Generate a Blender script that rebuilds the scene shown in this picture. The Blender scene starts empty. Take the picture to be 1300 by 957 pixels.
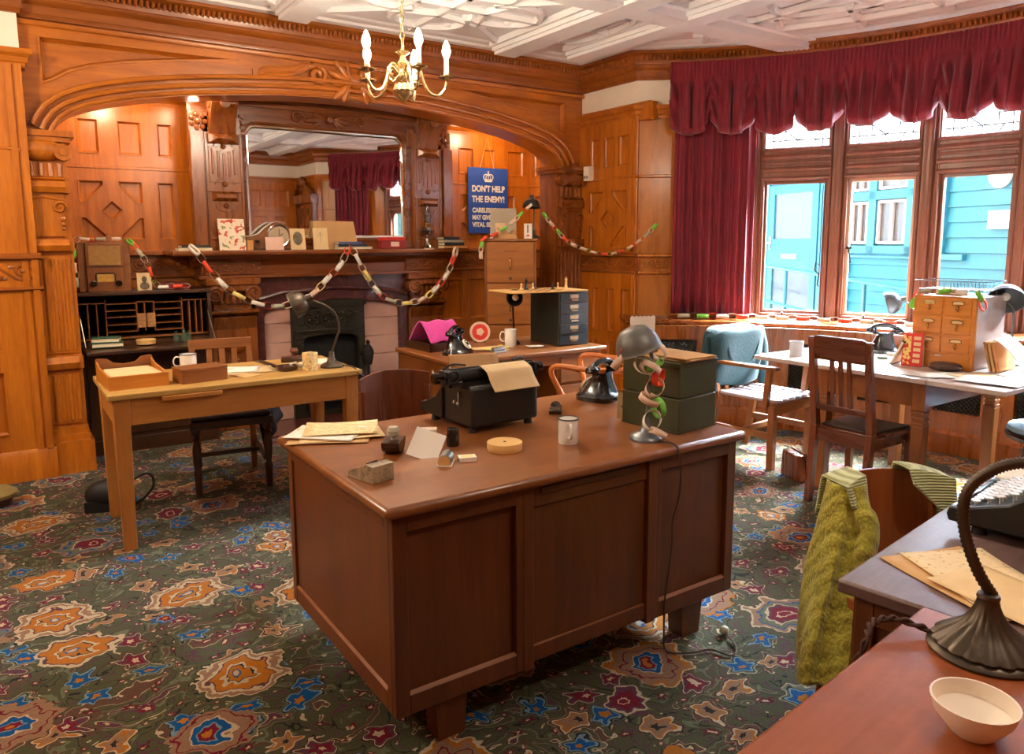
import bpy, bmesh, math, random
from mathutils import Vector, Matrix, Euler
from math import pi, sin, cos, radians as RAD
random.seed(7)
SC = bpy.context.scene
COL = SC.collection
V = Vector

# ------------------------------------------------------------------ materials
def lin(c):
    return tuple(((x/255)/12.92 if x/255 <= .04045 else ((x/255+.055)/1.055)**2.4) for x in c) + (1,)

class NT:
    def __init__(s, name):
        s.m = bpy.data.materials.new(name); s.m.use_nodes = True
        s.t = s.m.node_tree; s.n = s.t.nodes; s.b = s.n['Principled BSDF']
    def add(s, typ, **kw):
        n = s.n.new(typ)
        for k, v in kw.items():
            if k.startswith('i_'):
                key = k[2:].replace('_', ' ')
                n.inputs[int(key) if key.isdigit() else key].default_value = v
            else: setattr(n, k, v)
        return n
    def ln(s, a, b, o=0, i=0):
        s.t.links.new(a.outputs[o], (b if hasattr(b, 'inputs') else s.b).inputs[i] if hasattr(b, 'inputs') else b)
    def ramp(s, stops, interp='LINEAR'):
        r = s.n.new('ShaderNodeValToRGB'); e = r.color_ramp; e.interpolation = interp
        while len(e.elements) < len(stops): e.elements.new(.5)
        for k, (p, c) in zip(e.elements, stops): k.position = p; k.color = c
        return r
    def math(s, op, a, b=None):
        n = s.n.new('ShaderNodeMath'); n.operation = op
        for i, x in enumerate((a, b)):
            if x is None: continue
            if isinstance(x, (int, float)): n.inputs[i].default_value = x
            else: s.t.links.new(x, n.inputs[i])
        return n.outputs[0]
    def set(s, **kw):
        for k, v in kw.items(): s.b.inputs[k.replace('_', ' ')].default_value = v

def plain(name, rgb, rough=.5, metal=0, var=.08, scale=12, bump=0, coat=0, trans=0, sheen=0, emit=None, estr=0):
    t = NT(name); c = lin(rgb)
    co = t.add('ShaderNodeTexCoord'); no = t.add('ShaderNodeTexNoise', i_Scale=scale, i_Detail=4.0)
    t.ln(co, no, 3, 0)
    lo = tuple(x*(1-var) for x in c[:3])+(1,); hi = tuple(min(1, x*(1+var)) for x in c[:3])+(1,)
    r = t.ramp([(.3, lo), (.7, hi)]); t.ln(no, r); t.ln(r, t.b)
    t.set(Roughness=rough, Metallic=metal, Coat_Weight=coat, Coat_Roughness=.15, Transmission_Weight=trans)
    if sheen: t.set(Sheen_Weight=sheen, Sheen_Roughness=.4)
    if bump:
        b = t.add('ShaderNodeBump', i_Strength=bump, i_Distance=.01)
        n2 = t.add('ShaderNodeTexNoise', i_Scale=scale*6, i_Detail=5.0); t.ln(co, n2, 3, 0)
        t.ln(n2, b, 0, 'Height'); t.ln(b, t.b, 0, 'Normal')
    if emit:
        t.set(Emission_Color=lin(emit), Emission_Strength=estr)
    return t.m

def wood(name, dark, light, axis='Z', rough=.32, coat=.25, grain=14, bump=.06, wear=0):
    dark = (dark[0], dark[1]*.98, dark[2]*.74); light = (light[0], light[1]*.98, light[2]*.76)
    t = NT(name)
    co = t.add('ShaderNodeTexCoord'); mp = t.add('ShaderNodeMapping')
    s = {'X': (.09, 1, 1), 'Y': (1, .09, 1), 'Z': (1, 1, .09)}[axis]
    mp.inputs['Scale'].default_value = s
    t.ln(co, mp, 3, 0)
    n1 = t.add('ShaderNodeTexNoise', i_Scale=grain, i_Detail=8.0, i_Roughness=.62, i_Distortion=.6); t.ln(mp, n1)
    n2 = t.add('ShaderNodeTexNoise', i_Scale=grain*9, i_Detail=4.0); t.ln(mp, n2)
    n3 = t.add('ShaderNodeTexNoise', i_Scale=1.6, i_Detail=2.0); t.ln(co, n3, 3, 0)
    a = t.math('MULTIPLY', n1.outputs[0], .62); b = t.math('MULTIPLY', n2.outputs[0], .22); c = t.math('MULTIPLY', n3.outputs[0], .25)
    s1 = t.math('ADD', t.math('ADD', a, b), c)
    r = t.ramp([(.36, lin(dark)), (.72, lin(light))]); t.t.links.new(s1, r.inputs[0])
    if wear:
        w = t.add('ShaderNodeTexNoise', i_Scale=5.0, i_Detail=6.0, i_Roughness=.7); t.ln(co, w, 3, 0)
        wr = t.ramp([(.5, (0, 0, 0, 1)), (.68, (wear, wear, wear, 1))]); t.ln(w, wr)
        mx = t.add('ShaderNodeMix', data_type='RGBA'); t.t.links.new(wr.outputs[0], mx.inputs[0])
        t.t.links.new(r.outputs[0], mx.inputs[6]); mx.inputs[7].default_value = lin(tuple(min(255, x*1.25+22) for x in light))
        t.t.links.new(mx.outputs[2], t.b.inputs[0])
    else: t.ln(r, t.b)
    rr = t.math('ADD', t.math('MULTIPLY', n1.outputs[0], .18), rough-.09); t.t.links.new(rr, t.b.inputs['Roughness'])
    t.set(Coat_Weight=coat, Coat_Roughness=.18)
    bp = t.add('ShaderNodeBump', i_Strength=bump, i_Distance=.004); t.ln(n2, bp, 0, 'Height'); t.ln(bp, t.b, 0, 'Normal')
    return t.m

M = {}
M['oak'] = wood('panel_oak', (142, 72, 18), (204, 122, 36), 'Z')
M['oakx'] = wood('panel_oak_rail', (138, 70, 18), (200, 118, 36), 'X')
M['carve'] = wood('carved_oak', (108, 54, 16), (166, 92, 32), 'X', rough=.36)
M['mantel'] = wood('dark_mantel_oak', (88, 42, 16), (134, 72, 28), 'X', rough=.28, coat=.35)
M['mantelz'] = wood('dark_mantel_oak_upright', (98, 48, 18), (150, 84, 32), 'Z', rough=.28, coat=.35)
M['desk'] = wood('brown_desk_wood', (74, 38, 20), (112, 60, 32), 'Z', rough=.4, coat=.1, grain=18)
M['desktop'] = wood('worn_desk_top', (110, 62, 34), (154, 94, 54), 'X', rough=.34, coat=.3, grain=16, wear=.12)
M['deskside'] = wood('desk_end_panel', (92, 48, 22), (126, 70, 34), 'Z', rough=.4, coat=.1, grain=18)
M['tableoak'] = wood('light_table_oak', (158, 98, 48), (196, 134, 76), 'X', rough=.45, coat=.05)
M['tableoakz'] = wood('light_table_leg', (152, 92, 44), (188, 126, 68), 'Z', rough=.45, coat=.05)
M['tabletop'] = wood('worn_table_top', (160, 120, 76), (196, 160, 112), 'X', rough=.5, coat=.0)
M['golden'] = wood('golden_oak', (176, 104, 44), (214, 142, 70), 'X', rough=.35)
M['mid'] = wood('mid_brown_wood', (110, 62, 32), (150, 92, 52), 'X', rough=.4)
M['midz'] = wood('mid_brown_upright', (110, 60, 30), (150, 90, 48), 'Z', rough=.4)
M['mahog'] = wood('mahogany', (78, 36, 22), (122, 62, 38), 'Z', rough=.28, coat=.4)
M['mahogx'] = wood('mahogany_rail', (66, 30, 20), (112, 56, 36), 'X', rough=.28, coat=.4)
M['darkw'] = wood('dark_stained_wood', (40, 22, 14), (74, 42, 26), 'X', rough=.35)
M['darkwz'] = wood('dark_stained_upright', (40, 22, 14), (74, 42, 26), 'Z', rough=.35)
M['window'] = wood('window_oak', (92, 54, 50), (136, 84, 78), 'Z', rough=.4, coat=.1)
M['bent'] = wood('bentwood_orange', (160, 82, 30), (198, 112, 46), 'X', rough=.3, coat=.4)
M['rosew'] = wood('polished_red_desk', (116, 56, 34), (168, 92, 58), 'X', rough=.3, coat=.3, grain=8, wear=.15)
M['grey_top'] = wood('dull_desk_top', (88, 66, 80), (120, 98, 120), 'X', rough=.4, coat=.1, wear=.2)
M['plaster'] = plain('white_plaster', (238, 238, 242), .7, var=.02)
M['cream'] = plain('cream_frieze_paint', (238, 226, 208), .7, var=.02)
M['black'] = plain('black_enamel', (16, 16, 17), .3, var=.2, coat=.2)
M['blackm'] = plain('black_crackle_metal', (20, 19, 19), .42, var=.2, bump=.15, scale=40)
M['bake'] = plain('black_bakelite', (14, 14, 16), .16, coat=.5)
M['rubber'] = plain('black_rubber', (22, 21, 20), .6)
M['iron'] = plain('cast_iron', (52, 46, 34), .45, .6, bump=.2)
M['soot_dark'] = plain('soot_and_dark_fill', (9, 8, 8), .8)  # soot in the fireplace; elsewhere plain black parts and painted-in dark holes
M['bronze'] = plain('bronze_lamp_metal', (86, 76, 64), .4, .7, var=.15)
M['greymet'] = plain('grey_lamp_metal', (120, 124, 128), .35, .7)
M['steel'] = plain('steel', (176, 176, 172), .28, .9)
M['brass'] = plain('brass', (186, 150, 84), .24, .95)
M['chand'] = plain('polished_brass', (200, 176, 128), .22, .9)
M['green'] = plain('olive_green_paint', (62, 64, 36), .42, var=.12, bump=.05)
M['dgreen'] = plain('dark_green_steel', (42, 48, 42), .3, .1, coat=.3)
M['navy'] = plain('steel_blue_drawer', (52, 62, 72), .22, .3, coat=.3)
M['paper'] = plain('white_paper', (236, 230, 218), .8, var=.03)
M['aged'] = plain('aged_paper', (226, 196, 146), .8, var=.06)
M['manila'] = plain('manila_card', (204, 162, 108), .75, var=.05)
M['kraft'] = plain('kraft_paper', (196, 150, 96), .75, var=.06)
M['white'] = plain('white_enamel', (236, 234, 228), .22, coat=.3, var=.02)
M['navyrim'] = plain('blue_black_rim', (30, 36, 56), .3)
M['red'] = plain('red_card', (206, 48, 36), .55)
M['orange'] = plain('orange_paper', (236, 76, 42), .7, var=.05)
M['lime'] = plain('green_paper', (122, 196, 70), .7, var=.05)
M['yellow'] = plain('yellow_paper', (238, 214, 128), .7, var=.05)
M['greyp'] = plain('grey_green_paper', (176, 172, 150), .7, var=.05)
M['pinkp'] = plain('pale_pink_paper', (226, 196, 172), .7, var=.05)
M['pinkt'] = plain('pink_tile', (204, 160, 144), .3, coat=.3, var=.05)
M['pinkw'] = plain('magenta_knit', (206, 66, 150), .9, bump=.5, scale=30, sheen=.3)
M['velvet'] = plain('crimson_velvet', (114, 6, 28), .78, var=.18, scale=6, sheen=.25)
M['teal_cloth'] = plain('teal_jacket_cloth', (28, 62, 66), .9, bump=.25, sheen=.15)
M['navy_cloth'] = plain('navy_coat_cloth', (16, 20, 38), .9)
M['leather'] = plain('brown_leather', (74, 46, 34), .42, bump=.15)
M['dleather'] = plain('dark_seat_leather', (44, 30, 24), .4, bump=.1)
M['bag'] = plain('black_bag_cloth', (10, 10, 11), .6)
M['blue'] = plain('poster_blue', (36, 76, 160), .5, var=.04)
M['letter'] = plain('poster_lettering', (240, 232, 214), .6, var=.02)
M['bookg'] = plain('green_book_cloth', (44, 82, 62), .6)
M['bookb'] = plain('dark_blue_book_cloth', (38, 46, 58), .6)
M['bookk'] = plain('charcoal_book_cloth', (40, 40, 42), .6)
M['bookr'] = plain('red_book_cloth', (140, 30, 26), .6)
M['booko'] = plain('tan_book_cloth', (200, 140, 78), .6)
M['pages'] = plain('page_edges', (222, 208, 176), .8)
M['bottle'] = plain('green_bottle_glass', (170, 214, 190), .05, trans=.9)
M['clear'] = plain('clear_glass', (244, 248, 248), .03, trans=1.0, var=0)
M['candle'] = plain('candle_sleeve', (244, 236, 214), .5, var=.02)
M['ebony'] = plain('black_chess', (24, 20, 18), .3)
M['boxwd'] = plain('boxwood_chess', (222, 178, 112), .35)
M['cord'] = plain('brown_flex', (72, 46, 32), .7)
M['wire'] = plain('pale_flex', (214, 204, 190), .6)
M['string'] = plain('hanging_string', (206, 170, 120), .8)
M['dial'] = plain('cream_dial', (226, 216, 190), .5)
M['silver'] = plain('silver_plate', (200, 196, 188), .16, 1)
M['pinkcard'] = plain('pink_card', (232, 190, 170), .75)
M['tealp'] = plain('teal_weatherboard_paint', (0, 98, 126), .5, var=.06)
M['daylit_top'] = wood('daylit_table_top', (172, 156, 190), (208, 196, 244), 'Y', rough=.4, coat=.1)  # oak colour paled and blued to paint in the window daylight
M['redback'] = wood('reddish_bent_plywood', (124, 62, 40), (164, 92, 60), 'Z', rough=.25, coat=.5, grain=8)
M['tealw'] = plain('white_window_paint', (150, 160, 166), .5)
M['cushion'] = plain('pale_blue_cushion', (156, 186, 206), .85, bump=.3)
M['limestone'] = plain('street_paving', (216, 214, 210), .9)
M['screenw'] = plain('white_board', (226, 228, 232), .5)

M['daylit_slat'] = wood('daylit_seat_slat', (142, 130, 176), (188, 178, 236), 'Y', rough=.35, coat=.2)  # wood colour paled to paint in the daylight on the seat
M['kraft_b'] = plain('brown_card_bundle', (160, 112, 62), .7, var=.25, scale=60)
M['cab_front'] = wood('cabinet_front_oak', (132, 78, 40), (172, 108, 58), 'X', rough=.4)

M['bake_brown'] = plain('brown_bakelite', (62, 30, 20), .25, coat=.4)
M['greenrub'] = plain('grey_green_rubber', (126, 140, 118), .7)
M['olivepad'] = plain('olive_pad_cloth', (128, 108, 60), .9, bump=.3)
M['cloth'] = plain('speaker_cloth', (172, 128, 66), .8, var=.12, scale=50, bump=.3)
M['brassd'] = plain('radio_dial_card', (206, 158, 66), .5, var=.15, scale=40)
M['clockface'] = plain('silvered_clock_face', (190, 170, 140), .35, .4)
M['bookr2'] = plain('dark_red_book_cloth', (104, 34, 32), .6)
M['bookblue'] = plain('blue_book_cloth', (60, 76, 120), .6)
M['greenbk'] = plain('sage_book_cloth', (126, 142, 120), .6)
M['greyboard'] = plain('grey_board', (172, 158, 138), .8, var=.06)
M['lampgrey'] = plain('grey_lamp_shade', (104, 104, 100), .42, .2)
M['lampdark'] = plain('dark_lamp_shade', (52, 48, 44), .42, .3)
M['greyen'] = plain('grey_white_enamel', (206, 208, 210), .25, coat=.3)
M['catgrey'] = plain('pale_grey_cabinet_side', (196, 180, 176), .3, coat=.2)

def mat_marble(name, base, vein, scale=18, rough=.3):
    t = NT(name); co = t.add('ShaderNodeTexCoord')
    n = t.add('ShaderNodeTexNoise', i_Scale=scale, i_Detail=8.0, i_Roughness=.65, i_Distortion=1.5); t.ln(co, n, 3, 0)
    r = t.ramp([(.32, lin(vein)), (.47, lin(base)), (.56, lin(tuple(min(255, x*1.12) for x in base))), (.66, lin(vein))]); t.ln(n, r); t.ln(r, t.b)
    t.set(Roughness=rough, Coat_Weight=.3); return t.m
M['stone'] = mat_marble('grey_marble', (158, 140, 112), (96, 76, 56))
M['onyx'] = mat_marble('cream_onyx', (226, 200, 142), (158, 104, 46), 26)
M['rmarble'] = mat_marble('dark_red_marble', (64, 26, 24), (104, 56, 50), 9)
M['scribble'] = mat_marble('handwritten_paper', (226, 200, 148), (196, 164, 112), 24, .8)

def mat_letterpaper():
    t = NT('typed_paper'); co = t.add('ShaderNodeTexCoord'); mp = t.add('ShaderNodeMapping'); mp.inputs['Scale'].default_value = (60, 110, 60); t.ln(co, mp, 3, 0)
    n = t.add('ShaderNodeTexNoise', i_Scale=1.0, i_Detail=2.0); t.ln(mp, n)
    r = t.ramp([(.6, lin((232, 210, 168))), (.68, lin((190, 160, 116)))]); t.ln(n, r); t.ln(r, t.b); t.set(Roughness=.85); return t.m
M['typed'] = mat_letterpaper()

def mat_carpet():
    t = NT('patterned_carpet'); L = t.t.links
    co = t.add('ShaderNodeTexCoord')
    wn = t.add('ShaderNodeTexNoise', i_Scale=5.0, i_Detail=3.0, i_Roughness=.6); t.ln(co, wn, 3, 0)
    mixv = t.add('ShaderNodeVectorMath', operation='MULTIPLY_ADD'); t.ln(wn, mixv, 1, 0); mixv.inputs[1].default_value = (.16, .16, 0); t.ln(co, mixv, 3, 2)
    jn = t.add('ShaderNodeTexNoise', i_Scale=24.0, i_Detail=2.0); t.ln(co, jn, 3, 0)
    jag = t.math('MULTIPLY', t.math('SUBTRACT', jn.outputs[0], .5), .34)
    def flower(scale, petals, amp, rnd, off, jg):
        sc = t.add('ShaderNodeVectorMath', operation='MULTIPLY_ADD'); t.ln(mixv, sc); sc.inputs[1].default_value = (scale, scale*1.12, 0); sc.inputs[2].default_value = (off, off*.7, 0)
        vo = t.add('ShaderNodeTexVoronoi', voronoi_dimensions='2D', i_Scale=1.0, i_Randomness=rnd); t.ln(sc, vo)
        d = t.add('ShaderNodeVectorMath', operation='SUBTRACT'); t.ln(sc, d); L.new(vo.outputs['Position'], d.inputs[1])
        sx = t.add('ShaderNodeSeparateXYZ'); t.ln(d, sx)
        an = t.math('ARCTAN2', sx.outputs[1], sx.outputs[0])
        rr = t.math('POWER', t.math('ADD', t.math('POWER', sx.outputs[0], 2.0), t.math('POWER', sx.outputs[1], 2.0)), .5)
        cc = t.add('ShaderNodeSeparateColor'); L.new(vo.outputs['Color'], cc.inputs[0])
        ph = t.math('MULTIPLY', cc.outputs[1], 6.28)
        w = t.math('MULTIPLY', t.math('SINE', t.math('ADD', t.math('MULTIPLY', an, float(petals)), ph)), amp)
        w = t.math('ADD', w, t.math('MULTIPLY', jag, jg))
        return t.math('MULTIPLY', rr, t.math('ADD', w, 1.0)), cc
    def mixc(f, a, b):
        m = t.add('ShaderNodeMix', data_type='RGBA'); L.new(f, m.inputs[0])
        for s_, i in ((a, 6), (b, 7)):
            if isinstance(s_, tuple): m.inputs[i].default_value = s_
            else: L.new(s_, m.inputs[i])
        return m.outputs[2]
    def pal(f, st): r = t.ramp(st, 'CONSTANT'); L.new(f, r.inputs[0]); return r.outputs[0]
    olive = lin((84, 84, 60)); dk = lin((46, 40, 42)); cream = lin((206, 184, 154)); org = lin((186, 120, 62)); tan = lin((156, 122, 98)); red = lin((122, 40, 54)); blue = lin((44, 92, 146)); brown = lin((102, 74, 62)); plum = lin((98, 62, 76)); sage = lin((112, 116, 92)); sky = lin((128, 150, 164))
    vn = t.add('ShaderNodeTexNoise', i_Scale=5.5, i_Detail=1.5, i_Distortion=1.6); t.ln(mixv, vn)
    g0 = pal(vn.outputs[0], [(0, brown), (.33, cream), (.34, olive), (.43, plum), (.452, olive), (.50, dk), (.512, olive), (.57, sage), (.60, brown), (.625, olive), (.67, cream), (.68, plum)])
    r3, c3 = flower(13.0, 5, .3, 1.0, 7.7, .5)
    g0 = mixc(t.math('LESS_THAN', r3, t.math('MULTIPLY', c3.outputs[2], .26)), g0, pal(r3, [(0, cream), (.07, red), (.15, dk), (.19, brown)]))
    r2, c2 = flower(5.2, 5, .24, .95, 3.3, 1.5)
    pa = pal(r2, [(0, cream), (.06, red), (.14, plum), (.2, cream), (.225, dk), (.25, brown)]); pb = pal(r2, [(0, org), (.07, blue), (.18, sky), (.22, dk), (.25, sage), (.3, cream), (.32, brown)]); pd = pal(r2, [(0, dk), (.06, tan), (.16, org), (.2, cream), (.24, dk), (.26, brown), (.32, cream)])
    pc = mixc(t.math('GREATER_THAN', c2.outputs[0], .66), mixc(t.math('GREATER_THAN', c2.outputs[0], .33), pa, pb), pd)
    g1 = mixc(t.math('LESS_THAN', r2, t.math('ADD', t.math('MULTIPLY', c2.outputs[2], .16), .2)), g0, pc)
    r1, c1 = flower(2.15, 7, .1, .75, 0., 1.3)
    qa = pal(r1, [(0, org), (.03, red), (.06, sky), (.075, blue), (.125, cream), (.14, tan), (.20, red), (.215, tan), (.27, org), (.3, cream), (.335, dk), (.345, olive)])
    qb = pal(r1, [(0, cream), (.035, blue), (.05, org), (.1, dk), (.11, cream), (.14, org), (.22, plum), (.235, cream), (.27, tan), (.31, cream), (.335, dk), (.345, olive)])
    qd = pal(r1, [(0, red), (.04, cream), (.055, red), (.12, plum), (.15, cream), (.17, sage), (.23, blue), (.25, tan), (.3, cream), (.325, brown), (.345, olive)])
    qc = mixc(t.math('GREATER_THAN', c1.outputs[0], .66), mixc(t.math('GREATER_THAN', c1.outputs[0], .33), qa, qb), qd)
    g2 = mixc(t.math('LESS_THAN', r1, t.math('ADD', t.math('MULTIPLY', c1.outputs[2], .34), .10)), g1, qc)
    # pile noise
    pn = t.add('ShaderNodeTexNoise', i_Scale=140.0, i_Detail=2.0); t.ln(co, pn, 3, 0)
    hv = t.add('ShaderNodeHueSaturation', i_Saturation=1.08); L.new(g2, hv.inputs['Color'])
    L.new(t.math('ADD', t.math('MULTIPLY', pn.outputs[0], .42), .33), hv.inputs['Value'])
    t.ln(hv, t.b); t.set(Roughness=1.0, Specular_IOR_Level=.05, Sheen_Weight=.05)
    bp = t.add('ShaderNodeBump', i_Strength=.25, i_Distance=.004); t.ln(pn, bp, 0, 'Height'); t.ln(bp, t.b, 0, 'Normal')
    return t.m
M['carpet'] = mat_carpet()

def mat_knit():
    t = NT('mustard_green_knit'); co = t.add('ShaderNodeTexCoord')
    n = t.add('ShaderNodeTexNoise', i_Scale=14.0, i_Detail=2.0); t.ln(co, n, 3, 0)
    mx = t.add('ShaderNodeVectorMath', operation='MULTIPLY_ADD'); t.ln(n, mx, 1, 0); mx.inputs[1].default_value = (.03, .03, .03); t.ln(co, mx, 3, 2)
    mp = t.add('ShaderNodeMapping'); mp.inputs['Scale'].default_value = (1.5, 1.5, 1.0); t.ln(mx, mp)
    vo = t.add('ShaderNodeTexVoronoi', i_Scale=95.0, feature='SMOOTH_F1'); t.ln(mp, vo)
    w = t.add('ShaderNodeTexWave', i_Scale=9.0, i_Distortion=4.0, bands_direction='DIAGONAL'); t.ln(mx, w)
    h = t.math('ADD', t.math('MULTIPLY', vo.outputs[0], .8), t.math('MULTIPLY', w.outputs[1], -.45))
    r = t.ramp([(.0, lin((184, 176, 66))), (.45, lin((144, 136, 36))), (.85, lin((74, 68, 14)))]); t.t.links.new(h, r.inputs[0]); t.ln(r, t.b)
    b = t.add('ShaderNodeBump', i_Strength=.7, i_Distance=.008, invert=True); t.t.links.new(h, b.inputs['Height']); t.ln(b, t.b, 0, 'Normal')
    t.set(Roughness=.95, Sheen_Weight=.3); return t.m
M['knit'] = mat_knit()
def mat_rib():
    t = NT('pale_green_ribbing'); co = t.add('ShaderNodeTexCoord')
    w = t.add('ShaderNodeTexWave', i_Scale=38.0, i_Distortion=1.0, bands_direction='Z'); t.ln(co, w, 3, 0)
    r = t.ramp([(.2, lin((150, 156, 104))), (.8, lin((196, 202, 150)))]); t.ln(w, r); t.ln(r, t.b)
    b = t.add('ShaderNodeBump', i_Strength=.5, i_Distance=.006); t.ln(w, b, 0, 'Height'); t.ln(b, t.b, 0, 'Normal')
    t.set(Roughness=.95, Sheen_Weight=.4); return t.m
M['ribknit'] = mat_rib()
def mat_card(name, cols, scale):
    t = NT(name); co = t.add('ShaderNodeTexCoord')
    n = t.add('ShaderNodeTexVoronoi', i_Scale=scale); t.ln(co, n, 3, 0)
    n2 = t.add('ShaderNodeTexNoise', i_Scale=scale*.7, i_Detail=3.0); t.ln(co, n2, 3, 0)
    st = [(.2+.6*i/len(cols), lin(c)) for i, c in enumerate(cols)]
    r = t.ramp(st, 'CONSTANT'); t.ln(n2, r); t.ln(r, t.b); t.set(Roughness=.6); return t.m
M['xmas'] = mat_card('printed_figure_card', [(238, 220, 190), (150, 140, 90), (242, 226, 200), (240, 220, 190), (200, 74, 54), (240, 224, 196), (120, 70, 50)], 22)
M['sketch'] = plain('printed_sketch', (112, 98, 78), .7, var=.5, scale=26)
M['printred'] = mat_card('printed_red_box', [(206, 44, 34), (206, 44, 34), (232, 210, 120), (206, 44, 34)], 60)

def mat_emit(name, rgb, s):
    t = NT(name); t.set(Base_Color=lin(rgb), Emission_Color=lin(rgb), Emission_Strength=s); return t.m
M['bulb'] = mat_emit('lit_lamp_bulb', (255, 222, 170), 60)
def mat_mirror():
    t = NT('mirror_silvering'); t.set(Base_Color=(.86, .86, .84, 1), Metallic=1, Roughness=.015); return t.m
M['mirror'] = mat_mirror()
def mat_pane():
    t = NT('window_pane'); tr = t.add('ShaderNodeBsdfTransparent'); gl = t.add('ShaderNodeBsdfGlossy', i_Roughness=.02)
    lw = t.add('ShaderNodeLayerWeight'); fac = t.math('ADD', t.math('MULTIPLY', t.math('POWER', lw.outputs[1], 4.0), .6), .035); mx = t.add('ShaderNodeMixShader'); tr.inputs[0].default_value = (.96, .98, .98, 1)
    t.t.links.new(fac, mx.inputs[0]); t.ln(tr, mx, 0, 1); t.ln(gl, mx, 0, 2)
    out = [n for n in t.n if n.type == 'OUTPUT_MATERIAL'][0]; t.ln(mx, out); return t.m
M['pane'] = mat_pane()

# ------------------------------------------------------------------ mesh builder
def rot_to(d):
    return V(d).normalized().to_track_quat('Z', 'Y').to_matrix().to_4x4()

class MB:
    def __init__(s): s.bm = bmesh.new(); s.M = Matrix()
    def v(s, p): return s.bm.verts.new(s.M @ V(p))
    def f(s, vs):
        try: return s.bm.faces.new(vs)
        except ValueError: return None
    def bx(s, x0, x1, y0, y1, z0, z1):
        vs = [s.v((x, y, z)) for z in (z0, z1) for y in (y0, y1) for x in (x0, x1)]
        for q in ((0, 2, 3, 1), (4, 5, 7, 6), (0, 1, 5, 4), (2, 6, 7, 3), (0, 4, 6, 2), (1, 3, 7, 5)): s.f([vs[i] for i in q])
        return s
    def box(s, c, d, r=None):
        o = s.M
        s.M = o @ Matrix.Translation(c) @ (Euler(r).to_matrix().to_4x4() if r else Matrix())
        s.bx(-d[0]/2, d[0]/2, -d[1]/2, d[1]/2, -d[2]/2, d[2]/2); s.M = o; return s
    def taper(s, c0, d0, c1, d1):   # square bar between two rectangles
        a = [s.v((c0[0]+i*d0[0]/2, c0[1]+j*d0[1]/2, c0[2])) for i, j in ((-1, -1), (1, -1), (1, 1), (-1, 1))]
        b = [s.v((c1[0]+i*d1[0]/2, c1[1]+j*d1[1]/2, c1[2])) for i, j in ((-1, -1), (1, -1), (1, 1), (-1, 1))]
        s.loft([a, b]); return s
    def loft(s, rings, cap=True, closed=True):
        for a, b in zip(rings, rings[1:]):
            n = len(a)
            for i in range(n if closed else n-1): s.f([a[i], a[(i+1) % n], b[(i+1) % n], b[i]])
        if cap and closed: s.f(list(reversed(rings[0]))); s.f(rings[-1])
    def lathe(s, prof, seg=24, at=(0, 0, 0), axis=None, a0=0, sx=1, sy=1):
        o = s.M; s.M = o @ Matrix.Translation(at) @ (rot_to(axis) if axis else Matrix())
        rings = []
        for r, z in prof:
            r = max(r, 1e-4)
            rings.append([s.v((sx*r*cos(a0+2*pi*i/seg), sy*r*sin(a0+2*pi*i/seg), z)) for i in range(seg)])
        s.loft(rings); s.M = o; return s
    def cyl(s, p0, p1, r0, r1=None, seg=16):
        p0, p1 = V(p0), V(p1); L = (p1-p0).length
        return s.lathe([(r0, 0), (r0 if r1 is None else r1, L)], seg, p0, p1-p0)
    def sph(s, c, r, seg=16, sc=(1, 1, 1)):
        n = seg//2
        pr = [(sin(pi*i/n), -cos(pi*i/n)) for i in range(n+1)]
        o = s.M; s.M = o @ Matrix.Translation(c) @ Matrix.Diagonal((r*sc[0], r*sc[1], r*sc[2], 1)); s.lathe(pr, seg); s.M = o; return s
    def tube(s, pts, r, seg=8, closed=False, flat=1):
        pts = [V(p) for p in pts]; n = len(pts); rings = []; prev = None
        for i, p in enumerate(pts):
            a = pts[(i-1) % n] if closed or i > 0 else p; b = pts[(i+1) % n] if closed or i < n-1 else p
            t = (b-a).normalized()
            if prev is None:
                up = V((0, 0, 1)) if abs(t.z) < .9 else V((0, 1, 0)); x = t.cross(up).normalized()
            else:
                x = (prev-t*prev.dot(t)).normalized()
            prev = x; y = t.cross(x); rr = r[i] if isinstance(r, (list, tuple)) else r
            rings.append([s.v(p+rr*(cos(2*pi*k/seg)*x+flat*sin(2*pi*k/seg)*y)) for k in range(seg)])
        if closed: rings.append(rings[0]); s.loft(rings, cap=False)
        else: s.loft(rings)
        return s
    def prism(s, poly, a, b, plane='XZ'):
        def P(u, w, d): return {'XZ': (u, d, w), 'XY': (u, w, d), 'YZ': (d, u, w)}[plane]
        s.loft([[s.v(P(u, w, a)) for u, w in poly], [s.v(P(u, w, b)) for u, w in poly]]); return s
    def grid(s, fn, nu, nv, th=0):
        g = [[s.v(fn(i/nu, j/nv)) for j in range(nv+1)] for i in range(nu+1)]
        for i in range(nu):
            for j in range(nv): s.f([g[i][j], g[i+1][j], g[i+1][j+1], g[i][j+1]])
        return s
    def sweep(s, prof, path, closed=False):
        # prof: (offset to the left of travel, z); path: plan points (x, y) or (x,y,z)
        n = len(path); P = [V(p[:2]) for p in path]; rings = []
        for i in range(n):
            a = P[i]-P[i-1] if (i > 0 or closed) else P[1]-P[0]
            b = P[(i+1) % n]-P[i] if (i < n-1 or closed) else P[-1]-P[-2]
            a.normalize(); b.normalize()
            na, nb = V((-a.y, a.x)), V((-b.y, b.x)); m = (na+nb); m = m/max(.3, m.dot(na)) if m.length > 1e-6 else na
            rings.append([s.v((P[i].x+m.x*o, P[i].y+m.y*o, z)) for o, z in prof])
        if closed: rings.append(rings[0])
        s.loft(rings, cap=not closed); return s
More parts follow.
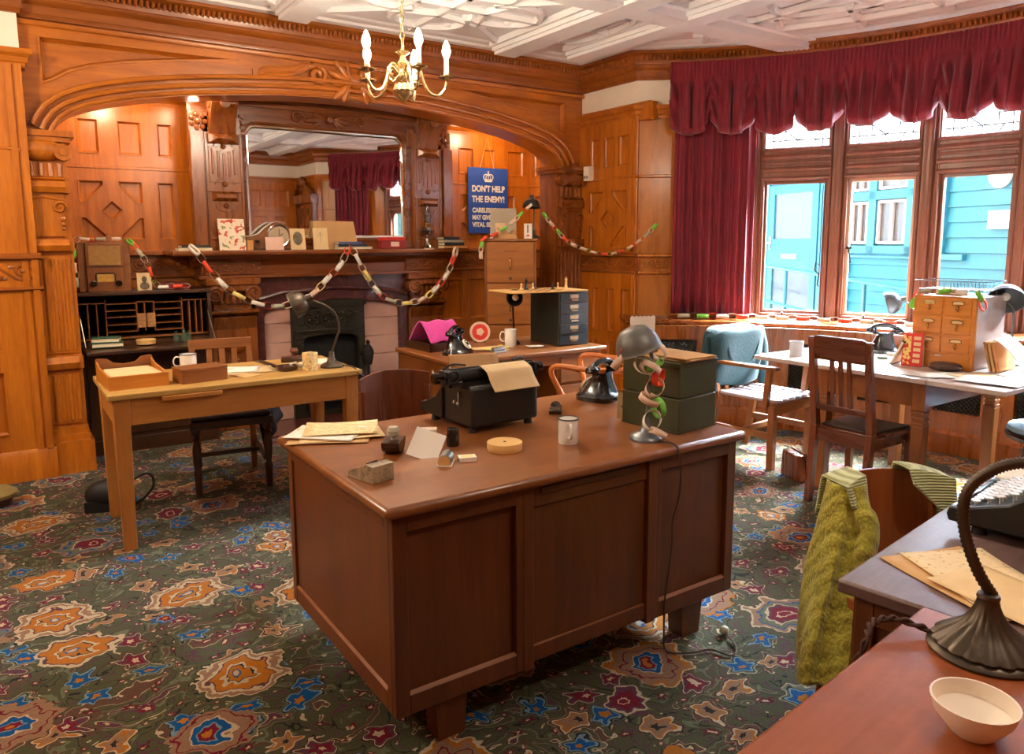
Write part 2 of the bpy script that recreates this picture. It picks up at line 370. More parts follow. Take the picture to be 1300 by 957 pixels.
    def plate(s, outer, holes=(), t=.02, bev=0, Mx=None):
        # flat board in local XY, from z=0 to z=t, with holes
        cu = bpy.data.curves.new('tmp', 'CURVE'); cu.dimensions = '2D'; cu.fill_mode = 'BOTH'
        cu.extrude = max(1e-5, t/2-bev); cu.bevel_depth = bev; cu.bevel_resolution = 0
        if bev: cu.offset = -bev
        for poly in [outer]+list(holes):
            sp = cu.splines.new('POLY'); sp.points.add(len(poly)-1)
            for q, (x, y) in zip(sp.points, poly): q.co = (x, y, 0, 1)
            sp.use_cyclic_u = True
        ob = bpy.data.objects.new('tmp', cu); me = ob.to_mesh()
        mm = s.M @ (Mx or Matrix()) @ Matrix.Translation((0, 0, t/2))
        vs = [s.bm.verts.new(mm @ q.co) for q in me.vertices]
        for p in me.polygons: s.f([vs[i] for i in p.vertices])
        ob.to_mesh_clear(); bpy.data.objects.remove(ob); bpy.data.curves.remove(cu); return s
    def build(s, name, mat, parent=None, bev=0, sm=35, solid=0, sub=0, label=None, loc=None, weld=False):
        if weld: bmesh.ops.remove_doubles(s.bm, verts=s.bm.verts, dist=1e-5)
        bmesh.ops.recalc_face_normals(s.bm, faces=s.bm.faces)
        me = bpy.data.meshes.new(name); s.bm.to_mesh(me); s.bm.free()
        me.polygons.foreach_set('use_smooth', [True]*len(me.polygons))
        if sm is not None: me.set_sharp_from_angle(angle=RAD(sm))
        me.materials.append(M[mat] if isinstance(mat, str) else mat)
        o = bpy.data.objects.new(name, me); COL.objects.link(o)
        if parent: o.parent = parent
        if loc: o.location = loc
        if solid:
            m = o.modifiers.new('thick', 'SOLIDIFY'); m.thickness = abs(solid); m.offset = 1 if solid > 0 else 0
        if sub:
            m = o.modifiers.new('smooth', 'SUBSURF'); m.levels = m.render_levels = sub
        if bev:
            m = o.modifiers.new('edge', 'BEVEL'); m.width = bev; m.segments = 2; m.limit_method = 'ANGLE'; m.angle_limit = RAD(50)
        if label: o['label'] = label
        return o

def thing(name, label, cat, loc=(0, 0, 0), rz=0, group=None):
    o = bpy.data.objects.new(name, None); COL.objects.link(o); o.empty_display_size = .05
    o.location = loc; o.rotation_euler = (0, 0, rz); o['label'] = label; o['category'] = cat
    if group: o['group'] = group
    return o
def tag(o, label, cat, group=None, loc=None, rz=None):
    o['label'] = label; o['category'] = cat
    if group: o['group'] = group
    if loc: o.location = loc
    if rz is not None: o.rotation_euler = (0, 0, rz)
    return o
def struct(mb, name, mat, label=None, cat=None, **k):
    o = mb.build(name, mat, **k); o['kind'] = 'structure'
    o['label'] = label or name.replace('_', ' '); o['category'] = cat or name.split('_')[0]
    return o
def copytree(o, loc=None, rz=None, label=None, parent=None, mats=None):
    c = o.copy(); COL.objects.link(c)
    if parent: c.parent = parent
    for ch in list(o.children): copytree(ch, parent=c)
    if loc is not None: c.location = loc
    if rz is not None: c.rotation_euler = (0, 0, rz)
    if label: c['label'] = label
    return c

def arc(cx, cy, r, a0, a1, n): return [(cx+r*cos(RAD(a0+(a1-a0)*i/n)), cy+r*sin(RAD(a0+(a1-a0)*i/n))) for i in range(n+1)]
def rect(x0, x1, y0, y1): return [(x0, y0), (x1, y0), (x1, y1), (x0, y1)]
def bez(p0, p1, p2, p3, n=12):
    p0, p1, p2, p3 = map(V, (p0, p1, p2, p3))
    return [(1-t)**3*p0+3*(1-t)**2*t*p1+3*(1-t)*t*t*p2+t**3*p3 for t in [i/n for i in range(n+1)]]
def smoothpath(pts, n=6):   # Catmull-Rom through points
    P = [V(p) for p in pts]; out = []
    for i in range(len(P)-1):
        a, b, c, d = P[max(0, i-1)], P[i], P[i+1], P[min(len(P)-1, i+2)]
        for k in range(n):
            t = k/n; out.append(.5*((2*b)+(c-a)*t+(2*a-5*b+4*c-d)*t*t+(3*b-a-3*c+d)*t**3))
    return out+[P[-1]]
def mat_obscure():
    t = NT('obscured_leaded_glass'); a = t.add('ShaderNodeBsdfTransparent'); b = t.add('ShaderNodeBsdfTranslucent'); mx = t.add('ShaderNodeMixShader', i_0=.8)
    a.inputs[0].default_value = (.95, .97, 1, 1); b.inputs[0].default_value = (.6, .62, .64, 1)
    t.ln(a, mx, 0, 1); t.ln(b, mx, 0, 2); out = [n for n in t.n if n.type == 'OUTPUT_MATERIAL'][0]; t.ln(mx, out); return t.m
M['obscure'] = mat_obscure()
# ------------------------------------------------------------------ room geometry
CX, CY, RB = 2.641, 2.206, 3.165          # bow centre and radius of the cornice edge
RW = RB+.13                                # bow wall face
def bow(th, r): return (CX+r*cos(RAD(th)), CY+r*sin(RAD(th)))
XS, YA, YB, YL = 4.606, 5.58, 6.40, 5.50   # short wall, arch face, inglenook back, left wall face
XL, YN, ZC = -3.2, -1.33, 3.08
TH = 53.39
def FR(o, u):                              # board frame: u along, v up, w out of the wall
    u = V(u).normalized(); w = u.cross(V((0, 0, 1)))
    m = Matrix((u, V((0, 0, 1)), w)).transposed().to_4x4(); m.translation = o; return m
F_arch = FR((0, YA, 0), (1, 0, 0)); F_back = FR((0, YB, 0), (1, 0, 0)); F_left = FR((0, YL, 0), (1, 0, 0))
F_short = FR((XS, 0, 0), (0, -1, 0))       # u = -y

def offset_poly(p, d):
    n = len(p); out = []
    ar = sum(p[i][0]*p[(i+1) % n][1]-p[(i+1) % n][0]*p[i][1] for i in range(n))
    s = 1 if ar > 0 else -1
    for i in range(n):
        a, b, c = V(p[i-1]), V(p[i]), V(p[(i+1) % n])
        e1, e2 = (b-a).normalized(), (c-b).normalized()
        n1, n2 = V((-e1.y, e1.x))*s, V((-e2.y, e2.x))*s
        m = n1+n2; m = m/max(.25, m.dot(n1)); q = b+m*d; out.append((q.x, q.y))
    return out
def panels(mb, F, outer, holes, t=.024, back=.05, m=.02, raised=False):
    mb.M = F; mb.plate(outer, holes, t)
    us = [p[0] for p in outer]; vs = [p[1] for p in outer]
    mb.bx(min(us), max(us), min(vs), max(vs), -back, .0005)
    for h in holes:
        h2, h3 = offset_poly(h, m*.35), offset_poly(h, m)
        r = [[mb.v((x, y, z)) for x, y in q] for q, z in ((h, t+.0005), (h, t+.006), (h2, t+.006), (h2, t*.6), (h3, .002))]
        mb.loft(r, cap=False)
    mb.M = Matrix()
def mould(mb, F, u0, u1, prof):            # straight moulding: prof of (w, v)
    mb.M = F; mb.loft([[mb.v((u, v, w)) for w, v in prof] for u in (u0, u1)]); mb.M = Matrix()
def band(z0, z1, d, lip=.012): return [(-.01, z0), (d*.4, z0), (d, z0+lip), (d, z1-lip), (d*.7, z1), (-.01, z1)]
def carve(mb, F, u0, u1, z0, z1, per=.26, w0=.012):
    mb.M = F; h = (z1-z0); zm = (z0+z1)/2; n = max(2, round((u1-u0)/per)); per = (u1-u0)/n
    pts = [(u0+per*n*i/(n*16), zm+h*.28*sin(2*pi*i/16), w0) for i in range(n*16+1)]
    mb.tube(pts, h*.055, 6)
    for k in range(2*n):
        s = 1 if k % 2 else -1; cx = u0+per*(k+.5)/2; cz = zm+s*h*.08
        sp = [(cx+h*.30*(1-t/22)*cos(t*.55)*1.15, cz+h*.30*(1-t/22)*sin(t*.55)*s, w0+.003) for t in range(20)]
        mb.tube(sp, h*.05, 6); mb.sph((cx, cz, w0), h*.11, 8)
        for a in (.4, 1.5, 2.6, 4.2): mb.sph((cx+h*.42*cos(a)*1.1, cz+h*.34*sin(a)*s, w0-.004), h*.1, 6, (1.4, .8, .8))
    mb.M = Matrix()

# floor, ceiling
struct(MB().bx(-3.4, 6.3, -1.6, 6.6, -.05, 0), 'floor', 'carpet', 'floral patterned olive carpet across the room')
mb = MB(); mb.bx(-3.4, 6.4, -1.6, 6.6, ZC, ZC+.1)
for x, w in ((.1, .2), (1.8, .2), (3.55, .2), (4.13, .17)):
    y1 = 5.3 if x < 4 else 5.1
    mb.bx(x-w/2, x+w/2, -1.2, y1, ZC-.10, ZC); mb.bx(x-w/2-.05, x+w/2+.05, -1.2, y1, ZC-.045, ZC); mb.bx(x-w/2-.02, x+w/2+.02, -1.2, y1, ZC-.075, ZC)
for y in (3.87, 2.15, .45):
    mb.bx(-3.2, 5.6 if y > 1 else 5.3, y-.1, y+.1, ZC-.098, ZC); mb.bx(-3.2, 5.6 if y > 1 else 5.3, y-.15, y+.15, ZC-.044, ZC)
cells = [(x0, x1, y0, y1) for x0, x1 in ((.2, 1.7), (1.9, 3.45)) for y0, y1 in ((3.97, 5.25), (2.25, 3.77), (.55, 2.05))]+[(-1.7, 0, y0, y1) for y0, y1 in ((3.97, 5.25), (2.25, 3.77))]
for x0, x1, y0, y1 in cells:
    cx, cy = (x0+x1)/2, (y0+y1)/2; a, b = (x1-x0)/2, (y1-y0)/2; z = ZC-.012
    rb = lambda pts, cl=False: mb.tube([(x, y, z) for x, y in pts], .034, 6, cl)
    rb([(cx-a, cy), (cx+a, cy)]); rb([(cx, cy-b), (cx, cy+b)])
    rb([(cx-a, cy-b), (cx-.45*a, cy-.45*b)]); rb([(cx+a, cy-b), (cx+.45*a, cy-.45*b)]); rb([(cx-a, cy+b), (cx-.45*a, cy+.45*b)]); rb([(cx+a, cy+b), (cx+.45*a, cy+.45*b)])
    rb([(cx+.45*a*cos(k*pi/4)*(1.45 if k % 2 else .75), cy+.45*b*sin(k*pi/4)*(1.45 if k % 2 else .75)) for k in range(8)], True)
    for sx, sy in ((1, 0), (-1, 0), (0, 1), (0, -1)):
        c0 = 90*(0 if sx == 1 else 2 if sx == -1 else 1 if sy == 1 else 3)
        rb([(cx+sx*a*.52+a*.36*cos(RAD(c0+t)), cy+sy*b*.52+b*.36*sin(RAD(c0+t))) for t in range(-130, 131, 20)])
    for k in range(8): mb.sph((cx+.78*a*cos(k*pi/4+.39), cy+.78*b*sin(k*pi/4+.39), z), .05, 10, (1, 1, .5))
for x0, x1, y0, y1 in ((3.65, 4.04, 3.97, 5.1), (3.65, 4.04, 2.25, 3.77), (4.22, 5.1, 2.3, 3.7)):
    cx, cy = (x0+x1)/2, (y0+y1)/2; a, b = (x1-x0)/2, (y1-y0)/2; z = ZC-.012
    mb.tube([(cx+a*.8*cos(t*pi/12), cy+b*.7*sin(t*pi/12), z) for t in range(24)], .034, 6, True)
    mb.tube([(cx-a, cy, z), (cx+a, cy, z)], .034, 6); mb.tube([(cx, cy-b, z), (cx, cy+b, z)], .034, 6); mb.sph((cx, cy, z), .06, 10, (1, 1, .5))
for k in range(9):   # fan ribs in the bow
    th = -44+k*11; p0, p1 = bow(th, 2.45), bow(th, 3.0); mb.tube([(p0[0], p0[1], ZC-.012), (p1[0], p1[1], ZC-.012)], .034, 6)
for r in (2.5, 2.8): mb.tube([(*bow(-46+k*4, r), ZC-.012) for k in range(24)], .034, 6)
struct(mb, 'ceiling', 'plaster', 'white moulded plaster ceiling with beams and strapwork')

def room_path(r=RW, da=0, n=28):
    p = [(XL, YL), (XL, YN), (XS, YN)] + [bow(-TH+2*TH*i/n, r) for i in range(n+1)] + [(XS, YA), (.2, YA), (.2, YL)]
    return p
path = room_path()
mb = MB()
mb.sweep([(-.02, 2.83), (.018, 2.83), (.022, 2.85), (.03, 2.858), (.03, 2.905), (.05, 2.918), (.062, 2.935), (.062, 2.948), (.068, 2.952), (.074, 2.99), (.092, 3.02), (.118, 3.032), (.118, 3.05), (.135, 3.056), (.14, ZC), (-.02, ZC)], path, True)
for a, b in zip(path, path[1:]+path[:1]):   # carved gadroons under the top fillet
    a, b = V(a), V(b); L = (b-a).length; d = (b-a)/L; nn = V((-d.y, d.x))
    for k in range(int(L/.034)):
        q = a+d*(.017+.034*k); mb.M = Matrix.Translation((q.x+nn.x*.093, q.y+nn.y*.093, 2.996)) @ Matrix.Rotation(math.atan2(d.y, d.x), 4, 'Z') @ Matrix.Rotation(-.5, 4, 'X')
        mb.lathe([(.004, -.024), (.012, -.016), (.013, .012), (.005, .022)], 6)
mb.M = Matrix()
struct(mb, 'trim_1', 'carve', 'carved brown oak cornice with a row of gadroons', 'cornice', weld=False)
mb = MB(); mb.sweep([(.12, ZC-.001), (.13, ZC-.03), (.2, ZC-.03), (.22, ZC-.015), (.28, ZC-.015), (.3, ZC-.001)], path, True)
struct(mb, 'trim_2', 'plaster', 'white plaster band between cornice and ceiling panels', 'moulding')

# cream frieze above the panelling + capping moulding
mb = MB(); mb.sweep([(-.05, 2.6), (.0, 2.6), (.0, 2.85), (-.05, 2.85)], [(-3.2, YL), (XL, YN), (XS, YN)]+[bow(-TH+2*TH*i/28, RW) for i in range(29)]+[(XS, YA)])
mb.bx(XL, .2, YL, YL+.05, 2.6, 2.85)
struct(mb, 'wall_frieze', 'cream', 'cream painted wall band above the oak panelling', 'wall')
capp = [(-.03, 2.515), (.02, 2.515), (.024, 2.54), (.034, 2.548), (.04, 2.575), (.06, 2.592), (.066, 2.62), (-.03, 2.62)]
mb = MB(); mb.sweep(capp, [(.2, YL+.1), (.2, YL), (XL, YL)][::1]); struct(mb, 'trim_3', 'oakx', 'oak capping moulding left of the arch', 'moulding')
mb = MB(); mb.sweep(capp, [(XL, YL), (XL, YN), (XS, YN), bow(-TH, RW), bow(-47, RW)]); struct(mb, 'trim_4', 'oakx', 'oak capping moulding on the far side of the room', 'moulding')
mb = MB(); mb.sweep(capp, [bow(47.5, RW), bow(TH, RW), (XS, YA)]); struct(mb, 'trim_5', 'oakx', 'oak capping moulding between arch and red valance', 'moulding')

# left flank wall
mb = MB(); holes = []
for k in range(5):
    x1 = -.02-k*.66; x0 = x1-.5
    holes += [rect(x0, x1, .3, .7), rect(x0, x1, .82, 1.12), rect(x0, x1, 1.5, 1.98), rect(x0, x1, 2.1, 2.44)]
panels(mb, F_left, rect(XL, .2, 0, 2.53), holes)
mould(mb, F_left, XL, .215, [(0, 0), (.045, 0), (.045, .17), (.03, .195), (0, .2)])
mould(mb, F_left, XL, .21, band(2.03, 2.05, .035, .006))
mould(mb, F_left, .115, .15, [(0, .19), (.034, .19), (.034, 2.53), (0, 2.53)]); mould(mb, F_left, .165, .2, [(0, .19), (.043, .19), (.043, 2.53), (0, 2.53)])
mb.bx(.15, .2, YL, YA+.1, 0, 2.6)
struct(mb, 'wall_left', 'oak', 'panelled oak wall left of the arched recess')
mb = MB(); mould(mb, F_left, XL, .22, band(1.375, 1.42, .06)); mould(mb, F_left, XL, .22, band(1.185, 1.215, .05)); mould(mb, F_left, XL, .21, [(0, 1.2), (.022, 1.2), (.022, 1.39), (0, 1.39)])
carve(mb, F_left, -1.4, .2, 1.22, 1.37, .3, .024); struct(mb, 'trim_6', 'carve', 'carved scroll dado frieze left of the arch', 'frieze', weld=False)

# arch
half = [(2.014, 2.15), (1.995, 2.19), (1.96, 2.245), (1.9, 2.292), (1.8, 2.338), (1.65, 2.383), (1.5, 2.418), (1.25, 2.462), (1.05, 2.488), (.88, 2.507), (.6, 2.534), (.3, 2.552), (0, 2.558)]
XM = 2.35
intr = [(XM-a, z) for a, z in half]+[(XM+a, z) for a, z in reversed(half[:-1])]
def arch_off(d):   # outward normal offset of the arch line
    out = []
    for i, (x, z) in enumerate(intr):
        a, b = V(intr[max(0, i-1)]), V(intr[min(len(intr)-1, i+1)]); t = (b-a).normalized(); out.append((x-t.y*d, z+t.x*d))
    return out
sp_l = [(.30, 2.74), (.30, 2.45), (.36, 2.475), (.46, 2.54), (.60, 2.592), (.8, 2.635), (1.02, 2.672), (1.3, 2.71), (1.5, 2.735), (1.5, 2.752)]
sp_r = [(2*XM-x, z) for x, z in reversed(sp_l)]
mb = MB(); mb.M = F_arch
outer = [(.1, 2.9), (.1, 2.15)]+intr+[(XS+.03, 2.15), (XS+.03, 2.9)]
mb.plate(outer, [sp_l, sp_r], .03, 0, Matrix.Translation((0, 0, -.03)))
mb.plate(outer, [], .24, 0, Matrix.Translation((0, 0, -.28)))
for h in (sp_l, sp_r):
    h2 = offset_poly(h, .012); h3 = offset_poly(h, .03)
    mb.loft([[mb.v((x, y, z)) for x, y in q] for q, z in ((h, 0), (h, .008), (h2, .008), (h2, -.01), (h3, -.036))], cap=False)
mb.M = Matrix()
struct(mb, 'wall_arch', 'oakx', 'oak arch wall with sunk spandrel panels over the fireplace recess')
mb = MB()
def ribbon(d0, d1, w0, w1, name=None):
    A, B = arch_off(d0), arch_off(d1); mb.M = F_arch
    mb.loft([[mb.v((A[i][0], A[i][1], w0)), mb.v((A[i][0], A[i][1], w1)), mb.v((B[i][0], B[i][1], w1)), mb.v((B[i][0], B[i][1], w0))] for i in range(len(A))]); mb.M = Matrix()
ribbon(-.004, .03, -.2, .012); ribbon(.03, .045, -.02, .004); ribbon(.045, .075, -.02, .03); ribbon(.078, .1, -.02, .016); ribbon(.1, .125, -.02, .05)
mb.M = F_arch
for d, w, r in ((.015, .014, .014), (.06, .03, .016), (.112, .05, .016)):
    mb.tube([(x, z, w) for x, z in arch_off(d)], r, 8)
mb.M = Matrix(); struct(mb, 'trim_7', 'oakx', 'moulded oak archivolt of the wide arch', 'arch moulding', weld=False)
# scrolls and acanthus at the crown of the arch
mb = MB(); mb.M = F_arch
for s in (-1, 1):
    sp = [(s*.72, 2.66, .02), (s*.68, 2.69, .03), (s*.58, 2.695, .035), (s*.47, 2.715, .04), (s*.37, 2.765, .045)]
    tail = [(s*(.30+.074*(1-t/26)*cos(.6+t*.42)*1.0), 2.70+.074*(1-t/26)*sin(.6+t*.42), .045) for t in range(24)]
    for off, r in ((0, .02), (-.028, .013), (.022, .011)):
        pp = [(XM+x, z+off*(1 if i < 5 else .0), w) for i, (x, z, w) in enumerate(sp)]
        mb.tube(smoothpath(pp+[(XM+x, z, w) for x, z, w in (tail if off == 0 else tail[:6])], 3), r, 8)
    mb.bx(XM+s*.745-.02, XM+s*.745+.02, 2.64, 2.69, 0, .03)
    for i, (a, l) in enumerate(((-.2, .1), (.35, .12), (.9, .12), (1.4, .1), (-.8, .12), (-1.2, .1))):
        mb.M = F_arch @ Matrix.Translation((XM+s*.04, 2.68, .02)) @ Matrix.Rotation(a if s > 0 else pi-a, 4, 'Z')
        mb.sph((l*.8, 0, 0), l*.85, 10, (1, .3, .32)); mb.M = F_arch
mb.sph((XM, 2.69, .03), .06, 12, (1, 1, .6)); mb.M = Matrix()
struct(mb, 'trim_8', 'oakx', 'carved scrolls and acanthus leaf at the crown of the arch', 'carving', weld=False)
mb = MB(); mould(mb, F_arch, .2, XS, [(-.01, 2.79), (.03, 2.79), (.036, 2.8), (.036, 2.815), (.02, 2.825), (-.01, 2.83)]); struct(mb, 'trim_9', 'oakx', 'bead moulding under the cornice over the arch', 'moulding')

# pilasters carrying the arch
def arch_pilaster(n, x0, x1, label):
    mb = MB(); xc = (x0+x1)/2; w = x1-x0
    Y1 = YA+.25
    mb.bx(x0, x1, YA-.03, Y1, .2, 2.15)                                             # body
    mb.bx(x0-.03, x1+.03, YA-.1, Y1, 0, .21); mb.bx(x0-.015, x1+.015, YA-.075, Y1, .21, .25); mb.bx(x0-.005, x1+.005, YA-.055, Y1, .25, .3)
    for z0, z1 in ((.32, .66), (.78, 1.4)):                                         # fluted shafts
        mb.bx(x0+.02, x1-.02, YA-.042, YA, z0, z1)
        for k in range(6):
            u = x0+.035+(w-.07)*k/5; mb.cyl((u, YA-.042, z0+.02), (u, YA-.042, z1-.02), .0125, seg=8)
    for z0, z1, d in ((.68, .76, .075), (1.43, 1.5, .075), (1.79, 1.86, .075), (1.86, 1.885, .055)):
        mb.bx(x0-.005, x1+.005, YA-d, YA, z0, z1); mb.prism([(YA-d, z0), (YA-d-.02, (z0+z1)/2), (YA-d, z1)], x0+.02, x1-.02, 'YZ')
    mb.bx(x0+.03, x1-.03, YA-.05, YA, 1.52, 1.79)                                   # console panel with scrolls
    for s in (-1, 1):
        mb.M = FR((xc+s*w*.3, YA-.055, 1.7), (1, 0, 0))
        mb.tube([(s*.042*(1-t/20)*cos(t*.5), .042*(1-t/20)*sin(t*.5), .0) for t in range(18)], .011, 6); mb.sph((s*.01, -.07, 0), .018, 8); mb.sph((s*.012, -.105, 0), .014, 8); mb.sph((s*.012, -.132, 0), .01, 8); mb.M = Matrix()
    mb.tube([(xc-w*.32, YA-.05, 1.745), (xc, YA-.05, 1.765), (xc+w*.32, YA-.05, 1.745)], .01, 6)
    for k in range(5): u = x0+.04+(w-.08)*k/4; mb.cyl((u, YA-.035, 1.89), (u, YA-.035, 1.97), .014, seg=8)
    mb.sph((xc, YA-.03, 2.05), 1, 16, (w*.56, .075, .07)); mb.bx(x0-.03, x1+.03, YA-.07, Y1, 2.1, 2.13); mb.bx(x0-.05, x1+.05, YA-.09, Y1, 2.13, 2.165)
    for s in (-1, 1): mb.cyl((xc+s*w*.44, YA-.1, 2.035), (xc+s*w*.44, YA-.02, 2.035), .05, seg=16); mb.cyl((xc+s*w*.44, YA-.112, 2.035), (xc+s*w*.44, YA-.1, 2.035), .022, seg=12)
    struct(mb, n, 'mantelz' if x0 > 2 else 'oak', label, 'pilaster', weld=False)
arch_pilaster('trim_10', .12, .40, 'fluted oak pilaster carrying the left end of the arch')
arch_pilaster('trim_11', 4.30, 4.59, 'fluted oak pilaster carrying the right end of the arch')

# inglenook walls
def diamond(u0, u1, v0, v1):
    uc, vc = (u0+u1)/2, (v0+v1)/2; a, b = (u1-u0)/2, (v1-v0)/2; g = .78
    hs = [[(uc-a*.36, vc), (uc, vc-b*.36), (uc+a*.36, vc), (uc, vc+b*.36)]]
    for sx in (-1, 1):
        for sy in (-1, 1):
            P = [(uc+sx*a, vc+sy*b), (uc+sx*a*(1-g), vc+sy*b), (uc+sx*a*(1-g), vc+sy*b*.82), (uc+sx*a*.82, vc+sy*b*(1-g)), (uc+sx*a, vc+sy*b*(1-g))]
            hs.append(P if sx*sy > 0 else P[::-1])
    return hs
back_holes = []
for mir in (0, 1):
    fx = (lambda x: 2*XM-x) if mir else (lambda x: x)
    R = lambda a, b, c, d: rect(min(fx(a), fx(b)), max(fx(a), fx(b)), c, d)
    back_holes += [R(.2, .4, 2.13, 2.38), R(.54, .68, 2.13, 2.38), R(.8, .965, 2.13, 2.38), R(1.07, 1.18, 2.13, 2.38)]
    back_holes += diamond(min(fx(.52), fx(.95)), max(fx(.52), fx(.95)), 1.5, 1.94)
    back_holes += [R(1.05, 1.17, 1.5, 1.94), R(.3, .42, 1.5, 1.94)]
    for a, b in ((.2, .5), (.58, .86), (.94, 1.16)): back_holes += [R(a, b, .72, 1.12), R(a, b, .22, .62)]
mb = MB(); panels(mb, F_back, rect(.05, XS+.05, 0, 2.62), back_holes); mould(mb, F_back, .05, XS+.05, band(2.02, 2.05, .03, .006)); mould(mb, F_back, .05, XS+.05, [(0, 0), (.045, 0), (.045, .13), (0, .16)])
mould(mb, F_back, .05, XS, [(0, 2.49), (.02, 2.49), (.03, 2.53), (.07, 2.56), (.08, 2.6), (0, 2.6)])
struct(mb, 'wall_back', 'oak', 'panelled oak wall at the back of the arched recess')
F_rin = FR((XS, 0, 0), (0, -1, 0))
mb = MB(); hs = [rect(-6.32, -6.2, 2.13, 2.38), rect(-6.12, -6.0, 2.13, 2.38)]+diamond(-6.33, -5.95, 1.5, 1.94)+[rect(-6.33, -6.0, .72, 1.12), rect(-6.33, -6.0, .22, .62)]
panels(mb, F_rin, rect(-YB-.03, -YA, 0, 2.62), hs); mould(mb, F_rin, -YB, -YA, band(2.02, 2.05, .03, .006)); mould(mb, F_rin, -YB, -YA, band(1.375, 1.42, .06)); mould(mb, F_rin, -YB, -YA, band(1.2, 1.225, .04))
struct(mb, 'wall_inglenook_right', 'oak', 'panelled oak return wall at the right of the recess')
mb = MB(); mb.bx(.05, .12, YL, YB+.05, 0, 2.62); struct(mb, 'wall_inglenook_left', 'oak', 'oak return wall at the left of the recess')
mb = MB(); mb.bx(.05, XS, YA+.24, YB+.05, 2.62, 2.7); struct(mb, 'ceiling_inglenook', 'cream', 'low ceiling inside the arched recess')
mb = MB()
for a, b in ((.12, 1.25), (3.46, XS)):
    mould(mb, F_back, a, b, band(1.375, 1.42, .1)); mould(mb, F_back, a, b, band(1.2, 1.225, .06)); mould(mb, F_back, a, b, [(0, 1.2), (.03, 1.2), (.03, 1.39), (0, 1.39)]); carve(mb, F_back, a+.01, b-.01, 1.23, 1.37, .28, .03)
struct(mb, 'trim_12', 'carve', 'carved scroll frieze along the back of the recess', 'frieze', weld=False)

# short wall right of the arch + pillar facet + far walls
mb = MB(); U = lambda y: -y
hs = [rect(U(y+.07), U(y-.07), 2.13, 2.4) for y in (5.36, 5.17, 4.98)]+diamond(U(5.44), U(4.93), 1.42, 1.93)
for y in (5.33, 5.12, 4.93): hs += [rect(U(y+.055), U(y-.055), .66, 1.06), rect(U(y+.055), U(y-.055), .24, .58)]
panels(mb, F_short, rect(U(YA), U(4.87), 0, 2.52), hs); mould(mb, F_short, U(YA), U(4.79), band(2.02, 2.045, .03, .006)); mould(mb, F_short, U(YA), U(4.79), [(0, 0), (.035, 0), (.035, .14), (0, .16)])
mb.bx(XS-.02, XS+.06, 4.835, 4.872, 0, 2.53); mb.bx(XS, XS+.1, 4.7, YA, 2.5, 2.65)
struct(mb, 'wall_right', 'oak', 'panelled oak wall between the arch and the bow window')
mb = MB(); mould(mb, F_short, U(YA), U(4.8), band(1.335, 1.375, .045)); mould(mb, F_short, U(YA), U(4.8), band(1.19, 1.22, .045)); mould(mb, F_short, U(YA), U(4.8), [(0, 1.2), (.026, 1.2), (.026, 1.36), (0, 1.36)]); carve(mb, F_short, U(YA)+.01, U(4.82), 1.225, 1.335, .22, .026)
struct(mb, 'trim_13', 'carve', 'carved scroll frieze right of the arch', 'frieze', weld=False)
def facet(th0, th1, name, label):
    p0, p1 = V(bow(th0, RW)), V(bow(th1, RW)); d = (p1-p0); L = d.length; F = FR((p0.x, p0.y, 0), (d.x, d.y, 0))
    mb = MB(); mb.M = F; mb.bx(0, L, 0, 2.53, -.06, 0)
    for u in (.0, L-.05): mb.bx(u, u+.018, 0, 2.53, 0, .018); mb.bx(u+.026, u+.04, 0, 2.53, 0, .012)
    mb.M = Matrix(); mould(mb, F, 0, L, band(2.02, 2.045, .03, .006)); mould(mb, F, 0, L, band(1.335, 1.375, .045)); mould(mb, F, 0, L, band(1.19, 1.22, .045)); mould(mb, F, 0, L, [(0, 0), (.035, 0), (.035, .14), (0, .16)])
    carve(mb, F, .04, L-.04, 1.225, 1.335, .2, .006)
    struct(mb, name, 'golden_panel', label, 'wall', weld=False)
M['golden_panel'] = wood('golden_oak_board', (150, 86, 34), (190, 120, 54), 'Z', rough=.28, coat=.4)
facet(TH, 47.2, 'wall_pier', 'plain golden oak pier left of the red curtain')
facet(-47.2, -TH, 'wall_pier_far', 'plain golden oak pier at the far end of the bow')
# walls behind the viewer
F_near = FR((0, YN, 0), (-1, 0, 0)); F_west = FR((XL, 0, 0), (0, 1, 0)); F_short2 = F_short
mb = MB(); hs = []
for k in range(9):
    u0 = -4.4+k*.84; hs += [rect(u0, u0+.18, 2.1, 2.4), rect(u0+.25, u0+.43, 2.1, 2.4), rect(u0+.5, u0+.68, 2.1, 2.4)]+diamond(u0+.05, u0+.63, 1.42, 1.94)+[rect(u0, u0+.3, .3, 1.1), rect(u0+.38, u0+.68, .3, 1.1)]
panels(mb, F_near, rect(-XS-.03, -XL+.03, 0, 2.53), hs); mould(mb, F_near, -XS, -XL, band(2.02, 2.045, .03, .006)); mould(mb, F_near, -XS, -XL, band(1.2, 1.36, .03))
struct(mb, 'wall_near', 'oak', 'panelled oak wall behind the camera seen in the mirror')
mb = MB(); hs = []
for k in range(8):
    u0 = -1.2+k*.84; hs += [rect(u0, u0+.3, 2.1, 2.4), rect(u0+.38, u0+.68, 2.1, 2.4)]+diamond(u0+.05, u0+.63, 1.42, 1.94)+[rect(u0, u0+.3, .3, 1.1), rect(u0+.38, u0+.68, .3, 1.1)]
panels(mb, F_west, rect(YN, YL, 0, 2.53), hs); mould(mb, F_west, YN, YL, band(1.2, 1.36, .03)); struct(mb, 'wall_west', 'oak', 'panelled oak wall on the left side of the room')
mb = MB(); hs = [rect(.5, .68, 2.1, 2.4), rect(1.08, 1.25, 2.1, 2.4)]
panels(mb, F_short2, rect(.36, -YN+.02, 0, 2.53), hs); struct(mb, 'wall_short_far', 'oak', 'panelled oak wall beside the far pedimented door')
dr = MB(); dr.M = F_short2
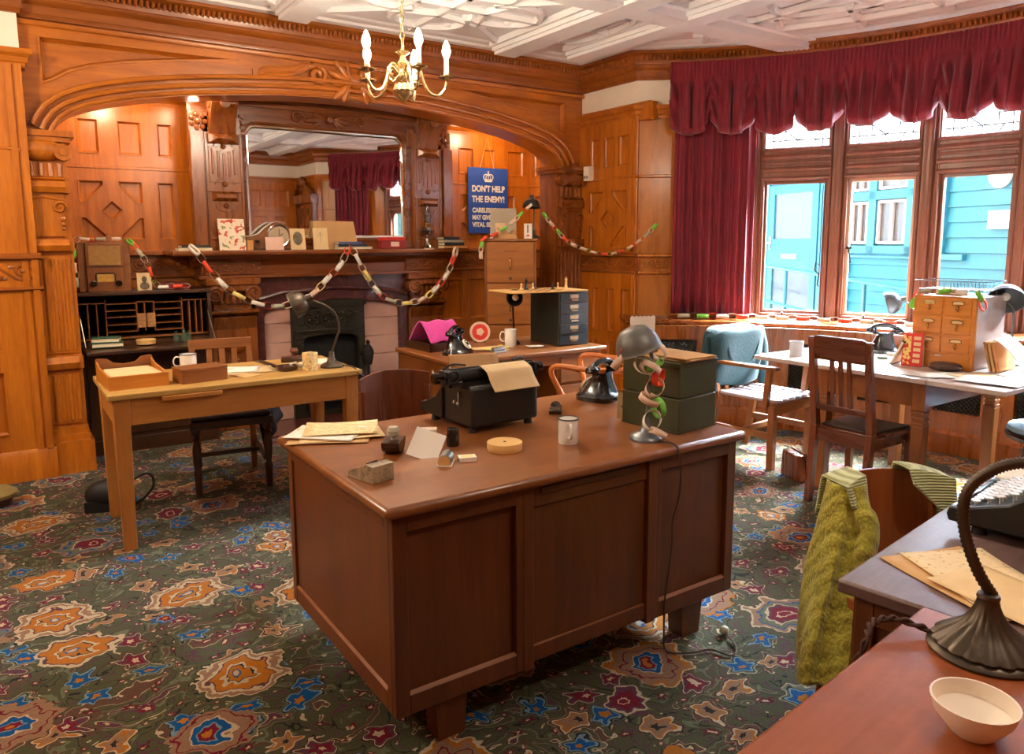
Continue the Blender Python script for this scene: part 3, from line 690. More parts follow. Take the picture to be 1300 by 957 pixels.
dr.bx(.5, 1.25, 0, 2.08, .02, .07); [dr.bx(a, b, c, d, .07, .085) for a, b, c, d in ((.58, .85, .2, .9), (.9, 1.17, .2, .9), (.58, .85, 1.0, 1.95), (.9, 1.17, 1.0, 1.95))]
dr.bx(.4, .5, 0, 2.15, 0, .1); dr.bx(1.25, 1.33, 0, 2.15, 0, .1); dr.bx(.36, 1.33, 2.15, 2.3, 0, .14)
dr.tube([(.42, 2.32, .1), (.6, 2.4, .12), (.72, 2.5, .12), (.78, 2.46, .12)], .04, 8); dr.tube([(1.3, 2.32, .1), (1.14, 2.4, .12), (1.0, 2.5, .12), (.95, 2.46, .12)], .04, 8); dr.sph((.87, 2.52, .1), .08, 12, (1, 1.3, .8)); dr.M = Matrix()
struct(dr, 'door_1', 'mantelz', 'pedimented oak door on the far side seen in the mirror')

# bow: wall above the windows, dado with grilles, sill
mb = MB(); mb.sweep([(-.012, 2.72), (-.3, 2.72), (-.3, ZC), (-.012, ZC)], [bow(-TH+2*TH*i/36, RW) for i in range(37)]); struct(mb, 'wall_bow', 'oakx', 'oak head above the bow windows')
for sgn, nm, a0, a1 in ((1, 'wall_bow_left', 36.2, 47.4), (-1, 'wall_bow_right', 30.9, 47.4)):
    mb = MB(); mb.sweep([(-.012, .8), (-.15, .8), (-.15, 2.74), (-.012, 2.74)], [bow(sgn*(a0+(a1-a0)*i/4), RW) for i in range(5)][::sgn]); struct(mb, nm, 'oak', 'oak jamb behind the curtain, '+('near the arch' if sgn > 0 else 'at the far end'), 'wall')
RD = 2.80
mb = MB(); NP = 10; A0, A1 = -TH+1, TH-1
gr = MB()
for k in range(NP):
    a, b = A0+(A1-A0)*k/NP, A0+(A1-A0)*(k+1)/NP; p0, p1 = V(bow(b, RD)), V(bow(a, RD)); d = p1-p0; L = d.length; F = FR((p0.x, p0.y, 0), (d.x, d.y, 0))
    mb.M = F; h = [rect(.09, L-.09, .28, .70)]; mb.plate(rect(0, L, 0, .8), h, .03)
    for q in h:
        q2 = offset_poly(q, .014); mb.loft([[mb.v((x, y, z)) for x, y in pp] for pp, z in ((q, .03), (q, .04), (q2, .04), (q2, .0))], cap=False)
    mb.M = Matrix(); mould(mb, F, 0, L, [(.03, 0), (.055, 0), (.055, .14), (.03, .16)])
    gr.M = F; x0, x1, z0, z1 = .1, L-.1, .29, .69; st = .03
    for s in (-1, 1):
        c = -1.0
        n = int((x1-x0+z1-z0)/st)
        for i in range(1, n):
            t = i*st
            if s > 0: q0 = (x0+max(0, t-(z1-z0)), z0+min(t, z1-z0)); q1 = (x0+min(t, x1-x0), z0+max(0, t-(x1-x0)))
            else: q0 = (x1-max(0, t-(z1-z0)), z0+min(t, z1-z0)); q1 = (x1-min(t, x1-x0), z0+max(0, t-(x1-x0)))
            gr.tube([(*q0, .012), (*q1, .012)], .0042, 4)
    gr.M = Matrix()
struct(mb, 'wall_bow_dado', 'mantelz', 'oak radiator casing under the bow window', 'wall')  # darker oak stands in for the shade under the sill
struct(gr, 'trim_14', 'iron', 'dark lattice radiator grilles under the window', 'grille', weld=False)
mb = MB(); mb.sweep([(0, 0), (-.02, 0), (-.02, .78), (0, .78)], [bow(A0+(A1-A0)*i/20, RD+.12) for i in range(21)]); struct(mb, 'wall_radiator_recess', 'soot_dark', 'dark recess behind the radiator grilles', 'wall')  # black sheet paints the shade inside the recess
mb = MB(); mb.sweep([(-.06, .79), (.39, .79), (.41, .8), (.41, .822), (.395, .83), (-.06, .83)], [bow(-TH-2+2*(TH+2)*i/40, RW) for i in range(41)]); mb.sweep([(.38, .74), (.395, .78), (.4, .79), (.3, .79)], [bow(-TH-1+2*(TH+1)*i/40, RW) for i in range(41)])
struct(mb, 'trim_15', 'mantel', 'long curved oak window sill', 'sill')
# windows
def window(n, thc):
    th = thc; c = bow(th, 3.30); W = 3.30*RAD(11.17)+.004; hw = .243
    root = MB()
    def jamb(x0, x1, z0=.83, z1=2.74):
        root.bx(x0, x1, -.03, .14, z0, z1)
    jamb(-W/2, -hw); jamb(hw, W/2)
    for s in (-1, 1):
        root.bx(s*W/2-.028, s*W/2+.028, -.07, -.03, .83, 2.74)
        root.cyl((s*(hw+.022), -.03, .85), (s*(hw+.022), -.03, 2.72), .011, seg=8); root.cyl((s*(W/2-.03), -.035, .83), (s*(W/2-.03), -.035, 2.72), .014, seg=8)
    root.bx(-hw, hw, -.03, .14, .83, .87); root.bx(-hw, hw, -.03, .14, 1.97, 2.24); root.bx(-hw, hw, -.02, .14, 2.69, 2.74)
    for z, r in ((1.99, .014), (2.06, .02), (2.115, .012), (2.16, .022), (2.22, .014)): root.cyl((-hw-.02, -.03, z), (hw+.02, -.03, z), r, seg=8)
    o = struct(root, 'window_%d' % n, 'window', None, 'window', bev=.003)
    lab = {1: 'first oak window light beside the red curtain', 2: 'second oak window light, showing the blue building windows', 3: 'third oak window light, behind the card index cabinet', 4: 'fourth window light, out of view to the right', 5: 'fifth window light, out of view', 6: 'sixth window light, seen in the mirror'}[n]
    o['label'] = lab; o.location = (c[0], c[1], 0); o.rotation_euler = (0, 0, RAD(th-90))
    f = MB()
    for x0, x1, z0, z1 in ((-hw, -hw+.022, .87, 1.97), (hw-.022, hw, .87, 1.97), (-hw, hw, .87, .895), (-hw, hw, 1.945, 1.97)): f.bx(x0, x1, .02 if z1-z0 > .5 else .021, .06, z0, z1)
    f.build('casement_frame', 'pinkp' if n == 2 else 'window', o, bev=.002)
    MB().bx(-hw+.02, hw-.02, .038, .044, .89, 1.95).build('pane', 'pane', o)
    MB().bx(-hw, hw, .05, .056, 2.24, 2.69).build('top_pane', 'obscure', o)
    l = MB()
    for pts in ([(-hw, 2.3), (hw, 2.3)], [(-hw, 2.38), (-.1, 2.38)], [(.1, 2.38), (hw, 2.38)], [(-.19, 2.24), (-.19, 2.69)], [(.19, 2.24), (.19, 2.69)], [(-.1, 2.3), (-.1, 2.42)], [(.1, 2.3), (.1, 2.42)], [(-.1, 2.38), (0, 2.3)], [(.1, 2.38), (0, 2.3)], [(0, 2.24), (0, 2.3)], [(-.1, 2.42), (0, 2.5), (.1, 2.42)], [(-.1, 2.24), (-.14, 2.3)], [(.1, 2.24), (.14, 2.3)], [(-hw, 2.5), (-.1, 2.42)], [(hw, 2.5), (.1, 2.42)], [(0, 2.5), (0, 2.69)]):
        l.tube([(x, .045, z) for x, z in pts], .0065, 5)
    l.build('leading', 'black', o)
    if n in (1, 2):
        h = MB(); x = hw-.03 if n == 1 else -hw+.02
        if n == 1: h.tube([(x, .005, 1.93), (x, .005, 1.2)], .004, 6); h.tube([(x, .0, 1.28), (x-.03, -.01, 1.3), (x-.035, -.01, 1.24), (x, 0, 1.2), (x-.01, -.01, 1.12), (x+.005, -.01, 1.1)], .006, 6)
        else: h.box((x+.01, .0, 1.42), (.04, .03, .02)); h.tube([(x+.01, -.015, 1.42), (x+.02, -.02, 1.36), (x+.03, -.02, 1.3)], .006, 6)
        h.build('window_catch', 'black', o)
WTH = [30.5, 19.33, 8.16, -3.01, -14.18, -25.35]
for i, th in enumerate(WTH): window(i+1, th)
M['pale_pane'] = plain('pale_reflecting_pane', (66, 80, 88), .15, var=.1, scale=2)
# ------------------------------------------------------------------ fireplace
T = thing('fireplace', 'dark oak and red marble fireplace with ionic pilasters and pink tile slips', 'fireplace', (XM-.01, 6.1, 0))
lx = lambda x: x-(XM-.01)
for x0, x1 in ((1.33, 1.68), (3.04, 3.39)):
    mb = MB(); a, b = lx(x0), lx(x1); c = (a+b)/2
    mb.bx(a+.03, b-.03, .02, .3, .93, 1.2); mb.bx(a, b, 0, .3, 0, .9); mb.prism([(0, .9), (-.05, .93), (-.05, .95), (.02, .96), (.02, .9)], a-.01, b+.01, 'YZ')
    mb.prism([(0, .8), (-.05, .9), (0, .9)], a+.01, b-.01, 'YZ'); mb.bx(a-.02, b+.02, -.04, .3, 0, .16)
    mb.bx(a+.01, b-.01, -.0, .3, 1.0, 1.03); mb.bx(a-.03, b+.03, -.05, .3, 1.15, 1.2); mb.bx(a+.02, b-.02, -.03, .3, 1.1, 1.15)
    for s in (-1, 1):
        mb.cyl((c+s*.145, -.06, 1.085), (c+s*.145, .05, 1.085), .062, seg=20)
        mb.tube([(c+s*(.145-.052*(1-t/24)*cos(t*.45)), -.066, 1.085+.052*(1-t/24)*sin(t*.45)) for t in range(20)], .009, 6)
    for k in range(5): mb.cyl((c-.1+.05*k, .0, 1.0), (c-.1+.05*k, .0, 1.08), .018, seg=8)
    mb.lathe([(.03, 0), (.055, .01), (.05, .03), (.02, .045)], 12, (c, 0, .66), (0, -1, -.2), sx=1.5); mb.lathe([(.02, 0), (.035, .01), (.02, .04)], 12, (c, 0, .55), (0, -1, -.2))
    mb.build('pilaster', 'mantelz', T, bev=.004)
mb = MB(); mb.bx(lx(1.28), lx(3.44), .0, .3, 1.2, 1.36); mb.bx(lx(1.25), lx(3.47), -.04, .3, 1.2, 1.225); mb.prism([(0, 1.3), (-.03, 1.33), (-.09, 1.36), (-.09, 1.38), (0, 1.38)], lx(1.2), lx(3.5), 'YZ')
mb.bx(lx(1.30), lx(1.72), -.03, 0, 1.23, 1.345); mb.bx(lx(3.0), lx(3.42), -.03, 0, 1.23, 1.345)
for a, b in ((1.3, 1.72), (3.0, 3.42)): carve(mb, FR((lx(0), -.03, 0), (1, 0, 0)), a, b, 1.235, 1.34, .2, .004)
mb.build('frieze', 'mantel', T, bev=.003, weld=False)
MB().bx(lx(1.05), lx(3.58), -.17, .3, 1.38, 1.42).build('mantel_shelf', 'mantel', T, bev=.012)
# marble surround with an arched lower edge
pl = [(lx(1.68), 0), (lx(1.75), 0), (lx(1.75), .86)]+[(lx(1.75)+.05-.05*cos(RAD(a)), .88+.05*sin(RAD(a))) for a in (30, 60, 90)]+[(lx(2.0), .965), (lx(XM), 1.0), (lx(2.7), .965)]+[(lx(2.95)-.05+.05*cos(RAD(a)), .88+.05*sin(RAD(a))) for a in (90, 60, 30)]+[(lx(2.95), .86), (lx(2.95), 0), (lx(3.04), 0), (lx(3.04), 1.2), (lx(1.68), 1.2)]
mb = MB(); mb.prism(pl, .03, .25); mb.tube([(lx(1.7), .02, 1.02), (lx(1.9), .02, 1.07), (lx(XM), .02, 1.1), (lx(2.8), .02, 1.07), (lx(3.02), .02, 1.02)], .018, 8); mb.build('marble_surround', 'rmarble', T, bev=.006)
for x0, x1 in ((1.74, 1.975), (2.60, 2.96)):
    mb = MB()
    for k in range(6): mb.bx(lx(x0), lx(x1), .07, .1, .002+.163*k, .162+.163*k)
    mb.build('tile_slip', 'pinkt', T, bev=.003)
mb = MB(); mb.M = FR((0, .07, 0), (1, 0, 0))
op = [(lx(2.06), .04), (lx(2.06), .64)]+[(lx(2.11)-.05*cos(RAD(a)), .64+.05*sin(RAD(a))) for a in (30, 60, 90)]+[(lx(2.3), .705), (lx(2.48), .69)]+[(lx(2.51)-.0+.03*cos(RAD(a)), .65+.03*sin(RAD(a))) for a in (60, 20)]+[(lx(2.54), .6), (lx(2.54), .04)]
mb.plate(rect(lx(1.97), lx(2.61), 0, .965), [op], .05); mb.bx(lx(1.96), lx(2.62), .94, .99, 0, .07); mb.bx(lx(2.0), lx(2.58), .73, .745, .05, .065)
mb.bx(lx(1.985), lx(2.03), .1, .72, .05, .06); mb.bx(lx(2.55), lx(2.595), .1, .72, .05, .06)
mb.M = Matrix(); carve(mb, FR((0, .02, 0), (1, 0, 0)), lx(2.08), lx(2.5), .76, .92, .14, .0)
mb.build('grate_front', 'iron', T, weld=False)
mb = MB(); mb.bx(lx(2.0), lx(2.58), .12, .29, 0, .75); mb.build('firebox', 'soot_dark', T)
mb = MB()
for k in range(4): mb.cyl((lx(2.08), .02, .12+.06*k), (lx(2.52), .02, .12+.06*k), .01, seg=8)
for s in (2.07, 2.53, 2.6): mb.cyl((lx(s), -.06, 0), (lx(s), -.06, .5 if s < 2.6 else .56), .014, seg=8)
mb.lathe([(.0, 0), (.03, .0), (.045, .06), (.05, .12), (.03, .16), (.012, .18), (.02, .2), (0, .22)], 16, (lx(2.6), -.06, .42)); mb.build('fire_basket', 'soot_dark', T)
MB().bx(lx(1.6), lx(3.1), -.5, -.05, 0, .02).build('hearth', 'rmarble', T, bev=.004)

# ------------------------------------------------------------------ overmantel
T = thing('overmantel_mirror', 'tall carved oak overmantel with a round-cornered mirror above the mantel shelf', 'mirror', (XM-.02, 6.12, 1.42))
lx = lambda x: x-(XM-.02); lz = lambda z: z-1.42
def rr(x0, x1, z0, z1, r, n=6, bot=False):
    return [(x0, z0), (x1, z0)]+arc(x1-r, z1-r, r, 0, 90, n)+arc(x0+r, z1-r, r, 90, 180, n)
mo = rr(lx(1.64), lx(3.02), lz(1.5), lz(2.4), .1)
mb = MB(); mb.M = FR((0, 0, 0), (1, 0, 0)); mb.plate(rect(lx(1.24), lx(3.45), 0, lz(2.6)), [mo], .03)
o2 = offset_poly(mo, -.012); o3 = offset_poly(mo, .012)
mb.loft([[mb.v((x, y, z)) for x, y in q] for q, z in ((o2, .03), (o2, .042), (mo, .045), (o3, .03), (o3, .0))], cap=False)
mb.bx(lx(1.2), lx(3.49), lz(2.56), lz(2.6), 0, .1); mb.bx(lx(1.22), lx(3.47), lz(2.52), lz(2.56), 0, .07); mb.bx(lx(1.24), lx(3.45), 0, .03, .03, .05)
mb.M = Matrix(); mb.build('frame', 'mantel', T, bev=.003)
m2 = MB(); m2.M = FR((0, .0, 0), (1, 0, 0)); m2.plate(offset_poly(mo, -.005), [], .004, 0, Matrix.Translation((0, 0, -.003))); m2.M = Matrix(); m2.build('mirror_glass', 'mirror', T)
m3 = MB(); m3.M = FR((0, -.002, 0), (1, 0, 0)); q1 = offset_poly(mo, .0); q2 = offset_poly(mo, .035)
m3.loft([[m3.v((x, y, z)) for x, y in q] for q, z in ((q1, .0012), (q2, .004), (q2, .002))], cap=False); m3.M = Matrix(); m3.build('bevelled_edge', 'mirror', T, sm=None)
for s in (-1, 1):
    mb = MB(); c = lx(1.475) if s < 0 else lx(3.22)
    F = FR((c, 0, 0), (1, 0, 0)); mb.M = F
    mb.bx(-.24, -.15, 0, lz(2.3), .0, .1) if s < 0 else mb.bx(.15, .24, 0, lz(2.3), 0, .1)   # plain outer post
    mb.bx(-.145, .145, 0, lz(2.42), 0, .07)
    for z0, z1 in ((2.22, 2.29),): mb.prism([(-.11, lz(z0)), (.11, lz(z0)), (.11, lz(z1)), (-.11, lz(z1))], .07, .1, 'XY'); mb.loft([[mb.v((x, z, w)) for x, z in rect(-.11, .11, lz(z0), lz(z1))] for w in (.1,)]+[[mb.v((x, z, w)) for x, z in rect(-.05, .05, lz(2.25), lz(2.26))] for w in (.14,)])
    mb.loft([[mb.v((x, z, .07)) for x, z in rect(-.1, .1, lz(1.79), lz(1.86))], [mb.v((x, z, .12)) for x, z in rect(-.07, .07, lz(1.815), lz(1.84))]])
    mb.bx(-.13, .13, lz(1.86), lz(1.87), .07, .085)
    for k in range(5):   # flutes as raised ribs
        u = -.08+.04*k; d = abs(k-2)*.022; mb.tube([(u, lz(1.95)+d, .07), (u, lz(2.17)-.02+d*.7, .07)], .013, 6)
    mb.bx(-.11, .11, lz(1.93), lz(2.2), .06, .074)
    for z in (2.2, 1.92, 1.76): mb.sph((0, lz(z), .075), .022, 10); mb.tube([(.07*cos(a), lz(z)-.0+.045*sin(a)*(-1 if z < 1.9 else 1), .07) for a in [pi*i/10 for i in range(11)]], .007, 5)
    mb.bx(-.13, .13, lz(1.5), lz(1.515), .07, .08); mb.bx(-.135, -.12, lz(1.44), lz(2.3), .07, .08); mb.bx(.12, .135, lz(1.44), lz(2.3), .07, .08)
    mb.prism([(.07, lz(2.29)), (.1, lz(2.3)), (.13, lz(2.38)), (.18, lz(2.47)), (.2, lz(2.56)), (.07, lz(2.56))], -.1, .1, 'YZ') if False else None
    # console bracket
    prof = [(0, lz(2.29)), (.09, lz(2.29)), (.11, lz(2.34)), (.13, lz(2.4)), (.17, lz(2.46)), (.2, lz(2.5)), (.2, lz(2.56)), (0, lz(2.56))]
    mb.loft([[mb.v((x, z, w)) for w, z in prof] for x in (-.095, .095)])
    for xx in (-.1, .1): mb.cyl((xx*.6, lz(2.52), .12), (xx*1.05, lz(2.52), .12), .05, seg=16)
    mb.cyl((0, lz(2.5), .19), (0, lz(2.5), .215), .035, seg=16)
    for xx in (-.17, .165):                                    # carved corbel blocks beside the console
        if (s < 0 and xx < 0) or (s > 0 and xx > 0): w_ = .07
        else: w_ = .022; xx = xx*.93
        mb.bx(xx-w_, xx+w_, lz(2.3), lz(2.45), 0, .07)
        for i in range(7): mb.sph((xx+w_*.7*cos(i*.9), lz(2.375)+.05*sin(i*.9), .07), min(.022, w_*.5), 8, (1, 1, .7))
        mb.sph((xx, lz(2.375), .07), min(.028, w_*.6), 8)
    mb.M = Matrix(); mb.build('pilaster', 'mantelz', T, bev=.003, weld=False)
mb = MB(); mb.M = FR((0, -.03, 0), (1, 0, 0))
for s in (-1, 1):
    for i, (a, l) in enumerate(((-.1, .16), (-.5, .12), (.4, .1), (-.9, .09))):
        o = mb.M; mb.M = o @ Matrix.Translation((s*.03, lz(2.47), .01)) @ Matrix.Rotation(a if s > 0 else pi-a, 4, 'Z'); mb.sph((l*.55, 0, 0), l*.6, 10, (1, .28, .3)); mb.M = o
    mb.tube([(s*(.27-.05*(1-t/22)*cos(t*.45)), lz(2.47)+.05*(1-t/22)*sin(t*.45), .02) for t in range(20)], .012, 6)
mb.sph((0, lz(2.47), .02), .04, 10); mb.M = Matrix(); mb.build('carved_crest', 'mantel', T, weld=False)

# ------------------------------------------------------------------ curtain and valance
def folds(th, k): return .035*sin(k*th)+.018*sin(k*2.3*th+1.1)
def curtain(name, a0, a1, label, z0=.86, z1=2.86, R=3.195):
    mb = MB()
    def fn(u, v):
        th = a0+(a1-a0)*u; z = z0+(z1-z0)*v; f = (folds(u*57, .95))*(1-.35*v)
        x, y = bow(th+.25*sin(u*57*1.9), R+f); return (x, y, z)
    mb.grid(fn, 150, 14); o = mb.build(name, 'velvet', None, sm=None, solid=.006); return tag(o, label, 'curtain')
curtain('curtain', 36.0, 47.6, 'long crimson velvet curtain hanging left of the bow window')
curtain('curtain', -36.5, -47.3, 'crimson velvet curtain at the far end of the bow, seen in the mirror')
def val_fn(a0, a1):
    n = round(abs(a1-a0)/6.22)
    def fn(u, v):
        th = a0+(a1-a0)*u; s = (u*n) % 1.0; q = abs(2*s-1)          # 0 at mid scallop, 1 at cusp
        sw = .15*max(0, 1-q**2.6)**.6
        zt = 2.94; zb = 2.485-sw+.012*sin(u*n*1.7); z = zt+(zb-zt)*v
        g = u*n
        fine = .009*sin(g*2*pi*11)*max(0, 1-abs(v-.1)*5)
        puff = .10*(v**1.3)*(1-q**3)*(1 if v < .93 else (1-v)/.07*.8+.2)
        kk = min(1, max(0, (v-.2)*4)); fold = kk*(.036*sin(g*2*pi*2.97+1.6*v+.8*sin(g*1.3))+.022*sin(g*2*pi*5.3-2*v+sin(g*2.1))+.010*sin(g*2*pi*9.1))*(1-.55*q)*(1.1-.5*v)
        swag = .034*kk*sin((v*7.5+q*4.2)*2.0)*q**2*(1-v*.3)
        r = 3.13-fine-puff-fold-swag-(0 if v > .16 else 0)
        th2 = th + .35*v*sin(g*2*pi*3.4)*(.4+.6*q)
        x, y = bow(th2, r); return (x, y, z)
    return fn
mb = MB(); mb.grid(val_fn(48.8, -48.8), 960, 36)
o = mb.build('valance', 'velvet', None, sm=None, solid=.006); tag(o, 'gathered crimson velvet valance in swagged scallops over the bow window', 'valance')

# ------------------------------------------------------------------ chandelier
def chandelier(loc, label, lit=True):
    T = thing('chandelier', label, 'chandelier', loc)
    mb = MB(); z = ZC-.1-loc[2]; k = 0; zz = .27
    while zz < z-.02:
        pts = [(.011*cos(a) if k % 2 else 0, 0 if k % 2 else .011*cos(a), zz+.027+.03*sin(a)) for a in [2*pi*i/12 for i in range(12)]]
        mb.tube(pts, .0032, 6, True); zz += .045; k += 1
    mb.lathe([(0, 0), (.05, 0), (.045, .02), (.02, .035), (0, .04)], 16, (0, 0, z+.0), (0, 0, -1)); mb.build('chain', 'chand', T)
    mb = MB(); mb.lathe([(.0, -.005), (.012, 0), (.05, .03), (.058, .055), (.048, .085), (.02, .1), (.03, .115), (.034, .13), (.018, .15), (.014, .165), (.024, .18), (.03, .195), (.016, .215), (.012, .235), (.036, .25), (.038, .254), (.012, .26), (.006, .285), (0, .29)], 20, (0, 0, 0)); mb.build('baluster', 'chand', T)
    for k in range(5):
        a = RAD(72*k-24.3); u = V((cos(a), sin(a), 0))
        P = lambda r, h: (u.x*r, u.y*r, h)
        arm = MB(); arm.tube(smoothpath([P(.025, .15), P(.06, .185), P(.09, .165), P(.11, .1), P(.14, .05), P(.185, .035), P(.222, .07), P(.232, .12)], 5), .0075, 8)
        arm.tube(smoothpath([P(.03, .13), P(.06, .11), P(.085, .125), P(.08, .15), P(.065, .145)], 4), .005, 6)
        o = arm.build('arm', 'chand', T)
        d = MB(); d.lathe([(.006, .11), (.018, .122), (.044, .128), (.046, .134), (.016, .136), (.016, .15), (0, .15)], 20, P(.232, 0)); d.build('drip_pan', 'chand', o)
        MB().cyl(P(.232, .15), P(.232, .225), .0125, seg=14).build('candle_sleeve', 'candle', o)
        b = MB(); b.lathe([(.007, .225), (.012, .232), (.021, .255), (.022, .27), (.016, .295), (.006, .318), (0, .322)], 14, P(.232, 0)); b.build('bulb', 'bulb', o)
    return T
CH = (1.86, 3.75, 2.225)
chandelier(CH, 'five-arm brass chandelier with lit candle bulbs hanging on a chain')

# ------------------------------------------------------------------ outside
az = RAD(20); FD = V((sin(az), cos(az), 0)); FO = V((8.0, 4.0, 0))
T = thing('weatherboard_building', 'blue painted weatherboard building with glazed door outside the bow window', 'building', FO, pi/2-az)   # local x along FD, local y away from the bow... 
# local +x = FD ; local +y = left of FD (towards the room)
mb = MB(); mb.bx(-7, 6, -.3, 0, -.6, 2.36)
k = 0
while k*.15 < 2.8:
    z = -.6+k*.15
    for a, b in ((-7, -.12), (.2, 1.3),):
        if (a, b) == (.2, 1.3) and z > 1.2: continue
        mb.prism([(0, z), (.032, z+.004), (.012, z+.15), (0, z+.15)], a, b, 'YZ')
    k += 1
mb.build('weatherboarding', 'tealp', T)
mb = MB()
for a, b, c, d in ((-.2, -.08, 1.3, 2.3), (.2, .32, 1.3, 2.15), (.78, .9, 1.3, 2.15), (1.22, 1.34, -.6, 2.35), (.2, 1.3, 1.3, 1.42), (.2, 1.3, 1.93, 2.03), (.2, 1.3, 2.25, 2.35), (-.45, 1.3, 1.28, 1.34)): mb.bx(a, b, .01, .07, c, d)
mb.build('window_trim', 'tealp', T, bev=.005)
for a, b, c, d in ((.34, .77, 1.44, 1.92), (.92, 1.2, 1.44, 1.92), (.34, .77, 2.04, 2.24), (.92, 1.2, 2.04, 2.24), (-.06, .18, 1.4, 1.95), (-.06, .18, 2.04, 2.24)):
    f = MB()
    for x0, x1, z0, z1 in ((a, a+.03, c, d), (b-.03, b, c, d), (a, b, c, c+.03), (a, b, d-.03, d), ((a+b)/2-.02, (a+b)/2+.02, c, d)): f.bx(x0, x1, .02, .05, z0, z1)
    o = f.build('window_sash', 'tealw', T); MB().bx(a, b, .005, .012, c, d).build('pane', 'pale_pane', o)
D = MB(); D.bx(1.75, 2.85, .01, .05, -.25, 2.25); D.build('door', 'tealp', T)
d = [o for o in T.children if o.name.startswith('door')][0]
f = MB()
for x0, x1, z0, z1 in ((1.62, 1.75, -.4, 2.35), (2.85, 2.95, -.4, 2.35), (1.62, 3.4, 2.25, 2.35), (3.3, 3.4, -.4, 2.35), (1.78, 1.9, -.2, 2.22), (2.72, 2.84, -.2, 2.22), (1.9, 2.72, 2.1, 2.22), (1.9, 2.72, 1.1, 1.5), (1.9, 2.72, -.2, .45)): f.bx(x0, x1, .03, .08, z0, z1)
f.build('door_rails', 'tealp', d, bev=.006)
MB().bx(1.9, 2.72, .05, .056, 1.5, 2.1).build('upper_light', 'pale_pane', d); MB().bx(1.9, 2.72, .05, .056, .45, 1.1).build('lower_light', 'pale_pane', d); MB().bx(2.97, 3.28, .05, .056, -.2, 2.2).build('side_light', 'pale_pane', d)
MB().bx(2.17, 2.5, .08, .09, 1.24, 1.3).build('letter_slot', 'steel', d)
h = MB(); h.cyl((2.78, .08, 1.45), (2.78, .14, 1.45), .012); h.cyl((2.78, .13, 1.45), (2.68, .13, 1.45), .01); h.bx(2.765, 2.795, .08, .09, 1.36, 1.54); h.build('door_handle', 'steel', d)
MB().bx(-1.05, -.7, .04, .06, 1.58, 1.75).build('notice_board', 'tealw', T)
mb = MB(); mb.bx(-7.2, 6.2, -.5, .12, 2.36, 2.41); mb.build('eaves', 'tealw', T)
L = thing('bulkhead_lamp', 'round white bulkhead lamp on the blue weatherboards', 'lamp', FO+FD*-.79+V((-FD.y, FD.x, 0))*.036+V((0, 0, 2.07)), pi/2-az)
mb = MB(); mb.lathe([(.12, 0), (.12, .02)], 24, (0, 0, 0), (0, 1, 0)); mb.build('back_plate', 'tealw', L); mb = MB(); mb.lathe([(.11, .02), (.1, .05), (.07, .08), (0, .095)], 24, (0, 0, 0), (0, 1, 0)); mb.build('globe', 'white', L)
R = thing('ramp_handrail', 'pale blue double handrail of the ramp outside the window', 'railing', FO+V((-FD.y, FD.x, 0))*.55, pi/2-az)
mb = MB(); mb.tube([(4.5, 0, 1.32), (-1.0, 0, .95)], .024, 8); mb.build('top_rail', 'tealp', R)
mb = MB(); mb.tube([(4.5, 0, .86), (-1.0, 0, .5)], .02, 8); mb.build('lower_rail', 'tealp', R)
for x in (4.4, 3.1, 1.7, .3, -.9):
    MB().cyl((x, 0, -.4), (x, 0, 1.0+.067*x), .022, seg=8).build('post', 'tealp', R)
struct(MB().bx(5.0, 12, -6, 12, -.45, -.35), 'floor_outside', 'limestone', 'pale paved yard outside the window', 'ground')
# ------------------------------------------------------------------ main desk
T = thing('pedestal_desk', 'large brown panelled desk with a rounded top in the middle of the carpet', 'desk', (1.54, 2.25, 0))
mb = MB(); mb.bx(-.74, .74, -.48, .477, .735, .77); mb.build('top', 'desktop', T, bev=.014)
for x0, x1 in ((-.70, -.262), (.282, .70)): MB().bx(x0, x1, -.43, .43, .16, .73).build('pedestal', 'desk', T)
def frame_panel(x0, x1, z0, z1, top, st=.035):
    f = MB(); f.bx(x0, x0+st, -.452, -.425, z0, z1); f.bx(x1-st, x1, -.452, -.425, z0, z1); f.bx(x0+st, x1-st, -.4515, -.425, z1-top, z1); f.bx(x0+st, x1-st, -.4515, -.425, z0, z0+.06)
    return f
f = frame_panel(-.712, -.255, .14, .735, .05, .045); f.build('front_frame', 'desk', T, bev=.003)
f = frame_panel(.275, .712, .14, .735, .05, .045); f.build('front_frame', 'desk', T, bev=.003)
f = MB(); f.bx(-.255, .275, -.44, -.42, .66, .725); f.bx(-.2, .2, -.447, -.44, .7, .722); f.bx(-.255, .275, -.444, -.42, .15, .205); f.bx(-.255, .275, -.433, -.42, .2, .67); f.build('modesty_panel', 'desk', T, bev=.003)
for x0, x1 in ((-.67, -.295), (-.255, .275), (.315, .67)):
    b = MB(); b.prism([(-.452 if x0 != -.255 else -.444, .2), (-.43, .2), (-.44, .2075)], x0, x1, 'YZ'); b.build('lit_panel_bead', 'mid', T)  # lighter wood paints the highlight on each panel's lower bevel
for s in (-1, 1):
    f = MB(); xa, xb = (-.712, -.69) if s < 0 else (.69, .712)
    f.bx(xa, xb, -.425, -.395, .14, .735); f.bx(xa, xb, .40, .44, .14, .735); f.bx(xa+.0005, xb-.0005, -.395, .40, .69, .735); f.bx(xa+.0005, xb-.0005, -.395, .40, .14, .2); f.bx(xa+.008 if s < 0 else xa, xb if s < 0 else xb-.008, -.41, .41, .19, .7)
    f.build('end_panel', 'deskside', T, bev=.003)
    b = MB(); e = xa if s < 0 else xb; b.loft([[b.v((e, y, .2)), b.v((e-s*.012, y, .2)), b.v((e-s*.009, y, .2075))] for y in (-.39, .40)]); b.build('lit_panel_bead', 'mid', T)  # same painted highlight along the end panels
    for y in (-.39, .39): MB().taper((s*.52, y, 0), (.09, .07), (s*.52, y, .16), (.11, .08)).build('foot', 'desk', T)
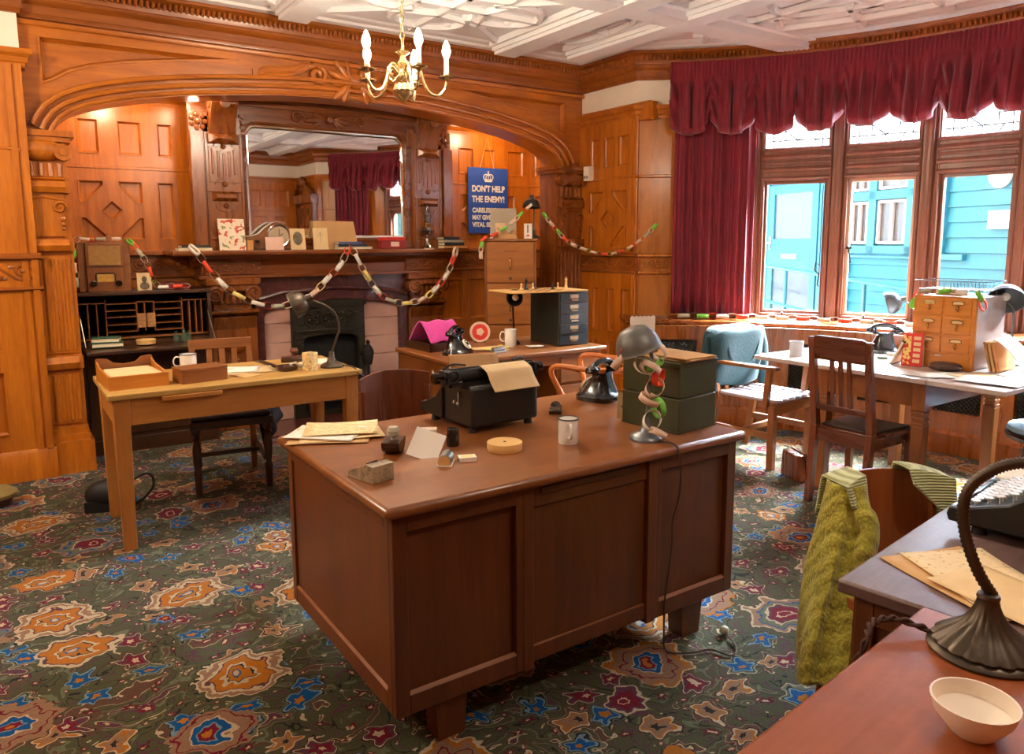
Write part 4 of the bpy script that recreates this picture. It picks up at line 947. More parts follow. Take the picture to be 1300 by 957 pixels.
for x in (-.255, .275): MB().bx(x-.02, x+.02, -.455, -.42, .135, .735).build('stile', 'desk', T, bev=.003)

# ------------------------------------------------------------------ left oak table
T = thing('writing_table', 'light oak writing table with square legs in front of the writing bureau', 'table', (1.0, 4.2, 0))
mb = MB(); mb.bx(-.632, .632, -.325, .325, .745, .775); mb.build('top', 'tabletop', T, bev=.006)
mb = MB()
mb.bx(-.59, .6, -.298, -.278, .615, .745); mb.bx(-.59, .6, .278, .298, .615, .745); mb.bx(-.605, -.585, -.28, .28, .615, .745); mb.bx(.585, .605, -.28, .28, .615, .745); mb.build('apron', 'tableoak', T, bev=.003)
MB().bx(-.40, -.12, -.33, -.29, .722, .744).build('writing_slide', 'tableoak', T, bev=.003)
for x in (-.575, .575):
    for y in (-.27, .27): MB().taper((x, y, 0), (.055, .055), (x, y, .745), (.075, .075)).build('leg', 'tableoakz', T, bev=.004)

# ------------------------------------------------------------------ rear kneehole desk
T = thing('kneehole_desk', 'brown kneehole desk with cup drawer pulls in front of the fireplace recess', 'desk', (2.83, 4.28, 0))
MB().bx(-.63, .63, -.38, .37, .73, .76).build('top', 'mid', T, bev=.008)
for x0, x1 in ((-.61, -.26), (.22, .61)):
    b = MB(); b.bx(x0, x1, -.34, .34, .06, .73); o = b.build('pedestal', 'midz', T)
    MB().bx(x0+.02, x1-.02, -.32, .32, 0, .06).build('plinth', 'darkw', T)
    for z0, z1 in ((.53, .70), (.34, .51), (.09, .32)):
        d = MB(); d.bx(x0+.025, x1-.025, -.355, -.33, z0, z1); d = d.build('drawer', 'mid', T, bev=.004); c = (x0+x1)/2; zc = (z0+z1)/2-.01
        p = MB(); p.sph((c, -.356, zc), .045, 14, (1, .12, .36)); p.build('recessed_pull', 'soot_dark', d); p = MB(); p.bx(c-.004, c+.004, -.358, -.35, zc+.045, zc+.065); p.build('keyhole', 'soot_dark', d)
MB().bx(-.26, .22, -.345, -.325, .66, .73).build('kneehole_rail', 'mid', T); MB().bx(-.26, .22, .3, .32, .1, .73).build('back_board', 'darkw', T)
MB().bx(-.57, -.3, -.372, -.34, .705, .727).build('writing_slide', 'mid', T)

# ------------------------------------------------------------------ right drop-leaf table
T = thing('dropleaf_table', 'oak drop-leaf table with ringed square legs beside the bow window', 'table', (4.42, 2.28, 0))
MB().bx(-.5, .48, -.335, .30, .735, .76).build('top', 'daylit_top', T, bev=.004)
MB().bx(-.5, .48, -.71, -.34, .735, .76).build('leaf', 'daylit_top', T, bev=.004); MB().bx(-.5, .48, .305, .74, .735, .76).build('leaf', 'daylit_top', T, bev=.004)
b = MB(); b.bx(-.45, -.43, -.3, .3, .6, .735); b.bx(.41, .43, -.3, .3, .6, .735); b.bx(-.44, .42, -.31, -.29, .6, .735); b.bx(-.44, .42, .29, .31, .6, .735); b.build('apron', 'mid', T)
for x in (-.42, .40):
    for y in (-.28, .28):
        l = MB(); l.bx(x-.035, x+.035, y-.035, y+.035, .58, .735)
        for z in (.565, .535, .505): l.box((x, y, z), (.066, .066, .018))
        l.bx(x-.028, x+.028, y-.028, y+.028, .49, .58); l.taper((x, y, 0), (.058, .058), (x, y, .495), (.066, .066)); l.build('leg', 'midz', T, bev=.004)

# ------------------------------------------------------------------ foreground desks
T = thing('clerk_desk', 'brown desk with a dull blue-grey sheen carrying the black typewriter at right foreground', 'desk', (1.435, .868, 0), RAD(7.6))
MB().bx(0, 1.5, -.8, 0, .73, .76).build('top', 'grey_top', T, bev=.006)
MB().bx(.04, .42, -.76, -.03, .07, .73).build('pedestal', 'desk', T, bev=.004); MB().bx(1.08, 1.46, -.76, -.03, .07, .73).build('pedestal', 'desk', T, bev=.004)
b = MB(); b.bx(.025, .04, -.76, -.72, .07, .73); b.bx(.025, .04, -.07, -.03, .07, .73); b.bx(.0255, .04, -.72, -.07, .67, .73); b.bx(.0255, .04, -.72, -.07, .07, .14); b.build('end_frame', 'desk', T, bev=.003)
for x0, x1 in ((.06, .4), (1.1, 1.44)):
    for z0, z1 in ((.55, .71), (.36, .53), (.1, .34)):
        d = MB().bx(x0, x1, -.032, -.012, z0, z1).build('drawer', 'desk', T, bev=.003); MB().sph(((x0+x1)/2, -.005, (z0+z1)/2), .016, 10).build('knob', 'brass', d)
for x0, x1 in ((.07, .4), (1.11, 1.44)): MB().bx(x0, x1, -.72, -.07, 0, .07).build('plinth', 'darkw', T)
T = thing('reddish_desk', 'polished reddish wooden desk at the bottom right corner under the ribbed lamp', 'desk', (1.404, .672, 0), RAD(6.3))
MB().bx(-.95, 0, -.75, 0, .76, .79).build('top', 'rosew', T, bev=.006)
MB().bx(-.92, -.03, -.72, -.03, .62, .76).build('apron', 'desk', T, bev=.003)
for x in (-.88, -.07):
    for y in (-.68, -.07): MB().taper((x, y, 0), (.05, .05), (x, y, .62), (.07, .07)).build('leg', 'desk', T, bev=.003)

# ------------------------------------------------------------------ chairs
def back_panel(w, z0, z1, crown, bow_, th=.014, n=20):   # bent plywood back: centre plane y = 0, concave towards -y
    mb = MB()
    rows = []
    for j in range(9):
        v = j/8; rows.append([])
        for i in range(n+1):
            u = -1+2*i/n; x = u*w/2*(1-.04*(1-v)); top = z1-crown*u*u; z = z0+(top-z0)*v
            rows[-1].append((x, -bow_*u*u, z))
    for s in (-1, 1):
        pass
    g = [[[mb.v((x, y+s*th/2, z)) for x, y, z in r] for r in rows] for s in (-1, 1)]
    for k in (0, 1):
        for j in range(8):
            for i in range(n): mb.f([g[k][j][i], g[k][j][i+1], g[k][j+1][i+1], g[k][j+1][i]])
    for j in range(8):
        for i in (0, n): mb.f([g[0][j][i], g[0][j+1][i], g[1][j+1][i], g[1][j][i]])
    for j in (0, 8):
        for i in range(n): mb.f([g[0][j][i], g[0][j][i+1], g[1][j][i+1], g[1][j][i]])
    return mb
def panel_chair(label, loc, rz, w=.38, top=.9, mat='mahog', lean=.06):
    # faces local -y
    T = thing('office_chair', label, 'chair', loc, rz)
    o = back_panel(w, top-.33, top, .025, .05).build('backrest', mat, T, bev=.002); o.location = (0, .2, 0); o.rotation_euler = (-lean, 0, 0)
    s = MB(); s.plate([(-.19, .18), (-.205, -.2)]+[(-.205+.41*i/8, -.2-.03*sin(pi*i/8)) for i in range(1, 8)]+[(.205, -.2), (.19, .18)], [], .028); o = s.build('seat', mat, T, bev=.006); o.location = (0, 0, .43)
    for x in (-.17, .17):
        MB().tube([(x, .21, 0), (x, .185, .43), (x*.98, .20, top-.08)], .017, 8).build('rear_leg', mat, T)
        MB().taper((x, -.18, 0), (.03, .03), (x, -.17, .43), (.042, .042)).build('front_leg', mat, T, bev=.004)
        MB().bx(x-.01, x+.01, -.16, .19, .2, .228).build('side_stretcher', mat, T)
    MB().bx(-.17, .17, -.19, -.15, .385, .43).build('seat_rail', mat, T)
    return T
panel_chair('dark chair with a curved plywood back behind the main desk', (1.485, 2.93, 0), RAD(2), .36, .888)
panel_chair('chair with a curved brown back draped in the mustard knit beyond the clerk desk', (2.10, 1.0, 0), RAD(-22), .37, .78, 'redback')

# dining chair (faces +x): local faces -y, rotated +90deg
T = thing('dining_chair', 'dark slat-back dining chair with a leather drop seat drawn up to the drop-leaf table', 'chair', (3.95, 2.30, 0), RAD(90))
for x in (-.165, .165):
    l = MB(); l.taper((x, .215, 0), (.036, .04), (x, .18, .45), (.038, .044)); l.taper((x, .18, .45), (.038, .044), (x, .25, .945), (.036, .03)); l.bx(x-.019, x+.019, .233, .265, .945, .953); l.build('back_post', 'mahog', T, bev=.003)
    MB().taper((x*1.08, -.2, 0), (.03, .03), (x*1.08, -.2, .42), (.044, .044)).build('front_leg', 'mahog', T, bev=.003)
    MB().bx(x-.01, x+.01, -.19, .18, .36, .42).build('side_rail', 'mahogx', T)
r = MB(); yb = lambda z: .18+.07*(z-.45)/.5
prof = [(-.165, .83), (.165, .83), (.165, .94)]+[(.15-.0*i, .945+.012*min(1, i)) for i in range(1, 2)]+[(.13, .965), (-.13, .965), (-.15, .957), (-.165, .94)]
r.M = Matrix.Translation((0, yb(.83), .83)) @ Matrix.Rotation(-.14, 4, 'X') @ Matrix.Translation((0, -.01, -.83)); r.prism(prof, -.002, .022); r.M = Matrix(); r.build('top_rail', 'mahogx', T, bev=.003)
r = MB(); r.taper((0, yb(.555), .54), (.33, .022), (0, yb(.58), .575), (.33, .022)); r.build('cross_rail', 'mahogx', T, bev=.003)
for x in (-.05, 0, .05): MB().taper((x, yb(.57), .565), (.024, .012), (x, yb(.835), .84), (.024, .012)).build('slat', 'mahog', T)
MB().bx(-.2, .2, -.225, -.2, .36, .43).build('seat_rail', 'mahogx', T); MB().bx(-.165, .165, .165, .19, .36, .43).build('seat_rail', 'mahogx', T)
b = MB(); b.prism([(-.205, -.23), (.205, -.23), (.18, .17), (-.18, .17)], .42, .44, 'XY'); b.build('seat_frame', 'mahogx', T, bev=.004)
b = MB(); b.prism([(-.175, -.2), (.175, -.2), (.15, .14), (-.15, .14)], .44, .452, 'XY'); b.build('seat_pad', 'dleather', T, bev=.006)

# oak chair behind the left table (faces -y)
T = thing('turned_leg_chair', 'dark-seated oak chair with turned front legs tucked behind the light oak table', 'chair', (1.10, 4.74, 0), RAD(-8))
for x in (-.2, .2):
    l = MB(); l.lathe([(.02, 0), (.022, .12), (.026, .14), (.017, .16), (.024, .2), (.026, .28), (.016, .33), (.026, .345), (.018, .36), (.028, .38), (.028, .44)], 14, (x, -.22, 0)); l.build('front_leg', 'darkwz', T)
    l = MB(); l.taper((x*.85, .24, 0), (.035, .035), (x*.85, .2, .45), (.038, .038)); l.taper((x*.85, .2, .45), (.036, .034), (x*.85, .26, .86), (.034, .026)); l.build('back_post', 'mid', T, bev=.003)
    MB().bx(x*.92-.012, x*.92+.012, -.21, .21, .17, .2).build('side_stretcher', 'darkw', T)
MB().bx(-.18, .18, -.012, .012, .175, .2).build('cross_stretcher', 'darkw', T)
b = MB(); b.prism([(-.235, -.25), (.235, -.25), (.2, .2), (-.2, .2)], .40, .445, 'XY'); b.build('seat_frame', 'darkw', T, bev=.005)
b = MB(); b.prism([(-.225, -.24), (.225, -.24), (.19, .19), (-.19, .19)], .445, .475, 'XY'); b.build('seat_pad', 'dleather', T, bev=.014)
b = MB(); b.M = Matrix.Translation((0, .255, .835)) @ Matrix.Rotation(-.12, 4, 'X'); b.bx(-.19, .19, -.012, .012, -.03, .035); b.build('top_rail', 'mid', T, bev=.004)
for x in (-.07, .005, .08): MB().taper((x, .205, .5), (.03, .012), (x, .25, .82), (.034, .012)).build('slat', 'mid', T)
MB().bx(-.17, .17, .192, .212, .49, .53).build('lower_rail', 'mid', T, bev=.003)
# navy coat hanging off that chair
b = MB()
def coat(u, v):
    x = .12+.16*u; y = -.16+.36*u-.02*sin(v*9); z = .47-.28*v*(1-.55*u)
    return (x+.03*v+.012*sin(u*14), y+.0+.02*sin(v*7+u*5), z+.006)
b.grid(coat, 16, 14); o = b.build('navy_coat', 'navy_cloth', None, solid=.012, sub=1); tag(o, 'dark navy coat hanging over the edge of the turned-leg chair', 'coat', None, (1.12, 4.70, 0), RAD(-8))

# bentwood armchair near the kneehole desk
T = thing('bentwood_armchair', 'orange bentwood armchair with looped arms in front of the kneehole desk', 'chair', (3.02, 3.42, 0), RAD(30))   # local faces +y
s = MB(); s.lathe([(.001, .43), (.2, .43), (.21, .44), (.21, .455), (.2, .462), (.001, .458)], 32, sx=1.02); s.build('seat', 'bent', T)
for x in (-1, 1):
    p = smoothpath([(x*.16, .15, .44), (x*.2, .2, .56), (x*.245, .25, .69), (x*.25, .235, .735), (x*.25, .18, .745), (x*.25, .0, .735), (x*.23, -.16, .74), (x*.16, -.22, .75), (0, -.25, .755)], 6)
    MB().tube(p, .017, 10).build('arm', 'bent', T)
    MB().tube(smoothpath([(x*.15, .14, .43), (x*.165, .165, .2), (x*.18, .19, 0)], 5), [.018]*11, 8).build('front_leg', 'bent', T)
    MB().tube(smoothpath([(x*.19, -.27, 0), (x*.16, -.2, .25), (x*.15, -.19, .45), (x*.16, -.22, .75), (x*.15, -.25, .84)], 5), .016, 8).build('rear_leg', 'bent', T)
b = MB(); b.tube(smoothpath([(-.15, -.25, .84), (-.09, -.275, .87), (0, -.285, .875), (.09, -.275, .87), (.15, -.25, .84)], 5), .016, 8); b.build('top_rail', 'bent', T)
b = MB(); b.tube([(.15*cos(a), .15*sin(a), .22) for a in [2*pi*i/28 for i in range(28)]], .009, 6, True); b.build('leg_hoop', 'bent', T)

# slatted armchair by the window (faces -y)
T = thing('slatted_armchair', 'wooden armchair with a pale slatted seat at the near end of the bow window', 'chair', (4.26, 3.2, 0), RAD(6))
for x in (-.235, .235):
    MB().taper((x, -.22, 0), (.045, .045), (x, -.22, .42), (.045, .045)).build('front_leg', 'mid', T, bev=.003)
    l = MB(); l.taper((x, .26, 0), (.036, .045), (x, .2, .43), (.036, .045)); l.taper((x, .2, .43), (.036, .04), (x, .28, .86), (.034, .03)); l.build('back_post', 'mid', T, bev=.003)
    MB().taper((x*1.02, -.17, .4), (.04, .036), (x*1.02, -.19, .655), (.036, .036)).build('arm_support', 'mid', T, bev=.003)
    a = MB(); a.M = Matrix.Translation((x*1.04, 0, .655)); a.prism([(-.03, -.25), (.03, -.25), (.028, .24), (-.028, .24)], 0, .022, 'XY'); a.build('arm', 'mid', T, bev=.005)
    MB().bx(x-.012, x+.012, -.22, .22, .2, .24).build('side_stretcher', 'mid', T)
for k in range(6):
    x0 = -.235+.0795*k; s = MB()
    s.grid(lambda u, v: (x0+.074*u, -.245+.46*v, .445-.014*sin(pi*(x0+.037+.235)/.47)*(.4+.6*sin(pi*v))), 2, 8); s.build('seat_slat', 'daylit_slat', T, solid=.016)
MB().bx(-.235, .235, -.235, -.205, .36, .425).build('seat_rail', 'mid', T); MB().bx(-.235, .235, .0, .025, .2, .235).build('cross_stretcher', 'mid', T)
r = MB(); r.M = Matrix.Translation((0, .265, .8)) @ Matrix.Rotation(-.18, 4, 'X'); r.bx(-.24, .24, -.012, .012, -.06, .06); r.build('top_rail', 'mid', T, bev=.005)
for x in (-.12, 0, .12): MB().taper((x, .2, .44), (.04, .012), (x, .26, .77), (.04, .012)).build('back_slat', 'mid', T)

# padded stool-like chair at the right edge
T = thing('cushioned_stool', 'dark turned-leg stool with a pale blue seat cushion at the right edge', 'stool', (4.63, 1.60, 0), RAD(20))
s = MB(); s.lathe([(.001, .40), (.2, .40), (.225, .415), (.23, .43), (.22, .442), (.001, .44)], 28); s.build('seat', 'darkw', T)
s = MB(); s.lathe([(.001, .44), (.2, .44), (.222, .455), (.215, .475), (.15, .487), (.001, .49)], 28); s.build('cushion', 'cushion', T)
for k in range(4):
    a = RAD(45+90*k); c, d = cos(a), sin(a)
    l = MB(); l.tube([(c*(.14+.11*t), d*(.14+.11*t), .41*(1-t)) for t in [i/12 for i in range(13)]], [.02, .017, .021, .024, .017, .026, .027, .026, .024, .022, .02, .018, .016], 10); l.build('leg', 'darkwz', T)
b = MB(); b.tube([(.15, .15, .2), (-.15, -.15, .2)], .011, 8); b.build('stretcher', 'darkwz', T)
b = MB(); b.tube(smoothpath([(-.2, .02, .42), (-.24, .0, .40), (-.3, -.02, .37), (-.33, 0, .35), (-.27, .03, .36), (-.21, .02, .40)], 5), .004, 6); b.build('cushion_tie', 'wire', T)

# ------------------------------------------------------------------ writing bureau with pigeonholes
T = thing('writing_bureau', 'dark fall-front writing bureau with open pigeonholes in the left of the recess', 'bureau', (.845, 5.86, 0))
w = .43
b = MB(); b.bx(-w, w, 0, .40, .03, .76); b.bx(-w-.01, w+.01, -.02, .41, 0, .1); b.build('lower_cupboard', 'darkw', T, bev=.003)
for x0, x1 in ((-w+.03, -.01), (.01, w-.03)):
    d = MB(); d.bx(x0, x1, -.012, .002, .13, .73); d = d.build('cupboard_door', 'darkwz', T, bev=.003); MB().bx(x0+.06, x1-.06, -.016, -.01, .2, .66).build('door_panel', 'darkwz', d, bev=.003)
for s in (-1, 1):
    b = MB(); b.prism([(0, .76), (.4, .76), (.4, 1.13), (.02, 1.13)], s*w-.012, s*w+.012, 'YZ'); b.build('side', 'darkwz', T)
MB().bx(-w-.015, w+.015, .0, .41, 1.115, 1.14).build('top', 'darkw', T, bev=.004); MB().bx(-w, w, .38, .4, .76, 1.12).build('back', 'soot_dark', T)
f = MB(); f.M = Matrix.Translation((0, 0, .775)) @ Matrix.Rotation(.03, 4, 'X'); f.bx(-w+.01, w-.01, -.38, .36, -.012, .012); f.M = Matrix(); f.build('fall_flap', 'darkw', T, bev=.004)
for s in (-1, 1): MB().tube([(s*(w-.015), .02, .98), (s*(w-.02), -.2, .79)], .004, 6).build('flap_stay', 'steel', T)
p = MB(); y0, y1 = .08, .36
p.bx(-w+.012, w-.012, y0, y1, .80, .812)
for x in (-.25, -.052, .0, .062, .25): p.bx(x-.004, x+.004, y0, y1, .81 if abs(x) > .2 else .85, 1.08 if abs(x) > .2 else 1.06)
for x in (-.36, -.305, .3, .345, .385): p.bx(x-.004, x+.004, y0, y1, .81, 1.06)
for x0, x1 in ((-w, -.25), (.25, w)): p.bx(x0, x1, y0, y1, 1.055, 1.063)
for x0, x1, dz in ((-.25, -.052, 0), (.062, .25, .0)):
    for z in (.85, .90, .955, 1.0, 1.05): p.bx(x0, x1, y0, y1, z+dz-.003, z+dz+.003)
p.bx(-.052, .062, y0, y1, 1.055, 1.063); p.build('pigeonholes', 'mid', T)
for x in (-.025, .038):
    c = MB(); c.box((x, .085, .925), (.055, .03, .1)); c = c.build('card_bundle', 'kraft_b')
    tag(c, ('left' if x < 0 else 'right')+' bundle of brown cards standing in the bureau pigeonholes', 'cards', 'card bundles in the bureau', (.845, 5.86, 0))

# wooden filing cabinet across the corner of the recess
T = thing('filing_cabinet', 'tall brown wooden filing cabinet standing across the right corner of the recess', 'cabinet', (3.62, 5.33, 0), RAD(-34))
b = MB(); b.bx(-.222, .222, .012, .56, .04, 1.48); b.build('carcass', 'midz', T, bev=.003)
b = MB(); b.bx(-.235, .235, -.005, .57, 1.48, 1.503); b.build('top', 'mid', T, bev=.006); MB().bx(-.23, .23, .0, .56, 0, .05).build('plinth', 'mid', T)
for k in range(4):
    z1 = 1.475-.36*k; z0 = z1-.345
    d = MB(); d.bx(-.2, .2, -.002, .02, z0, z1); d = d.build('drawer', 'cab_front', T, bev=.004)
    h = MB(); zc = z0+.16; h.tube(smoothpath([(0, -.004, zc+.05), (0, -.025, zc+.035), (0, -.028, zc), (0, -.025, zc-.035), (0, -.004, zc-.05)], 4), [.006]*4+[.009]*9+[.006]*4, 8); h.build('drop_handle', 'brass', d)
    MB().bx(-.05, .05, -.004, 0, z1-.085, z1-.07).build('label_slot', 'mid', d); MB().cyl((0, -.006, z0+.035), (0, 0, z0+.035), .014, seg=12).build('lock', 'bronze', d)
# ------------------------------------------------------------------ reusable small things
ZD, ZL, ZR, ZT, ZA, ZB, ZM = .77, .775, .76, .76, .76, .79, 1.42
def mug(loc, rz, label, r=.042, h=.085, mat='white', rim='navyrim', handle=True):
    T = thing('enamel_mug', label, 'mug', loc, rz)
    MB().lathe([(r*.96, 0), (r, .004), (r, h), (r-.003, h), (r-.004, .006), (.001, .005)], 28).build('cup', mat, T)
    MB().tube([(r*cos(a), r*sin(a), h) for a in [2*pi*i/28 for i in range(28)]], .0026, 6, True).build('rim', rim, T)
    if handle: MB().tube(smoothpath([(r-.002, 0, h*.82), (r+.02, 0, h*.86), (r+.032, 0, h*.6), (r+.024, 0, h*.34), (r-.002, 0, h*.28)], 5), .0055, 8, flat=.7).build('handle', mat, T)
    return T
def phone(loc, rz, label):
    T = thing('rotary_telephone', label, 'telephone', loc, rz)      # dial faces local -y
    b = MB()
    def ring(w, d, z, dy=0, n=20, p=4):
        out = []
        for i in range(n):
            a = 2*pi*i/n; c, s = cos(a), sin(a); k = (abs(c)**p+abs(s)**p)**(-1/p); out.append(b.v((w*c*k, d*s*k+dy, z)))
        return out
    b.loft([ring(.082, .092, 0), ring(.082, .092, .02), ring(.076, .085, .026), ring(.066, .07, .045, .004), ring(.052, .05, .085, .012), ring(.046, .036, .11, .018), ring(.052, .034, .122, .018), ring(.05, .032, .128, .018)])
    b.build('body', 'bake', T, sm=40)
    for s in (-1, 1):
        c = MB(); c.tube([(s*.035, .018, .12), (s*.06, .018, .135), (s*.064, .018, .155)], .011, 8); c.tube([(s*.058, -.002, .15), (s*.058, .04, .15)], .008, 6); c.build('cradle', 'bake', T)
    h = MB(); h.tube(smoothpath([(-.085, .018, .15), (-.06, .018, .168), (0, .018, .178), (.06, .018, .168), (.085, .018, .15)], 5), [.014]*21, 10)
    for s in (-1, 1): h.lathe([(.016, 0), (.03, .012), (.031, .03), (.027, .036), (0, .036)], 18, (s*.078, .018, .162), (s*.25, 0, -1))
    h.build('handset', 'bake', T)
    o = MB().lathe([(.036, 0), (.037, .006), (.033, .01), (0, .01)], 26, (0, -.058, .068), (0, -.72, .6)).build('dial', 'dial', T)
    d = MB(); ax = V((0, -.72, .6)).normalized(); x = V((1, 0, 0)); y = ax.cross(x); c0 = V((0, -.058, .068))+ax*.0105
    for k in range(10): a = RAD(30*k-30); q = c0+.024*(cos(a)*x+sin(a)*y); d.lathe([(.0052, 0), (.0052, .001), (0, .001)], 10, q, ax)
    d.lathe([(.013, 0), (.012, .002), (0, .002)], 16, c0, ax); d.build('finger_wheel', 'bake', o)
    d = MB().bx(-.022, .022, -.0925, -.09, .004, .018).build('drawer', 'bake', T)
    return T
def shade_mb(c, ax, r=.08, d=.075, open_=True, collar=True):
    m = MB(); pr = ([(.018, -.03), (.02, 0)] if collar else [(.001, -.0005), (.02, 0)])+[(.02+(r-.02)*sin(RAD(t)), d*(1-cos(RAD(t)))) for t in (25, 45, 60, 72, 82, 90)]+[(r+.002, d+.003), (r-.002, d+.001)]+[(.018+(r-.024)*sin(RAD(t)), d*(1-cos(RAD(t)))+.003) for t in (82, 60, 40, 15)]+[(.001, .004)]
    m.lathe(pr, 28, c, ax); return m
def goose_lamp(name, loc, label, neck, shade_c, shade_ax, mat, base='cone', r=.08, d=.075, rb=.06, mats=None, cat='desk lamp', collar=True):
    T = thing(name, label, cat, loc); L = V(loc)
    b = MB()
    if base == 'cone': b.lathe([(rb, 0), (rb, .006), (rb*.96, .012), (rb*.8, .02), (rb*.45, .03), (rb*.27, .05), (rb*.22, .085), (.001, .088)], 28)
    b.build('base', mat, T)
    n = MB(); n.tube(smoothpath([V(p)-L for p in neck], 8), .0065, 10); n.build('gooseneck', mat, T)
    s = shade_mb(V(shade_c)-L, V(shade_ax), r, d, True, collar).build('shade', mats or mat, T)
    bb = MB(); bb.sph(V(shade_c)-L+V(shade_ax).normalized()*d*.6, .024, 14); bb.build('bulb', 'white', s)
    return T
def book(name, label, loc, dims, rz, cover, pages='pages', cat='book', group=None, tilt=None):
    T = thing(name, label, cat, loc, rz, group); w, d, h = dims
    if tilt: T.rotation_euler = (tilt[0], tilt[1], rz)
    c = MB(); t = min(.004, h*.16); c.bx(-w/2, w/2, -d/2, d/2, 0, t); c.bx(-w/2, w/2, -d/2, d/2, h-t, h); c.bx(-w/2, w/2, d/2-t, d/2, 0, h); c.build('cover', cover, T)
    MB().bx(-w/2+.004, w/2-.004, -d/2+.004, d/2-t, t, h-t).build('pages', pages, T); return T
def card(name, label, loc, w, h, rz, lean, mat, cat='card', th=.0012, tent=False, front=None):
    T = thing(name, label, cat, loc, rz) if tent else None
    if tent:
        for s, nm in ((-1, 'front_leaf'), (1, 'back_leaf')):
            m = MB(); m.M = Matrix.Translation((0, s*h*sin(lean)*1.0, 0)) @ Matrix.Rotation(s*lean, 4, 'X'); m.bx(-w/2, w/2, -th/2, th/2, 0, h); m.build(nm, mat if s < 0 or not front else front, T)
        return T
    m = MB(); m.M = Matrix.Rotation(-lean, 4, 'X'); m.bx(-w/2, w/2, 0, th, 0, h); o = m.build(name, mat); return tag(o, label, cat, None, loc, rz)
def sheet(name, label, loc, w, d, rz, mat='paper', group=None, curl=.004, th=.0006, cat='paper'):
    m = MB(); m.grid(lambda u, v: (w*(u-.5), d*(v-.5), curl*((2*u-1)**4+(2*v-1)**4*.7)*(.5+.5*sin(u*3+v*5+w*90))), 8, 8)
    o = m.build(name, mat, solid=th); return tag(o, label, cat, group, loc, rz)
PC = {'c': 'pinkp', 'w': 'paper', 'o': 'orange', 'g': 'lime', 'y': 'yellow', 's': 'greyp'}
def chain(label, pts, pat, L=.07, W=.036, H=.019, sag=0, spacing=.050, roll=0, jit=.25):
    P = smoothpath(pts, 8); T = thing('paper_chain', label, 'paper chain', P[0])
    acc = 0; nxt = 0; k = 0; out = []
    for a, b in zip(P, P[1:]):
        l = (b-a).length
        while nxt <= acc+l and l > 0: out.append((a+(b-a)*((nxt-acc)/l), (b-a).normalized())); nxt += spacing
        acc += l
    rnd = random.Random(len(out)+int(P[0].x*100))
    for p, t in out:
        up = V((0, 0, 1)) if abs(t.z) < .92 else V((0, -1, .1)); s = t.cross(up).normalized(); n = s.cross(t)
        ang = roll+(pi/2 if k % 2 else 0)+rnd.uniform(-jit, jit); a = cos(ang)*s+sin(ang)*n; b = -sin(ang)*s+cos(ang)*n
        m = MB(); N = 18; r0 = []; r1 = []
        for i in range(N):
            c = 2*pi*i/N; q = p-P[0]+t*(L/2*cos(c))+a*(W/2*sin(c)); r0.append(m.v(q-b*H/2)); r1.append(m.v(q+b*H/2))
        for i in range(N): m.f([r0[i], r0[(i+1) % N], r1[(i+1) % N], r1[i]])
        m.build('paper_link', PC[pat[k % len(pat)]], T, solid=.0008); k += 1
    return T

